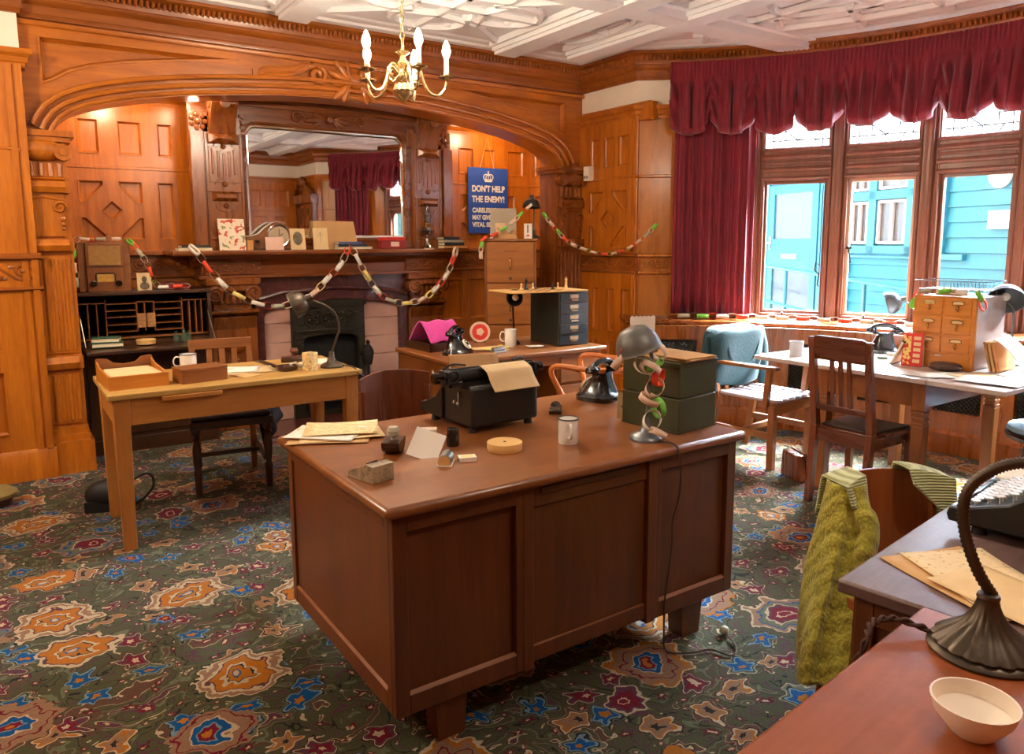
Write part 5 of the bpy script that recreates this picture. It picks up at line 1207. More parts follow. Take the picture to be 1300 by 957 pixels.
# ------------------------------------------------------------------ on the main desk
def typewriter(loc, rz, label, carriage=0, keys=True, lw=1.0):
    T = thing('typewriter', label, 'typewriter', loc, rz)            # keyboard towards local +y, back at -y
    prof = [(-.185, .022), (-.19, .04), (-.185, .165), (-.175, .178), (.02, .178), (.05, .15), (.085, .105), (.17, .075), (.19, .07), (.195, .05), (.19, .028), (.17, .02)]
    b = MB(); b.prism(prof, -.155, .155, 'YZ'); b.build('body', 'blackm', T, bev=.012)
    for x in (-.13, .13):
        for y in (-.15, .15): MB().cyl((x, y, 0), (x, y, .024), .018, .015, 12).build('foot', 'rubber', T)
    for s in (-1, 1): f = MB(); f.prism([(.03, .03), (.21, .03), (.215, .05), (.21, .072), (.17, .08), (.085, .112), (.03, .16)], s*.155-.012, s*.155+.012, 'YZ'); f.build('side_frame', 'blackm', T, bev=.005)
    c = carriage
    w = .19*lw
    p = MB(); p.cyl((c-w, -.10, .212), (c+w, -.10, .212), .026, seg=24); p = p.build('platen', 'rubber', T)
    for s in (-1, 1): k = MB(); k.lathe([(.01, 0), (.02, .006), (.022, .026), (.018, .032), (0, .032)], 20, (c+s*(w+.012), -.10, .212), (s, 0, 0)); k.cyl((c+s*w, -.1, .212), (c+s*(w+.014), -.1, .212), .006); k.build('platen_knob', 'bake', p)
    r = MB(); r.bx(c-w+.005, c+w-.005, -.14, -.06, .178, .19); r.tube([(c-w+.02, -.075, .236), (c+w-.02, -.075, .236)], .004, 6); r.tube([(c-w+.02, -.12, .243), (c+w-.02, -.12, .243)], .0035, 6)
    for s in (-1, 1):
        r.bx(c+s*(w-.01)-.006, c+s*(w-.01)+.006, -.14, -.06, .18, .235); r.tube([(c+s*(w-.03)+.022*cos(a), -.13, .215+.022*sin(a)) for a in [2*pi*i/14 for i in range(14)]], .004, 5, True)
        r.tube(smoothpath([(c+s*(w-.02), -.06, .235), (c+s*(w-.05), -.08, .255), (c+s*(w-.1), -.1, .25)], 4), .004, 6)
    r.build('carriage', 'blackm', T); l = MB(); l.tube(smoothpath([(c-w+.01, -.05, .215), (c-w-.005, -.03, .222), (c-w+.01, .0, .226)], 4), .004, 6); l.build('return_lever', 'steel', T)
    l = MB(); l.tube([(-.158, -.09, .15), (-.163, -.1, .125), (-.165, -.1, .11)], .0035, 6); l.sph((-.165, -.1, .108), .008, 8); l.sph((-.165, -.07, .11), .007, 8); l.sph((-.16, -.11, .19), .012, 10); l.build('side_lever', 'steel', T)
    m = MB(); m.grid(lambda u, v: (.085*cos(pi+pi*u)*(1-.45*v), .02+.03*sin(pi*u)*(1-v)-.01, .178+.0+.006*v), 20, 2); m.build('type_basket', 'steel', T, solid=.002)
    if keys:
        for row in range(4):
            for i in range(10):
                x = -.118+.0255*i+.006*(row % 2); y = .165-.026*row; z = .088+.014*row
                k = MB(); k.lathe([(.0105, 0), (.0112, .002), (.0105, .004), (0, .0038)], 14, (x, y, z)); k.cyl((x, y, z-.03), (x, y, z), .0025, seg=6); k.build('key', 'key_top', T)
        k = MB(); k.bx(-.085, .095, .183, .195, .08, .088); k.build('space_bar', 'bake', T, bev=.003)
    return T
M['key_top'] = plain('pale_key_top', (214, 214, 210), .2, coat=.4)
TW = typewriter((1.545, 2.485, ZD), RAD(2), 'large black typewriter with its back to the camera on the pedestal desk', -.02, True, 1.1)
TW.scale = (1, .9, 1)
s = MB(); s.grid(lambda u, v: (.02+.012*v+.20*(u-.5)*1.05, -.103-.034*sin(min(1, v*1.6)*pi/2)-.075*max(0, v-.25), .212+.034*cos(min(1, v*1.6)*pi/2)-.10*max(0, v-.45)), 10, 20)
o = s.build('typing_sheet', 'aged', None, solid=.0006); tag(o, 'cream sheet curling over the roller of the typewriter on the pedestal desk', 'paper', None, (1.545, 2.475, ZD), RAD(2))
s = MB(); s.grid(lambda u, v: (-.07+.22*(u-.5), -.07+.03*v, .215+.075*v-.012*u*v), 8, 8); o = s.build('carbon_sheet', 'kraft', None, solid=.0006); tag(o, 'brown sheet standing up behind the roller of the pedestal desk typewriter', 'paper', None, (1.545, 2.475, ZD), RAD(2))
mug((1.625, 2.03, ZD), RAD(-120), 'white enamel mug with a dark rim on the front of the pedestal desk', .036, .088)
T = thing('wooden_reel', 'flat round pale wooden reel lying in front of the pedestal desk typewriter', 'reel', (1.39, 2.085, ZD))
MB().lathe([(.06, 0), (.061, .002), (.061, .026), (.06, .028), (0, .028)], 36).build('reel_body', 'boxwd', T); MB().lathe([(.0055, .0282), (.0055, .0288), (0, .0288)], 12).build('centre_hole', 'soot_dark', T)
T = thing('ink_bottle', 'small dark fluted ink bottle beside the pedestal desk typewriter', 'ink bottle', (1.268, 2.23, ZD))
b = MB(); b.lathe([(.021, 0), (.023, .004), (.023, .04), (.021, .046), (0, .046)], 12); b.build('bottle', 'bake', T, sm=20); MB().lathe([(.02, .046), (.021, .05), (.021, .06), (.018, .063), (0, .063)], 24).build('cap', 'bake', T)
def matchbox(loc, rz, label, top, side):
    T = thing('matchbox', label, 'matchbox', loc, rz); MB().bx(-.029, .029, -.019, .019, 0, .016).build('sleeve', side, T, bev=.001); MB().bx(-.02, .02, -.012, .012, .016, .0165).build('printed_label', top, T); MB().bx(-.0295, .0295, -.016, .016, .003, .013).build('tray', 'manila', T); return T
matchbox((1.215, 2.045, ZD), RAD(-20), 'cream matchbox with a yellow label near the desk edge', 'yellow', 'paper')
matchbox((1.285, 2.44, ZD), RAD(-30), 'plain white matchbox lying behind the white card', 'pinkp', 'paper')
T = thing('tin_case', 'small domed tin case with a wooden end beside the matchbox', 'tin case', (1.145, 2.06, ZD), RAD(52))
b = MB(); b.loft([[b.v((x, y, z)) for y, z in [(-.021, .004)]+[(-.021*cos(a), .014+.022*sin(a)) for a in [pi*i/10 for i in range(11)]]+[(.021, .004)]] for x in (-.038, .038)]); b.build('domed_lid', 'steel', T)
b = MB(); b.loft([[b.v((x, y, z)) for y, z in [(-.0195, .004)]+[(-.0195*cos(a), .014+.02*sin(a)) for a in [pi*i/10 for i in range(11)]]+[(.0195, .004)]] for x in (-.0395, .0395)]); b.build('wooden_end', 'boxwd', T); MB().bx(-.042, .042, -.024, .024, 0, .004).build('base_plate', 'paper', T)
T = thing('marble_pen_stand', 'grey marble wedge with a slot at the front left of the pedestal desk', 'pen stand', (.888, 2.05, ZD), RAD(-77))
b = MB(); b.prism([(-.075, 0), (.05, 0), (.05, .052), (.02, .056), (-.075, .018)], -.04, .04, 'XZ'); b.M = Matrix.Rotation(RAD(35), 4, 'Z'); b.M = Matrix(); o = b.build('stone_wedge', 'stone', T, bev=.002); 
b = MB(); b.box((-.005, .0, .047), (.05, .007, .008), (0, -.4, 0)); b.build('pen_slot', 'soot_dark', T)
T = thing('rocker_blotter', 'wooden rocker blotter with a white knob half hidden behind the white card', 'blotter', (1.06, 2.27, ZD), RAD(52))
b = MB(); b.loft([[b.v((x, y, z)) for x, z in [(.06*sin(RAD(a)), .05-.06*cos(RAD(a))+.012) for a in range(-60, 61, 12)]+[(.052, .046), (-.052, .046)]] for y in (-.03, .03)]); b.build('rocker', 'darkw', T); MB().lathe([(.01, .045), (.01, .055), (.021, .062), (.023, .078), (.016, .09), (0, .093)], 20).build('knob', 'greyp', T)
card('white_card', 'blank white card leaning askew behind the marble pen stand', (1.10, 2.15, ZD), .105, .115, RAD(-38), .5, 'paper').rotation_euler = (-.35, .32, RAD(-38))
T = thing('glass_stamp_holder', 'dark tray with a rounded glass lump beyond the white mug', 'glass holder', (1.885, 2.44, ZD), RAD(50))
MB().bx(-.055, .055, -.026, .026, 0, .018).build('tray', 'bake', T, bev=.003); MB().sph((-.008, 0, .026), .028, 16, (1, .8, .75)).build('glass_lump', 'clear', T); MB().bx(.03, .05, -.018, .018, .018, .028).build('clip', 'steel', T)
phone((2.2, 2.53, ZD), RAD(196), 'black rotary telephone beside the green boxes, its back to the camera')
for k in (0, 1):
    T = thing('card_index_box', ('lower' if k == 0 else 'upper')+' of two stacked olive green metal index boxes on the pedestal desk', 'metal box', (2.125, 2.005, ZD+.134*k), RAD(6), 'stacked olive index boxes')
    for_ = MB().bx(-.115, .115, -.115, .16, 0, .132); for_.build('box_body', 'green', T, bev=.004)
    MB().bx(-.117, .117, -.117, .162, .112, .1325).build('lid', 'green', T, bev=.003) if k == 1 else MB().bx(-.116, .116, -.116, .161, .002, .008).build('bottom_rim', 'green', T)
    MB().cyl((-.1155, -.02, .06), (-.12, -.02, .06), .006, seg=10).build('stud', 'soot_dark', T)
for i, (dx, dy, r, m, nm) in enumerate(((.0, .02, 4, 'manila', 'lowest'), (.004, .015, 8, 'aged', 'middle'), (-.004, .012, 2, 'kraft', 'topmost'))):
    o = MB().bx(-.085, .085, -.125, .115, 0, .0045).build('manila_folder', m, bev=.001); tag(o, nm+' of the buff folders lying on the green index boxes', 'folder', 'folders on the green index boxes', (2.12+dx, 1.98+dy, ZD+.268+.0055*i), RAD(r))
T = thing('scalloped_card', 'white card with a scalloped top standing on the green boxes behind the lamp', 'card', (2.045, 2.10, ZD+.267), RAD(-25))
m = MB(); m.M = FR((0, 0, 0), (1, 0, 0)); m.plate([(-.05, 0), (.05, 0), (.05, .15)]+[(.05-.1*i/24, .152+.004*abs(sin(i*pi/4))) for i in range(1, 24)]+[(-.05, .15)], [], .0015); m.build('front_leaf', 'paper', T)
m = MB(); m.M = FR((.05, 0, 0), (.25, .95, 0)); m.plate([(0, 0), (.09, 0), (.09, .15), (0, .152)], [], .0015); m.build('back_leaf', 'paper', T)
o = card('christmas_postcard', 'cream postcard with a small printed drawing leaning on the lamp of the pedestal desk', (2.03, 2.17, ZD), .075, .11, RAD(-28), .22, 'aged'); o.rotation_euler = (-.22, .16, RAD(-28))
m = MB(); m.M = Matrix.Rotation(-.22, 4, 'X'); [m.sph((dx, -.0006, z), 1, 10, (a_, .001, b_)) for dx, z, a_, b_ in ((-.012, .052, .01, .006), (.004, .056, .012, .009), (.018, .05, .007, .006), (.0, .044, .016, .004), (.006, .068, .004, .007))]; d = m.build('printed_drawing', 'sketch', o)
LB = (1.885, 1.905, ZD)
T = goose_lamp('desk_lamp', LB, 'grey domed desk lamp wound with paper chains at the right of the pedestal desk', [(1.885, 1.905, .85), (1.89, 1.90, .95), (1.895, 1.895, 1.03), (1.895, 1.90, 1.09), (1.885, 1.91, 1.115)], (1.842, 1.945, 1.178), (.28, -.2, -1), 'greymet', r=.082, d=.09, rb=.062, mats='lampgrey', collar=False)
chain('paper chain of cream, orange and green links wound around the desk lamp', [(1.80, 1.96, 1.06), (1.815, 1.925, 1.10), (1.85, 1.90, 1.105), (1.90, 1.875, 1.10), (1.92, 1.90, 1.05), (1.87, 1.885, 1.04), (1.845, 1.90, 1.055), (1.89, 1.87, 1.02), (1.92, 1.885, .985), (1.885, 1.872, .96), (1.865, 1.885, .93), (1.90, 1.87, .91), (1.915, 1.88, .87), (1.88, 1.875, .84), (1.895, 1.86, .80), (1.92, 1.87, .79)], 'coccgwcoccgwcocg', .078, .06, .024, spacing=.058, jit=1.3)
T = thing('lamp_flex', 'brown flex running from the lamp down the desk front to a plug on the carpet', 'cable', (0, 0, 0))
f = MB(); f.tube(smoothpath([(1.885, 1.885, ZD+.008), (1.895, 1.83, ZD+.006), (1.90, 1.773, ZD+.004), (1.905, 1.756, .72), (1.915, 1.765, .6), (1.90, 1.78, .5), (1.905, 1.785, .42), (1.89, 1.785, .3), (1.88, 1.79, .2), (1.89, 1.80, .08), (1.895, 1.80, .012), (1.90, 1.76, .008), (1.97, 1.72, .008), (2.03, 1.70, .008), (2.06, 1.63, .008), (2.12, 1.66, .008), (2.16, 1.74, .012)], 6), .0035, 6); f.build('flex', 'cord', T)
f = MB(); f.sph((2.165, 1.752, .018), .018, 14, (1, 1, .85)); f.build('switch', 'greyp', T)
# papers at the left of the desk
for i, (x, y, w, d, r, m, l) in enumerate(((.955, 2.585, .20, .29, 62, 'manila', 'buff envelope at the bottom of the loose papers on the pedestal desk'), (1.0, 2.60, .21, .30, 75, 'aged', 'cream folded sheet in the middle of the loose papers on the pedestal desk'), (.95, 2.62, .19, .26, 48, 'paper', 'whitest sheet among the loose papers on the pedestal desk'), (1.02, 2.64, .2, .27, 66, 'scribble', 'handwritten yellowed letter on top of the loose papers on the pedestal desk'))):
    sheet('loose_paper', l, (x, y, ZD+.003+.0035*i), w, d, RAD(r), m, 'loose papers on the pedestal desk', .0035)

# ------------------------------------------------------------------ on the left table
T = thing('letter_tray', 'golden wooden letter tray with a scooped back on the light oak table', 'letter tray', (.515, 4.15, ZL), RAD(3))
b = MB()
b.bx(-.13, .13, -.15, .20, 0, .006); b.build('tray_floor', 'golden', T); MB().bx(-.135, .135, -.155, -.145, 0, .068).build('front_board', 'golden', T, bev=.002)
for s in (-1, 1): c = MB(); c.prism([(-.15, 0), (.2, 0), (.2, .1), (.12, .08), (-.15, .066)], s*.13-.004, s*.13+.004, 'YZ'); c.build('side_board', 'golden', T, bev=.002)
c = MB(); c.M = FR((0, .2, 0), (1, 0, 0)); c.plate([(-.135, 0), (.135, 0), (.135, .11), (.12, .115), (.08, .11), (.05, .085), (0, .078), (-.05, .085), (-.08, .11), (-.12, .115), (-.135, .11)], [], .008); c.build('back_board', 'mid', T)
for i in range(2): sheet('filed_paper', ('upper' if i else 'lower')+' cream sheet lying in the golden wooden letter tray', (.515, 4.17, ZL+.045+.014*i), .23, .31, RAD(3+2*i), 'aged' if i else 'paper', 'papers in the letter tray', .002, .012)
T = thing('lidded_wooden_box', 'closed oblong wooden box beside the letter tray', 'box', (.815, 4.055, ZL), RAD(9)); MB().bx(-.115, .115, -.07, .07, 0, .062).build('box_body', 'mid', T, bev=.002); MB().bx(-.117, .117, -.072, .072, .063, .075).build('lid', 'mid', T, bev=.002)
mug((.83, 4.42, ZL), RAD(175), 'white enamel mug behind the oblong wooden box on the light oak table', .044, .09)
sheet('letter_sheet', 'white typed sheet lying behind the oblong box on the light oak table', (1.03, 4.27, ZL+.002), .21, .28, RAD(70), 'paper'); sheet('letter_sheet', 'cream sheet under the typed sheet on the light oak table', (1.10, 4.20, ZL+.0008), .2, .26, RAD(82), 'aged'); sheet('orange_note', 'small orange-buff note in front of the white sheet on the light oak table', (1.05, 4.06, ZL+.001), .12, .13, RAD(20), 'manila')
o = MB().bx(-.02, .02, -.185, .185, 0, .006).build('ruler', 'darkw', bev=.001); tag(o, 'dark flat ruler lying across the light oak table', 'ruler', None, (1.255, 4.33, ZL), RAD(6))
T = thing('ashtray', 'round dark brown ashtray with a white cigarette on the light oak table', 'ashtray', (1.28, 4.10, ZL)); MB().lathe([(.05, 0), (.06, .006), (.062, .024), (.055, .026), (.046, .012), (0, .01)], 24).build('bowl', 'bake_brown', T); MB().cyl((.02, .01, .03), (.062, .03, .034), .005, seg=10).build('cigarette', 'paper', T)
o = MB().bx(-.03, .03, -.014, .014, 0, .014).build('eraser', 'greenrub', bev=.005); tag(o, 'grey-green rubber eraser beside the ashtray', 'eraser', None, (1.37, 4.15, ZL), RAD(-20))
T = thing('hand_blotter', 'dark wooden hand blotter with a round knob at the back of the light oak table', 'blotter', (1.41, 4.37, ZL), RAD(-15)); MB().bx(-.075, .075, -.035, .035, 0, .026).build('block', 'darkw', T, bev=.005); MB().bx(-.07, .07, -.03, .03, .026, .034).build('top_plate', 'mahogx', T, bev=.003); MB().lathe([(.009, .034), (.008, .046), (.022, .056), (.026, .068), (.018, .08), (0, .083)], 18).build('knob', 'mahog', T)
o = MB().bx(-.03, .03, -.03, .03, 0, .10).build('onyx_block', 'onyx', bev=.002); tag(o, 'upright block of streaked cream onyx beside the gooseneck lamp', 'stone block', None, (1.385, 4.02, ZL), RAD(25))
sheet('letter_sheet', 'pale sheet behind the gooseneck lamp foot on the light oak table', (1.5, 4.3, ZL+.001), .16, .2, RAD(-20), 'paper')
goose_lamp('gooseneck_lamp', (1.525, 4.06, ZL), 'brownish metal gooseneck lamp at the right end of the light oak table', [(1.525, 4.06, .85), (1.55, 4.05, .93), (1.567, 4.04, .99), (1.555, 4.045, 1.07), (1.512, 4.06, 1.118), (1.455, 4.085, 1.147), (1.43, 4.095, 1.153)], (1.408, 4.10, 1.163), (-.85, .3, -.42), 'bronze', r=.075, d=.085, rb=.066)
f = MB(); f.tube(smoothpath([(1.57, 4.04, ZL+.01), (1.59, 3.98, ZL+.012), (1.60, 3.9, ZL+.006), (1.605, 3.872, ZL-.02), (1.64, 3.86, ZL-.06), (1.66, 3.9, ZL-.3), (1.66, 3.95, .02)], 5), .004, 6); tag(f.build('table_lamp_flex', 'cord', None), 'brown flex hanging off the right end of the light oak table', 'cable')
T = thing('shoulder_bag', 'black bag with a looped strap lying behind the front leg of the light oak table', 'bag', (.415, 4.62, 0), RAD(-20))
b = MB(); b.sph((0, 0, .085), 1, 20, (.13, .075, .085)); b.bx(-.115, .115, -.065, .065, 0, .06); b.build('bag_body', 'bag', T); MB().tube(smoothpath([(.08, .02, .12), (.16, .04, .17), (.21, .05, .16), (.22, .03, .1), (.17, .0, .04), (.13, -.02, .02)], 5), .008, 6).build('strap', 'bag', T)
T = thing('footstool', 'low round footstool with an olive pad at the left edge by the skirting', 'footstool', (-.14, 5.06, 0)); MB().lathe([(.10, 0), (.11, .05), (.0, .05)], 28).build('base', 'darkw', T); MB().lathe([(.125, .05), (.13, .07), (.1, .092), (0, .1)], 28).build('pad', 'olivepad', T)

# ------------------------------------------------------------------ bureau and its top
T = thing('valve_radio', 'brown wooden valve radio with two dark knobs standing on the bureau', 'radio', (.612, 6.02, 1.14))
b = MB(); b.bx(-.165, .165, -.06, .14, .0, .345); b.build('cabinet', 'mid', T, bev=.006); b = MB(); b.bx(-.115, .115, -.085, -.05, 0, .335); b.build('front_panel', 'midz', T, bev=.004); MB().bx(-.10, .10, -.089, -.08, .185, .32).build('speaker_cloth', 'cloth', T, bev=.002)
b = MB(); b.bx(-.115, .115, -.09, -.084, .17, .178); b.tube([(-.06, -.088, .075), (-.06, -.088, .12), (-.05, -.088, .13), (.05, -.088, .13), (.06, -.088, .12), (.06, -.088, .075)], .005, 6); b.build('fillet', 'darkw', T); MB().bx(-.052, .052, -.0885, -.084, .07, .122).build('tuning_dial', 'brassd', T)
for x in (-.078, .078): MB().lathe([(.012, 0), (.021, .006), (.02, .026), (.016, .03), (0, .03)], 18, (x, -.085, .058), (0, -1, 0)).build('knob', 'bake', T)
o = card('portrait_photograph', 'small sepia portrait photograph standing beside the radio', (.86, 5.97, 1.14), .095, .125, 0, .12, 'aged', 'photograph'); m = MB(); m.M = Matrix.Rotation(-.12, 4, 'X'); m.sph((0, -.0006, .078), 1, 14, (.017, .0012, .022)); m.sph((0, -.0006, .03), 1, 14, (.032, .0012, .028)); m.build('portrait', 'sketch', o)
for i, (m, l, dx) in enumerate((('bookr', 'lower of two red books lying on the bureau', 0), ('bookr2', 'upper darker red book lying on the bureau', -.02))): book('red_book', l, (1.07+dx, 6.03, 1.14+.026*i), (.17, .12, .024), RAD(184-8*i), m)
chain('paper chain looped over the radio and trailing along the bureau', [(.43, 5.93, 1.16), (.428, 5.92, 1.28), (.43, 5.93, 1.40), (.45, 5.95, 1.50), (.53, 5.97, 1.505), (.63, 5.97, 1.505), (.75, 5.97, 1.505), (.80, 5.92, 1.46), (.85, 5.90, 1.38), (.885, 5.895, 1.30), (.91, 5.90, 1.21), (.95, 5.90, 1.165), (1.02, 5.90, 1.165), (1.10, 5.91, 1.165), (1.17, 5.92, 1.165)], 'osccogcwcosccog', .07, .036, .022)
book('green_book', 'upper green cloth book lying on the bureau flap', (.56, 5.68, .818), (.17, .12, .03), RAD(-14), 'bookg'); book('green_book', 'lower green cloth book lying on the bureau flap', (.565, 5.67, .787), (.19, .13, .03), RAD(-5), 'bookg')
T = thing('round_wooden_box', 'round flat pale wooden box on the bureau flap', 'round box', (.80, 5.66, .787)); MB().lathe([(.058, 0), (.06, .002), (.06, .02), (0, .02)], 32).build('box_base', 'boxwd', T); MB().lathe([(.062, .02), (.063, .022), (.063, .032), (.06, .034), (0, .034)], 32).build('lid', 'boxwd', T)
for i, (x, y, l) in enumerate(((1.0, 5.70, 'left'), (1.045, 5.655, 'front middle'), (1.085, 5.70, 'right'))):
    b = MB(); s = 1.15 if i == 1 else .9; b.lathe([(.018*s, 0), (.02*s, .004), (.02*s, .04*s), (.012*s, .052*s), (.008*s, .058*s), (.008*s, .07*s), (.011*s, .073*s), (.009*s, .076*s), (.0, .076*s)], 18); o = b.build('glass_bottle', 'bottle'); tag(o, l+' of three tiny green glass bottles on the bureau flap', 'bottle', 'tiny bottles on the bureau flap', (x, y, .787))

# ------------------------------------------------------------------ on the mantel shelf
book('mantel_book', 'black flat book at the left end of the mantel shelf', (1.22, 6.03, ZM+.02), (.2, .13, .02), RAD(183), 'bookk'); book('mantel_book', 'pale magazine under the black book at the left end of the mantel shelf', (1.22, 6.02, ZM), (.24, .14, .019), RAD(-2), 'pages')
card('christmas_card', 'tall printed card with red and white figures on the mantel shelf', (1.495, 5.985, ZM), .2, .24, RAD(4), .12, 'xmas')
T = thing('orange_candle', 'short orange candle beside the figure card on the mantel shelf', 'candle', (1.625, 6.0, ZM)); MB().bx(-.022, .022, -.02, .02, 0, .075).build('wax', 'booko', T, bev=.003); MB().cyl((0, 0, .075), (0, 0, .083), .002, seg=6).build('wick', 'soot_dark', T)
T = thing('inkwell', 'small clear glass inkwell with a dark cap in front of the mantel clock', 'inkwell', (1.68, 5.985, ZM)); MB().lathe([(.022, 0), (.024, .004), (.024, .05), (.016, .058), (0, .058)], 20).build('jar', 'clear', T); MB().lathe([(.016, .058), (.017, .075), (0, .077)], 16).build('cap', 'bake', T)
T = thing('mantel_clock', 'humped wooden mantel clock with a silvered bezel', 'clock', (1.80, 6.04, ZM), RAD(-2))
hump = [(-.2, 0), (.16, 0), (.165, .03)]+[(.05+.115*cos(RAD(a)), .115+.1*sin(RAD(a))) for a in range(-10, 120, 13)]+[(-.05, .165), (-.10, .12), (-.15, .105), (-.195, .1), (-.2, .08)]
b = MB(); b.prism(hump, -.04, .05); b.build('case', 'mid', T, bev=.004)
b = MB()
tp = [(.05+.118*cos(RAD(a)), .116+.103*sin(RAD(a))) for a in range(60, 120, 10)]+[(-.055, .17), (-.10, .126), (-.15, .11), (-.2, .104)]
for y in (-.045, -.022, .001): b.loft([[b.v((x, y+dy, z+dz)) for dy, dz in ((0, 0), (.018, 0), (.018, .003), (0, .003))] for x, z in tp])
b.build('inlay_strip', 'paper', T); o = MB().lathe([(.092, 0), (.094, .006), (.086, .014), (.074, .01), (0, .009)], 32, (.055, -.04, .11), (0, -1, 0)).build('bezel', 'silver', T); MB().lathe([(.074, .011), (0, .012)], 28, (.055, -.04, .11), (0, -1, 0)).build('clock_face', 'clockface', o)
b = MB(); b.tube([(.055, -.054, .11), (.055, -.054, .16)], .0022, 5); b.tube([(.055, -.054, .11), (.085, -.054, .125)], .0028, 5); b.build('hands', 'soot_dark', o); MB().bx(-.21, .175, -.05, .055, 0, .012).build('plinth', 'darkw', T, bev=.003)
card('pink_card', 'small pink card standing in front of the mantel clock', (1.81, 5.965, ZM), .145, .10, RAD(2), .12, 'pinkcard')
o = card('robin_card', 'cream card with an oval dark picture right of the mantel clock', (2.0, 5.97, ZM), .125, .17, RAD(4), .12, 'aged'); m = MB(); m.M = Matrix.Rotation(-.12, 4, 'X'); m.sph((0, -.0008, .09), 1, 20, (.04, .0015, .055)); m.build('oval_picture', 'sketch', o)
o = card('sprig_card', 'cream card with a faint printed sprig beside the brown envelope', (2.185, 5.96, ZM), .125, .175, RAD(3), .12, 'aged'); m = MB(); m.M = Matrix.Rotation(-.12, 4, 'X'); m.tube([(-.02, -.0008, .1), (0, -.0008, .14), (.02, -.0008, .105)], .002, 4); m.tube([(0, -.0008, .06), (0, -.0008, .14)], .002, 4); m.build('printed_sprig', 'greyp', o)
T = thing('large_envelope', 'big blank buff envelope propped up against the mirror', 'envelope', (2.34, 6.06, ZM), RAD(2)); m = MB(); m.M = Matrix.Rotation(-.15, 4, 'X') @ FR((0, 0, 0), (1, 0, 0)); m.plate([(-.19, 0), (.21, 0), (.185, .235), (-.17, .235)], [], .006); m.build('front', 'kraft', T); m = MB(); m.M = Matrix.Rotation(-.15, 4, 'X'); m.bx(-.17, .18, .001, .003, .09, .236); m.build('flap', 'aged', T)
for i, (m, w, l) in enumerate((('pages', .3, 'lowest pale book of the small stack before the buff envelope'), ('bookb', .26, 'middle dark book of the small stack before the buff envelope'), ('bookblue', .21, 'topmost blue book of the small stack before the buff envelope'))): book('stacked_book', l, (2.47-.02*i, 5.99, ZM+.021*i), (w, .10, .02), RAD(178+3*i), m, group='books before the envelope')
T = thing('red_tin', 'red tin box with a pale band near the right end of the mirror', 'tin', (2.83, 6.0, ZM), RAD(2)); MB().bx(-.11, .11, -.045, .045, 0, .07).build('tin_body', 'bookr', T, bev=.004); MB().bx(-.112, .112, -.047, .047, .071, .10).build('lid', 'red', T, bev=.004); MB().bx(-.03, .05, -.0475, -.045, .02, .06).build('printed_label', 'pinkp', T)
T = thing('oil_lamp', 'silvery oil lamp with a cut glass font at the right end of the mantel shelf', 'oil lamp', (3.18, 6.0, ZM)); MB().lathe([(.055, 0), (.055, .008), (.04, .02), (.02, .05), (.014, .09), (.02, .1), (.016, .11)], 20).build('foot', 'silver', T); MB().lathe([(.02, .11), (.06, .13), (.07, .16), (.055, .185), (.025, .195), (0, .196)], 20).build('font', 'silver', T)
b = MB(); b.lathe([(.026, .196), (.03, .205), (.03, .225), (.022, .23), (0, .231)], 18); b.build('burner', 'brass', T); b = MB(); b.lathe([(.026, .23), (.038, .27), (.04, .29), (.03, .33), (.026, .38), (.028, .40), (.026, .40), (.0235, .38), (.027, .33), (.037, .29), (.035, .27), (.024, .232)], 20); b.build('chimney', 'clear', T)
for i, (m, w, l) in enumerate((('booko', .24, 'tan book at the bottom of the pile at the right end of the mantel shelf'), ('bookk', .21, 'charcoal book second from the bottom at the right end of the mantel shelf'), ('greyp', .2, 'grey book second from the top at the right end of the mantel shelf'), ('bookb', .17, 'dark blue book on top of the pile at the right end of the mantel shelf'))): book('piled_book', l, (3.43-.015*i+.01*(i == 2), 5.99, ZM+.026*i), (w, .12, .025), RAD(180+4*(i % 2)), m, group='books at the right end of the mantel')
chain('long paper chain hung in two swags across the mantel shelf', [(1.2, 5.92, 1.425), (1.225, 5.90, 1.39), (1.306, 5.89, 1.262), (1.423, 5.89, 1.128), (1.565, 5.89, 1.038), (1.683, 5.89, .996), (1.824, 5.89, .982), (1.997, 5.89, 1.024), (2.097, 5.89, 1.084), (2.2, 5.89, 1.185), (2.303, 5.89, 1.28), (2.375, 5.9, 1.39), (2.41, 5.93, 1.43), (2.444, 5.9, 1.39), (2.523, 5.89, 1.232), (2.612, 5.89, 1.096), (2.696, 5.89, 1.012), (2.828, 5.89, .96), (2.956, 5.89, .955), (3.097, 5.89, .995), (3.225, 5.89, 1.095), (3.324, 5.89, 1.211), (3.407, 5.9, 1.385), (3.42, 5.93, 1.425)], 'wsocwcysworcywcywo'.replace('r', 's'), .105, .05, .028, spacing=.078, jit=.2)

# ------------------------------------------------------------------ poster
T = thing('poster', "blue hanging poster reading DON'T HELP THE ENEMY with a crown", 'poster', (4.045, 6.345, 1.56))
m = MB(); m.bx(-.232, .232, -.008, 0, 0, .635); m.build('board', 'blue', T, bev=.001)
def text(body, x, z, size, parent, name, mat, y=-.0095, align='CENTER', bold=.0, width=None, rot=None):
    cu = bpy.data.curves.new(name, 'FONT'); cu.body = body; cu.size = size; cu.align_x = align; cu.extrude = .0008; cu.offset = bold
    ob = bpy.data.objects.new(name, cu); me = bpy.data.meshes.new_from_object(ob); bpy.data.objects.remove(ob)
    if width:
        xs = [v.co.x for v in me.vertices]; k = width/(max(xs)-min(xs)); me.transform(Matrix.Diagonal((k, 1, 1, 1)))
    me.transform(Matrix.Translation((x, y, z)) @ (rot or Matrix.Rotation(pi/2, 4, 'X'))); me.materials.append(M[mat])
    o = bpy.data.objects.new(name, me); COL.objects.link(o); o.parent = parent; return o
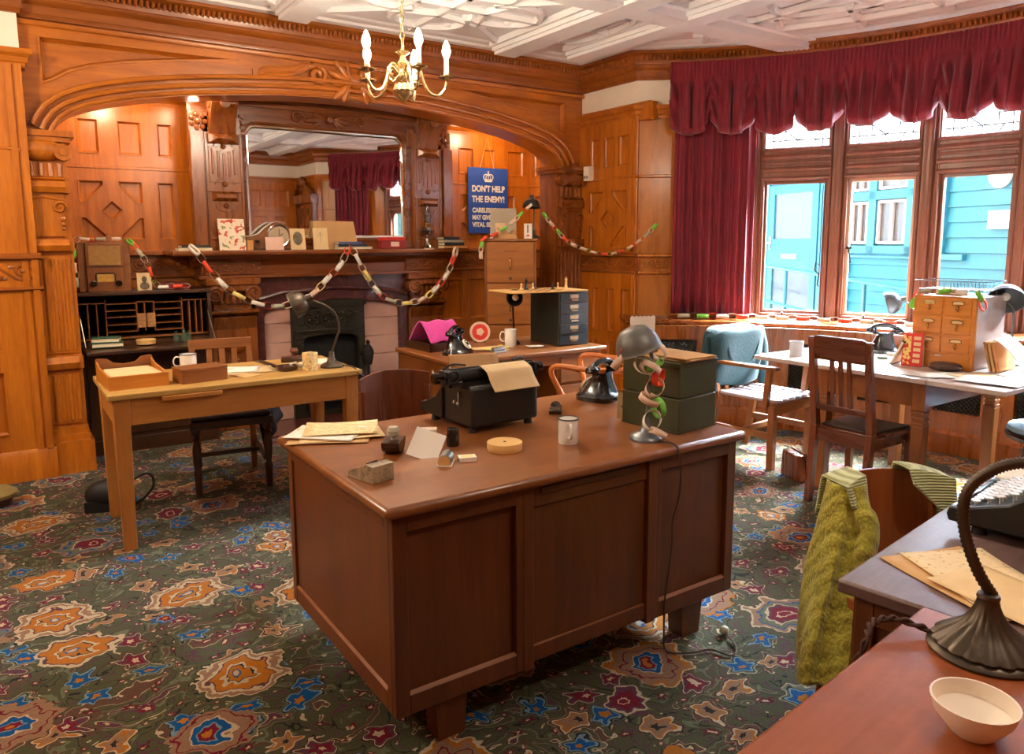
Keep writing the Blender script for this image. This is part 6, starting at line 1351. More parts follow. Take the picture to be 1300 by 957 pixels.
for body, z, sz, wd in (("DON'T HELP", .405, .082, .38), ("THE ENEMY!", .305, .082, .38), ("CARELESS TALK", .205, .06, .38), ("MAY GIVE AWAY", .135, .06, .38), ("VITAL SECRETS", .065, .06, .38)):
    text(body, 0, z, sz, T, 'lettering', 'letter', bold=.0028, width=wd)
cr = MB(); cr.M = FR((0, -.009, .50), (1, 0, 0)) @ Matrix.Scale(.8, 4)
cr.plate([(-.05, 0), (.05, 0), (.055, .02), (-.055, .02)], [], .001)
for s in (-1, 1):
    cr.tube(smoothpath([(s*.05, .02, 0), (s*.068, .055, 0), (s*.055, .085, 0), (s*.025, .09, 0), (0, .075, 0)], 5), .006, 5, flat=.15)
    cr.tube(smoothpath([(s*.02, .02, 0), (s*.035, .05, 0), (s*.02, .08, 0), (0, .085, 0)], 5), .004, 5, flat=.15); cr.sph((s*.036, .03, 0), .008, 8, (1, 1, .15))
cr.tube([(0, .02, 0), (0, .08, 0)], .005, 5, flat=.15); cr.sph((0, .098, 0), .012, 10, (1, 1, .15)); cr.bx(-.004, .004, .105, .135, 0, .001); cr.bx(-.014, .014, .116, .124, 0, .001)
for k in range(5): cr.sph((-.036+.018*k, .03, 0), .006, 8, (1, 1, .15))
cr.M = Matrix(); cr.build('crown_emblem', 'letter', T)
MB().tube([(-.09, -.004, .635), (.0, .012, .93), (.07, -.004, .635)], .0028, 6).build('string', 'string', T)

# ------------------------------------------------------------------ wooden filing cabinet top
FC = Matrix.Translation((3.62, 5.33, 1.503)) @ Matrix.Rotation(RAD(-34), 4, 'Z')
fc = lambda x, y, z=0: FC @ V((x, y, z))
o = card('grey_board', 'grey backing board with a pinned paper leaning at the back of the wooden filing cabinet', fc(-.06, .2), .23, .27, RAD(-34), .18, 'greyboard', 'board', .004); m = MB(); m.M = Matrix.Rotation(-.18, 4, 'X'); m.bx(-.07, .02, -.001, 0, .04, .14); m.build('pinned_paper', 'aged', o)
T = thing('brown_paper_parcel', 'soft brown paper parcel on top of the wooden filing cabinet', 'parcel', fc(-.04, .09), RAD(-30)); b = MB(); b.grid(lambda u, v: (.105*(2*u-1), .05*(2*v-1), (1-(2*u-1)**6)*(1-(2*v-1)**6)*(.075+.028*sin(5*u+3*v)+.012*sin(17*u)+.01*cos(13*v))), 24, 14); b.bx(-.1, .1, -.045, .045, 0, .004); b.build('wrapping', 'kraft', T); MB().tube([(-.0, -.052, .004), (.0, -.05, .04), (.005, 0, .1), (.0, .05, .04)], .002, 5).build('twine', 'string', T)
T = thing('small_carton', 'small white box with red print on the right of the wooden filing cabinet', 'box', fc(.155, .1), RAD(-38)); MB().bx(-.035, .035, -.02, .02, 0, .13).build('carton', 'paper', T, bev=.001); MB().bx(-.008, .004, -.0206, -.02, .05, .115).build('printed_label', 'sketch', T); MB().bx(-.012, .012, -.0206, -.02, .02, .035).build('red_stamp', 'red', T)
a = fc(.21, .30); b_ = fc(.19, .2)
goose_lamp('cabinet_lamp', tuple(a), 'dark dome lamp standing on the wooden filing cabinet', [tuple(a+V((0, 0, .08))), tuple(a+V((.01, .01, .2))), tuple(a+V((0, 0, .29))), tuple(b_+V((.0, .0, .335)))], tuple(b_+V((0, 0, .345))), (-.1, -.05, -1), 'bronze', r=.078, d=.075, mats='lampdark')
p = [fc(.16, .03, .27), fc(.08, .02, .20), fc(.02, .0, .14), fc(-.06, -.01, .08), fc(-.14, -.02, .035), fc(-.225, -.03, .0), fc(-.25, -.02, -.08), fc(-.25, -.02, -.16)]
chain('paper chain draped over the left corner of the wooden filing cabinet', p, 'cogcccgwo', .066, .034, .022, spacing=.048)
chain('paper chain slung from the cabinet lamp to the oak pier by the curtain', [(3.93, 5.25, 1.70), (4.04, 5.25, 1.591), (4.20, 5.24, 1.467), (4.40, 5.17, 1.385), (4.51, 5.09, 1.366), (4.53, 4.89, 1.402), (4.555, 4.72, 1.49), (4.6, 4.66, 1.56), (4.69, 4.66, 1.63)], 'gccogcoccscgcco', .068, .034, .021, spacing=.05)

# ------------------------------------------------------------------ on the kneehole desk
T = thing('wooden_in_tray', 'shallow black wooden tray at the left end of the kneehole desk', 'tray', (2.395, 4.46, ZR), RAD(2))
b = MB(); b.bx(-.11, .11, -.15, .17, 0, .006); b.build('tray_floor', 'darkw', T)
for x0, x1, y0, y1 in ((-.115, -.105, -.155, .175), (.105, .115, -.155, .175), (-.115, .115, -.155, -.145), (-.115, .115, .165, .175)): MB().bx(x0, x1, y0, y1, 0, .055).build('tray_side', 'darkw', T)
b = MB()
def scarf(u, v):
    s = v*2-1; y = -.10*s*(.6+.4*abs(s)); z = .155-.13*abs(s)**1.7+.006*sin(u*11+v*4)
    return (-.05+.27*u+.02*s, y, max(.008, z))
b.grid(scarf, 20, 24); o = b.build('pink_scarf', 'pinkw', None, solid=.012, sub=1); tag(o, 'magenta pink knitted scarf folded over in the black tray on the kneehole desk', 'scarf', None, (2.36, 4.5, ZR+.02), RAD(6))
phone((2.395, 4.13, ZR), RAD(38), 'black rotary telephone with a cream dial on the kneehole desk')
f = MB(); f.tube(smoothpath([(2.33, 4.15, ZR+.02), (2.28, 4.02, ZR+.06), (2.23, 3.93, ZR+.045), (2.2, 3.89, ZR-.03), (2.195, 3.885, ZR-.3), (2.2, 3.9, .02)], 6), .003, 6); tag(f.build('telephone_flex', 'wire', None), 'pale flex hanging off the front of the kneehole desk', 'cable')
T = thing('round_plate', 'round red and white plate standing upright behind the kneehole desk telephone', 'plate', (2.83, 4.56, ZR), RAD(-25)); o = MB().lathe([(.072, 0), (.075, .004), (.073, .008), (.06, .005), (0, .004)], 32, (0, 0, .073), (0, -1, .15)).build('plate_rim', 'pinkp', T); MB().lathe([(.058, .006), (0, .007)], 28, (0, 0, .073), (0, -1, .15)).build('plate_centre', 'red', T); MB().lathe([(.03, .0075), (0, .0085)], 5, (0, 0, .075), (0, -1, .15)).build('printed_motif', 'pinkp', T); MB().bx(-.04, .04, -.01, .03, 0, .008).build('stand', 'darkw', T)
mug((2.90, 4.27, ZR), RAD(150), 'plain white mug without a rim beside the dark steel drawers', .042, .115, 'white', 'white')
for i, (x, y, w, d, r, m, l) in enumerate(((2.70, 4.22, .18, .24, 70, 'aged', 'open buff papers beside the kneehole desk telephone'), (2.74, 4.2, .13, .2, 100, 'yellow', 'pale yellow slip on the buff papers of the kneehole desk'), (2.98, 4.1, .1, .09, 10, 'paper', 'small white paper in front of the plain white mug'))): sheet('desk_paper', l, (x, y, ZR+.002+.004*i), w, d, RAD(r), m, None, .006)
T = thing('hole_punch', 'small shiny metal punch at the front of the kneehole desk', 'punch', (2.66, 4.06, ZR), RAD(10)); MB().bx(-.055, .055, -.025, .025, 0, .01).build('base', 'steel', T, bev=.003); MB().cyl((-.05, 0, .022), (.05, 0, .022), .014).build('barrel', 'steel', T); MB().bx(-.03, .03, -.02, .0, .03, .04).build('lever', 'steel', T, bev=.003)
T = thing('steel_card_drawers', 'dark steel cabinet of five small drawers with label frames on the kneehole desk', 'drawer unit', (3.275, 4.04, ZR), RAD(-5)); MB().bx(-.125, .125, 0, .38, 0, .375).build('casing', 'dgreen', T, bev=.004)
for k in range(5):
    z0 = .01+.072*k; d = MB().bx(-.112, .112, -.006, .01, z0, z0+.068).build('drawer', 'navy', T, bev=.003)
    f = MB(); f.bx(-.035, .035, -.01, -.006, z0+.03, z0+.058); f.build('label_frame', 'steel', d, bev=.001); MB().bx(-.029, .029, -.0108, -.0095, z0+.035, z0+.053).build('paper_label', 'aged', d); h = MB(); h.prism([(-.006, z0+.016), (-.018, z0+.014), (-.018, z0+.022), (-.006, z0+.03)], -.03, .03, 'YZ'); h.build('finger_pull', 'silver', d)
T = thing('chessboard', 'thin wooden chessboard lying on top of the steel drawers', 'chessboard', (3.09, 4.2, ZR+.377), RAD(-5)); MB().bx(-.30, .30, -.17, .18, 0, .01).build('board', 'boxwd', T, bev=.002)
sq = MB()
for i in range(8):
    for j in range(8):
        if (i+j) % 2: sq.bx(-.168+.042*i, -.126+.042*i, -.165+.042*j, -.123+.042*j, .0095, .0105)
sq.build('dark_squares', 'mid', T)
PAWN = [(.013, 0), (.014, .004), (.009, .01), (.0055, .022), (.008, .027), (.0045, .03), (.008, .036), (.008, .042), (0, .047)]
KING = [(.016, 0), (.017, .005), (.011, .013), (.007, .04), (.011, .046), (.007, .05), (.012, .066), (.009, .07), (.004, .073), (.005, .08), (0, .083)]
for px, y, pr, m, l in ((2.97, 4.24, PAWN, 'boxwd', 'pale pawn at the left end of the chessboard'), (3.02, 4.25, KING, 'ebony', 'tall black piece at the left of the chessboard'), (3.07, 4.24, PAWN, 'boxwd', 'second pale pawn, right of the tall black piece'), (3.10, 4.26, PAWN, 'ebony', 'black pawn at the back middle of the chessboard'), (3.19, 4.17, PAWN, 'ebony', 'black pawn at the right of the chessboard'), (3.235, 4.17, PAWN, 'boxwd', 'pale pawn beside the tall pale piece on the chessboard'), (3.30, 4.16, KING, 'boxwd', 'tall pale piece at the right end of the chessboard')):
    o = MB().lathe(pr, 14).build('chess_piece', m); tag(o, l, 'chess piece', 'chess pieces', (px, y, ZR+.388))
goose_lamp('tilted_lamp', (2.97, 4.33, ZR), 'black-shaded lamp poking out beside the steel drawers', [(2.97, 4.33, .84), (2.97, 4.34, 1.0), (2.965, 4.33, 1.08), (2.955, 4.30, 1.10)], (2.955, 4.275, 1.10), (-.75, -.62, -.1), 'black', r=.058, d=.05, rb=.045)
# ------------------------------------------------------------------ right drop-leaf table
mug((4.10, 2.84, ZT), RAD(80), 'pale grey enamel mug at the left end of the drop-leaf table', .042, .092, 'greyen', 'steel', False)
phone((4.70, 2.62, ZT), RAD(140), 'black rotary telephone on the drop-leaf table by the window')
T = thing('card_catalogue', 'golden oak card index cabinet with six brass-handled drawers on the drop-leaf table', 'card cabinet', (4.37, 2.09, ZT), RAD(-86))   # front faces local -y -> world -x
b = MB(); W = .16; b.bx(-W, W, 0, .42, 0, .405); b.build('carcass', 'catgrey', T, bev=.003)
b = MB(); b.bx(-W-.004, W+.004, -.012, .012, 0, .408); b.build('face_frame', 'golden', T, bev=.003)
for i in range(2):
    for k in range(3):
        x0 = -W+.014+i*.15; z0 = .092+.106*k
        d = MB().bx(x0, x0+.138, -.018, -.004, z0, z0+.094).build('drawer', 'golden', T, bev=.003); c = x0+.069
        f = MB(); f.tube([(c-.03, -.02, z0+.06), (c-.03, -.02, z0+.074), (c-.015, -.02, z0+.08), (c+.015, -.02, z0+.08), (c+.03, -.02, z0+.074), (c+.03, -.02, z0+.06)], .0028, 6, True); f.build('label_holder', 'brass', d); MB().bx(c-.026, c+.026, -.0195, -.018, z0+.06, z0+.077).build('paper_label', 'aged', d)
        h = MB(); h.tube([(c, -.018, z0+.048), (c, -.034, z0+.046), (c+.004, -.038, z0+.036)], .007, 8); h.sph((c, -.019, z0+.026), .006, 8); h.build('drawer_pull', 'brass', d)
d = MB().bx(-W+.014, W-.014, -.016, -.004, .012, .082).build('base_drawer', 'golden', T, bev=.003); MB().bx(-.03, .0, -.018, -.015, .07, .078).build('catch_plate', 'steel', d)
top = ZT+.408
T = thing('wire_tray', 'flat silvery wire tray on top of the card index cabinet', 'wire tray', (4.60, 2.13, top+.03), RAD(-86))
w = MB()
for z, e in ((.0, 0), (.05, .02)): w.tube([(-.17-e, -.12-e, z), (.17+e, -.12-e, z), (.17+e, .12+e, z), (-.17-e, .12+e, z)], .0028, 5, True)
for i in range(19): x = -.17+.34*i/18; w.tube([(x, -.14, .05), (x, -.12, 0), (x, .12, 0), (x, .14, .05)], .0014, 4)
for s in (-1, 1): w.tube([(s*.16, -.1, -.03), (s*.16, -.1, 0)], .003, 5); w.tube([(s*.16, .1, -.03), (s*.16, .1, 0)], .003, 5)
w.build('wires', 'greymet', T)
T = thing('crumpled_wrap', 'crumpled brown paper on top of the card index cabinet', 'paper', (4.44, 2.10, top), RAD(-86)); b = MB(); b.grid(lambda u, v: (.075*(2*u-1), .03*(2*v-1), (1-(2*u-1)**4)*(1-(2*v-1)**4)*(.03+.012*sin(23*u+5*v)+.008*cos(31*v+9*u))+.001), 22, 10); b.build('crumple', 'kraft', T)
chain('paper chain lying along the top of the card index cabinet', [(4.37, 2.27, top-.05), (4.375, 2.25, top+.0), (4.38, 2.22, top+.022), (4.40, 2.15, top+.022), (4.40, 2.07, top+.03), (4.39, 2.0, top+.022), (4.39, 1.94, top+.022), (4.40, 1.915, top-.02), (4.42, 1.91, top-.07)], 'goscgcww', .066, .034, .022, spacing=.05)
T = thing('patterned_book', 'upright red book with a patterned cover leaning on the card index cabinet', 'book', (4.315, 2.225, ZT), RAD(-80)); T.rotation_euler = (-.06, 0, RAD(-80)); MB().bx(-.055, .055, -.018, .018, 0, .19).build('cover', 'red', T, bev=.002); MB().bx(-.05, -.008, -.0186, -.018, .01, .18).build('pattern_band', 'printred', T); MB().bx(-.05, .0565, -.014, .014, .003, .187).build('pages', 'pages', T)
for k in range(5): b = MB(); b.bx(.005, .042, -.0186, -.018, .02+.033*k, .04+.033*k); b.build('printed_block', 'aged', T)
book('dark_notebook', 'black notebook leaning against the red patterned book', (4.33, 2.335, ZT+.004), (.02, .14, .15), RAD(-80), 'bookk').rotation_euler = (0, .42, RAD(-80))
T = thing('leather_wallet', 'dark brown leather spectacle case lying before the card index cabinet', 'case', (4.29, 2.03, ZT), RAD(-78)); MB().sph((0, 0, .02), 1, 20, (.085, .045, .022)).build('case_lower', 'leather', T); MB().sph((0, .01, .032), 1, 20, (.083, .04, .02)).build('flap', 'leather', T); MB().bx(-.012, .012, -.048, -.036, .018, .03).build('clasp', 'bronze', T)
for i, (x, y, w, d, r, m, l) in enumerate(((4.08, 2.10, .21, .3, 10, 'paper', 'white sheet at the front edge of the drop-leaf table before the red book'), (4.14, 1.95, .2, .29, 40, 'paper', 'white sheet overlapping another before the spectacle case'), (4.2, 1.78, .22, .3, -20, 'aged', 'cream sheet on the right leaf of the drop-leaf table'), (4.12, 1.72, .21, .3, 5, 'paper', 'topmost white sheet on the right leaf of the drop-leaf table'))): sheet('table_paper', l, (x, y, ZT+.002+.002*i), w, d, RAD(r), m, None, .003)
for i, (dy, m, l, t) in enumerate(((.0, 'kraft', 'brown folder nearest the cabinet in the leaning row', -.25), (-.02, 'manila', 'buff folder in the middle of the leaning row beside the cabinet', -.25), (-.04, 'booko', 'tan folder at the outside of the leaning row beside the cabinet', -.25))):
    o = MB().bx(-.11, .11, -.007, .007, 0, .165).build('box_file', m, bev=.002); tag(o, l, 'folder', 'folders leaning beside the card index cabinet', (4.56, 1.872+dy, ZT+.003)); o.rotation_euler = (t, 0, RAD(2))
b = MB(); b.grid(lambda u, v: (.105*(2*u-1), .03-.02*(1-v)-.17*v-.02*sin(v*pi), .178-.172*v**1.15), 8, 14); o = b.build('sloping_sheet', 'paper', None, solid=.001); tag(o, 'large white sheet sloping down over the leaning folders', 'paper', None, (4.56, 1.86, ZT+.006), RAD(2))
book('green_ledger', 'thin grey-green book at the right end of the drop-leaf table', (4.62, 1.65, ZT), (.2, .14, .028), RAD(-8), 'greenbk')
for i, (x, y, m, l, w) in enumerate(((4.38, 2.70, 'paper', 'pale closed booklet behind the dining chair on the drop-leaf table', .15), (4.33, 2.62, 'bookk', 'dark booklet nearest the dining chair on the drop-leaf table', .17))): book('booklet', l, (x, y, ZT), (w, .12, .014), RAD(80+12*i), m)
matchbox((4.60, 2.50, ZT), RAD(-60), 'red and white packet in front of the window-side telephone', 'red', 'paper'); o = MB().bx(-.03, .03, -.016, .016, 0, .018).build('rubber_eraser', 'greenrub', bev=.005); tag(o, 'pale green rubber on the drop-leaf table near the red book', 'eraser', None, (4.42, 2.46, ZT), RAD(-70))
goose_lamp('window_lamp', (4.80, 1.915, ZT), 'silver-grey dome lamp with an upright stem right of the card index cabinet', [(4.80, 1.915, .84), (4.80, 1.915, .95), (4.80, 1.915, 1.05), (4.795, 1.925, 1.10), (4.785, 1.95, 1.125)], (4.80, 1.965, 1.185), (-.72, -.32, -.62), 'greymet', r=.098, d=.08, rb=.062)
goose_lamp('bent_lamp', (4.72, 2.36, ZT), 'grey lamp with its head stretched out behind the window-side telephone', [(4.72, 2.36, .84), (4.76, 2.40, .95), (4.80, 2.47, 1.02), (4.86, 2.54, 1.06), (4.86, 2.58, 1.085)], (4.85, 2.60, 1.09), (-.5, .8, -.3), 'greymet', r=.075, d=.085, rb=.06)
f = MB(); f.tube(smoothpath([(4.5, 1.57, .74), (4.52, 1.56, .6), (4.49, 1.58, .52), (4.47, 1.6, .495)], 6), .005, 6); tag(f.build('window_lamp_flex', 'wire', None), 'pale flex dangling below the right leaf of the drop-leaf table', 'cable')
chain('paper chain of white, grey and red links lying along the window sill', [(*bow(46-1.9*k, 2.985), .858) for k in range(20)], 'sggowwowwocwowcwo'.replace('gg', 'sg'), .10, .052, .03, spacing=.078, roll=.1)
for i, th in enumerate((31.4, 20.2)):
    T = thing('window_stay', ('iron casement stay on the sill at the first window light' if i == 0 else 'iron casement stay on the sill at the second window light'), 'window stay', (*bow(th, 3.16), .83), RAD(th-90)); MB().bx(-.05, .05, -.006, .006, .0, .008).build('bar', 'black', T); MB().cyl((0, 0, 0), (0, 0, .05), .005, seg=8).build('pin', 'black', T); MB().sph((0, 0, .055), .011, 10).build('knob', 'black', T)

# jacket on the slatted armchair
b = MB(); AM = Matrix.Translation((4.26, 3.2, 0)) @ Matrix.Rotation(RAD(6), 4, 'Z')
def jacket(u, v):   # u across, v from front hem over the top rail to the back hem
    x = -.30+.60*u; s = 2*u-1
    if v < .5: t = 1-2*v; y = .24-.05*(1-t)-.02*t; z = .90-.42*t-.06*s**4*(1-t); y -= .03+.018*sin(7*u+3*t)*t-.05*abs(s)**5
    else: t = 2*v-1; y = .30+.04*t+.02*sin(6*u)*t; z = .90-.30*t-.06*s**4*(1-t); y -= .05*abs(s)**5
    return AM @ V((x*(1.06-.1*abs(v-.5)), y, z+.012*sin(9*u)*(.3+abs(v-.5))))
b.grid(jacket, 26, 30); o = b.build('teal_jacket', 'teal_cloth', None, solid=.012, sub=1); tag(o, 'teal jacket hung over the back of the slatted armchair', 'jacket')
for pts in ([(-.14, .205, .88), (-.2, .19, .80), (-.17, .18, .70), (-.10, .178, .64)], [(.14, .205, .88), (.2, .19, .80), (.17, .18, .70), (.12, .178, .64)]):
    m = MB(); P_ = smoothpath([AM @ V(p) for p in pts], 5); m.tube(P_, [.018+.012*sin(pi*i/(len(P_)-1)) for i in range(len(P_))], 8, flat=.4); m.build('lapel', 'teal_cloth', o)
m = MB(); P_ = smoothpath([AM @ V(p) for p in ((.27, .22, .86), (.31, .2, .72), (.30, .18, .56), (.285, .17, .40))], 6); m.tube(P_, [.045, .05, .052, .052, .05, .05, .05, .048, .048, .046, .046, .044, .044, .042, .042, .04, .04, .038, .038][:len(P_)], 12, flat=.55); m.build('sleeve', 'teal_cloth', o)
m = MB(); P_ = smoothpath([AM @ V(p) for p in ((-.27, .25, .86), (-.31, .24, .72), (-.305, .22, .56), (-.29, .2, .46))], 6); m.tube(P_, [.045, .05, .052, .052, .05, .05, .05, .048, .048, .046, .046, .044, .044, .042, .042, .04, .04, .038, .038][:len(P_)], 12, flat=.55); m.build('sleeve', 'teal_cloth', o)
# satchel beside the dining chair
T = thing('leather_satchel', 'reddish brown satchel standing on the carpet behind the dining chair leg', 'satchel', (4.02, 2.76, 0), RAD(70)); b = MB(); b.prism([(-.1, 0), (.1, 0), (.085, .17), (-.06, .16)], -.035, .035, 'XZ'); b.build('satchel_body', 'mahog', T, bev=.012); b = MB(); b.prism([(-.098, .06), (.1, .06), (.09, .178), (-.065, .168)], -.042, -.034, 'XZ'); b.build('flap', 'mahog', T, bev=.003); MB().bx(-.01, .01, -.046, -.042, .05, .075).build('buckle', 'brass', T)

# ------------------------------------------------------------------ cardigan on the chair beyond the clerk desk
CC = Matrix.Translation((2.10, 1.0, -.03)) @ Matrix.Rotation(RAD(-22), 4, 'Z')
b = MB()
def body(u, v):     # hanging knitted body over the left corner of the chair back
    a = 2*pi*u; z = .80-.60*v
    cx = -.145-.015*min(1, v*3)-.03*v+.012*sin(v*5); cy = .175-.03*v
    rx = .045+.035*min(1, v*2.2)+.012*sin(3*a+v*4)*min(1, v*2); ry = .05+.03*min(1, v*2)+.026*sin(5*a+1+v*3)*min(1, v*2)
    return CC @ V((cx+rx*cos(a), cy+ry*sin(a), z+.012*sin(2*a)*v))
b.grid(body, 56, 50); o = b.build('mustard_cardigan', 'knit', None, solid=.006); tag(o, 'mustard green knitted cardigan draped over the curved chair back by the clerk desk', 'cardigan')
def collar(x0, x1, drop0, drop1, side):
    m = MB()
    def fn(u, v):   # u across, v from back over the top to the front point
        x = x0+(x1-x0)*u; top = .815-.037*(x/.185)**2*0-.03*(x/.185)**2; d = drop0+(drop1-drop0)*u
        if v < .3: t = 1-v/.3; y = .205+.028+.02*t; z = top+.012-.12*t
        elif v < .42: t = (v-.3)/.12; y = .233-.062*t; z = top+.014
        else: t = (v-.42)/.58; y = .171-.018*t-.05*(x/.185)**2; z = top+.012-d*t
        return CC @ V((x+side*.03*max(0, v-.4), y, z))
    m.grid(fn, 10, 26); return m
collar(-.185, -.10, .05, .14, .5).build('left_collar_flap', 'ribknit', o, solid=.008)
collar(.06, .185, .04, .14, .2).build('right_collar_flap', 'ribknit', o, solid=.008)
m = MB(); P_ = smoothpath([(-.13, .15, .765), (-.12, .105, .70), (-.135, .09, .56), (-.15, .085, .42), (-.165, .08, .30), (-.17, .085, .215)], 7)
m.tube([CC @ V((p.x+.006*sin(i*.9), p.y, p.z)) for i, p in enumerate(P_)], [.03+.018*min(1, i/8)+.004*sin(i*1.3) for i in range(len(P_))], 16, flat=.62); m.build('sleeve', 'knit', o)
m = MB(); m.tube([CC @ V(p) for p in smoothpath([(.19, .19, .76), (.2, .19, .68), (.198, .18, .6), (.2, .18, .5)], 5)], .014, 8, flat=.5); m.build('cardigan_edge', 'ribknit', o)
T = thing('brown_handbag', 'brown leather handbag with a brass stud hanging beside the draped chair', 'handbag', (2.41, 1.15, .565), RAD(-22)); MB().bx(-.05, .05, -.03, .03, 0, .13).build('bag_body', 'leather', T, bev=.012); MB().bx(-.052, .052, -.036, -.03, .03, .135).build('flap', 'leather', T, bev=.004); MB().sph((.0, -.038, .045), .008, 10).build('stud', 'brass', T); MB().tube(smoothpath([(.0, .02, .12), (-.03, .015, .17), (-.055, 0, .20), (-.065, -.02, .185), (-.05, -.032, .11)], 5), .006, 6).build('strap', 'leather', T)

# ------------------------------------------------------------------ clerk desk and reddish desk
FT = copytree(TW, (2.105, .685, ZA), RAD(7.6), 'black typewriter with pale keys on the clerk desk at the right edge'); FT.scale = (1, 1, .85)
for i, (a, x, y, w, d, r, m, l) in enumerate(((0, 1.66, .69, .22, .31, -20, 'manila', 'buff sheet at the bottom of the papers on the clerk desk'), (1, 1.68, .685, .2, .29, -30, 'typed', 'typed cream sheet on top of the papers on the clerk desk'), (2, 1.63, .60, .18, .27, -12, 'aged', 'creased buff sheet at the near side of the clerk desk papers'))): sheet('clerk_paper', l, (x, y, ZA+.002+.003*i), w, d, RAD(r), m, None, .003)
book('orange_box_file', 'orange card box behind the clerk desk typewriter', (2.42, .86, ZA), (.2, .12, .05), RAD(10), 'booko'); sheet('white_copy', 'white sheets lying on the orange card box', (2.42, .87, ZA+.054), .24, .16, RAD(13), 'paper', None, .002, .006)
T = thing('ribbed_desk_lamp', 'bronze gooseneck lamp with a fluted bell foot on the reddish desk', 'desk lamp', (1.325, .53, ZB))
b = MB(); seg = 72; prof = [(.08, 0), (.082, .005), (.078, .01), (.073, .012), (.072, .017), (.062, .027), (.046, .039), (.032, .052), (.023, .067), (.018, .083), (.0155, .094), (.017, .098), (.0155, .103), (.001, .104)]
rings = []
for r, z in prof:
    fl = .07 if .015 < z < .08 else 0
    rings.append([b.v((r*(1+fl*abs(sin(9*2*pi*i/seg)))*cos(2*pi*i/seg)*1.05, r*(1+fl*abs(sin(9*2*pi*i/seg)))*sin(2*pi*i/seg)*1.05, z)) for i in range(seg)])
b.loft(rings); b.build('fluted_foot', 'bronze', T)
nk = smoothpath([(1.325, .53, .885), (1.305, .55, .93), (1.293, .567, .985), (1.292, .575, 1.035), (1.298, .568, 1.075), (1.312, .54, 1.108), (1.325, .505, 1.125), (1.335, .46, 1.13), (1.34, .40, 1.12), (1.34, .35, 1.10)], 14)
b = MB(); b.tube([p-V((1.315, .535, ZB)) for p in nk], [.008+.0022*(i % 2) for i in range(len(nk))], 12); b.build('gooseneck', 'bronze', T, sm=None)
shade_mb(V((1.34, .34, 1.095))-V((1.315, .535, ZB)), (0, -.6, -.8), .085, .09).build('shade', 'bronze', T); b = MB(); b.sph((.03, .02, .06), .01, 10); b.cyl((.03, .02, .06), (.055, .01, .062), .007); b.build('switch', 'bronze', T)
P_ = smoothpath([(1.30, .61, ZB+.012), (1.27, .655, ZB+.022), (1.235, .675, ZB+.016), (1.21, .672, ZB-.01), (1.2, .69, ZB-.08)], 8)
b = MB()
for ph in (0, pi): b.tube([p+V((0, .004*cos(i*.9+ph), .004*sin(i*.9+ph))) for i, p in enumerate(P_)], .0035, 6)
tag(b.build('twisted_flex', 'cord', None), 'twisted brown flex running off the reddish desk', 'cable')
T = thing('cream_bowl', 'cream bowl rim just showing at the bottom of the reddish desk', 'bowl', (1.085, .44, ZB)); MB().lathe([(.025, 0), (.03, .004), (.05, .03), (.056, .05), (.053, .05), (.047, .03), (0, .008)], 32).build('bowl', 'cream', T)
# wall switch
T = thing('thermostat', 'small cream thermostat box on the oak wall above the right pilaster', 'thermostat', (XS-.05, 5.42, 2.03)); MB().bx(-.03, .03, -.04, .04, 0, .13).build('casing', 'cream', T, bev=.004); MB().bx(-.033, -.03, -.025, -.005, .02, .045).build('slot', 'greymet', T); MB().bx(-.033, -.03, .005, .025, .02, .045).build('slot', 'greymet', T)
# ------------------------------------------------------------------ light, camera
def point(loc, power, col, r=.05, name='lamp_light'):
    l = bpy.data.lights.new(name, 'POINT'); l.energy = power; l.color = col; l.shadow_soft_size = r
    o = bpy.data.objects.new(name, l); COL.objects.link(o); o.location = loc; return o
WARM = (1.0, .84, .64)
for k in range(5):
    a = RAD(72*k-24.3); point((CH[0]+.232*cos(a), CH[1]+.232*sin(a), CH[2]+.275), 30, WARM, .03, 'chandelier_light')
# added unseen lights, no fixtures; the strongest stands for a lamp near the left wall
point((1.86, .3, 2.5), 24, (1.0, .86, .68), .06, 'unseen_room_light'); point((-1.4, 2.0, 2.4), 22, (1.0, .84, .64), .06, 'unseen_room_light'); point((-.95, 3.9, 2.5), 62, (1.0, .84, .62), .06, 'unseen_room_light')
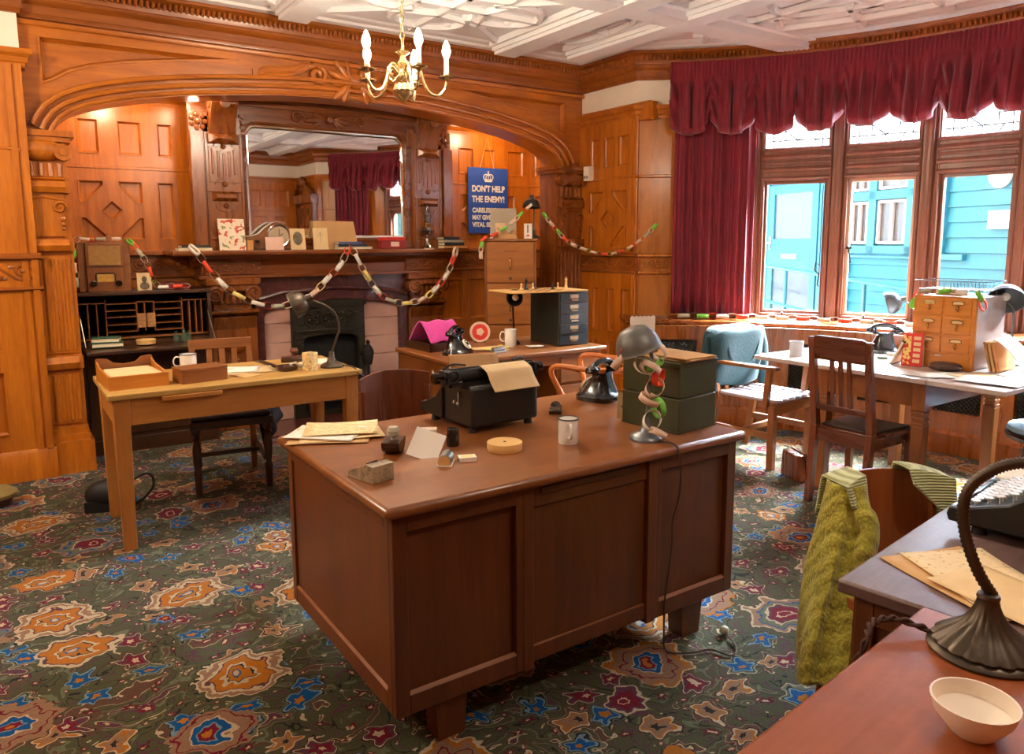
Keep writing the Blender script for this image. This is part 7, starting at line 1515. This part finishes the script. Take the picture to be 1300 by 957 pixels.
# recess lamps hidden behind the arch
for x in (.75, 3.95): point((x, 5.92, 2.50), 7, (1.0, .80, .56), .06, 'recess_light')
point((1.25, 5.9, 2.5), 2.5, (1.0, .78, .52), .05, 'recess_light')
W = bpy.data.worlds.new('sky'); SC.world = W; W.use_nodes = True
bg = W.node_tree.nodes['Background']; bg.inputs[0].default_value = (.80, .90, 1.0, 1); bg.inputs[1].default_value = 4.0
for i, th in enumerate(WTH):
    l = bpy.data.lights.new('window_portal', 'AREA'); l.shape = 'RECTANGLE'; l.size = .6; l.size_y = 1.95; l.cycles.is_portal = True
    o = bpy.data.objects.new('window_portal', l); COL.objects.link(o); c = bow(th, 3.48); o.location = (c[0], c[1], 1.8)
    o.rotation_euler = V((-cos(RAD(th)), -sin(RAD(th)), 0)).to_track_quat('-Z', 'Y').to_euler()
sl = bpy.data.lights.new('hazy_sun', 'SUN'); sl.energy = 350; sl.angle = RAD(54); sl.color = (.80, .90, 1.0)
so = bpy.data.objects.new('hazy_sun', sl); COL.objects.link(so); so.location = (9, 3, 5); so.rotation_euler = V((-1, -.08, -.74)).to_track_quat('-Z', 'Y').to_euler()
cam = bpy.data.cameras.new('camera'); cam.sensor_fit = 'HORIZONTAL'; cam.sensor_width = 36; cam.lens = 950.17/1300*36; cam.shift_y = -44.5/1300; cam.clip_start = .02
co = bpy.data.objects.new('camera', cam); COL.objects.link(co); SC.camera = co
p, y, r = .133463, .598481, -.0032396
fw = V((sin(y)*cos(p), cos(y)*cos(p), -sin(p))); rt = V((cos(y), -sin(y), 0)); up = rt.cross(fw)
rt2 = cos(r)*rt+sin(r)*up; up2 = -sin(r)*rt+cos(r)*up
m = Matrix((rt2, up2, -fw)).transposed().to_4x4(); m.translation = (0, 0, 1.48); co.matrix_world = m
vs = SC.view_settings; vs.view_transform = 'Standard'; vs.look = 'None'; vs.exposure = 0.9; vs.gamma = 1; vs.use_curve_mapping = False
SC.cycles.use_denoising = True; SC.cycles.max_bounces = 8; SC.cycles.diffuse_bounces = 5; SC.cycles.glossy_bounces = 4; SC.cycles.transmission_bounces = 6; SC.cycles.transparent_max_bounces = 8; SC.cycles.sample_clamp_indirect = 6
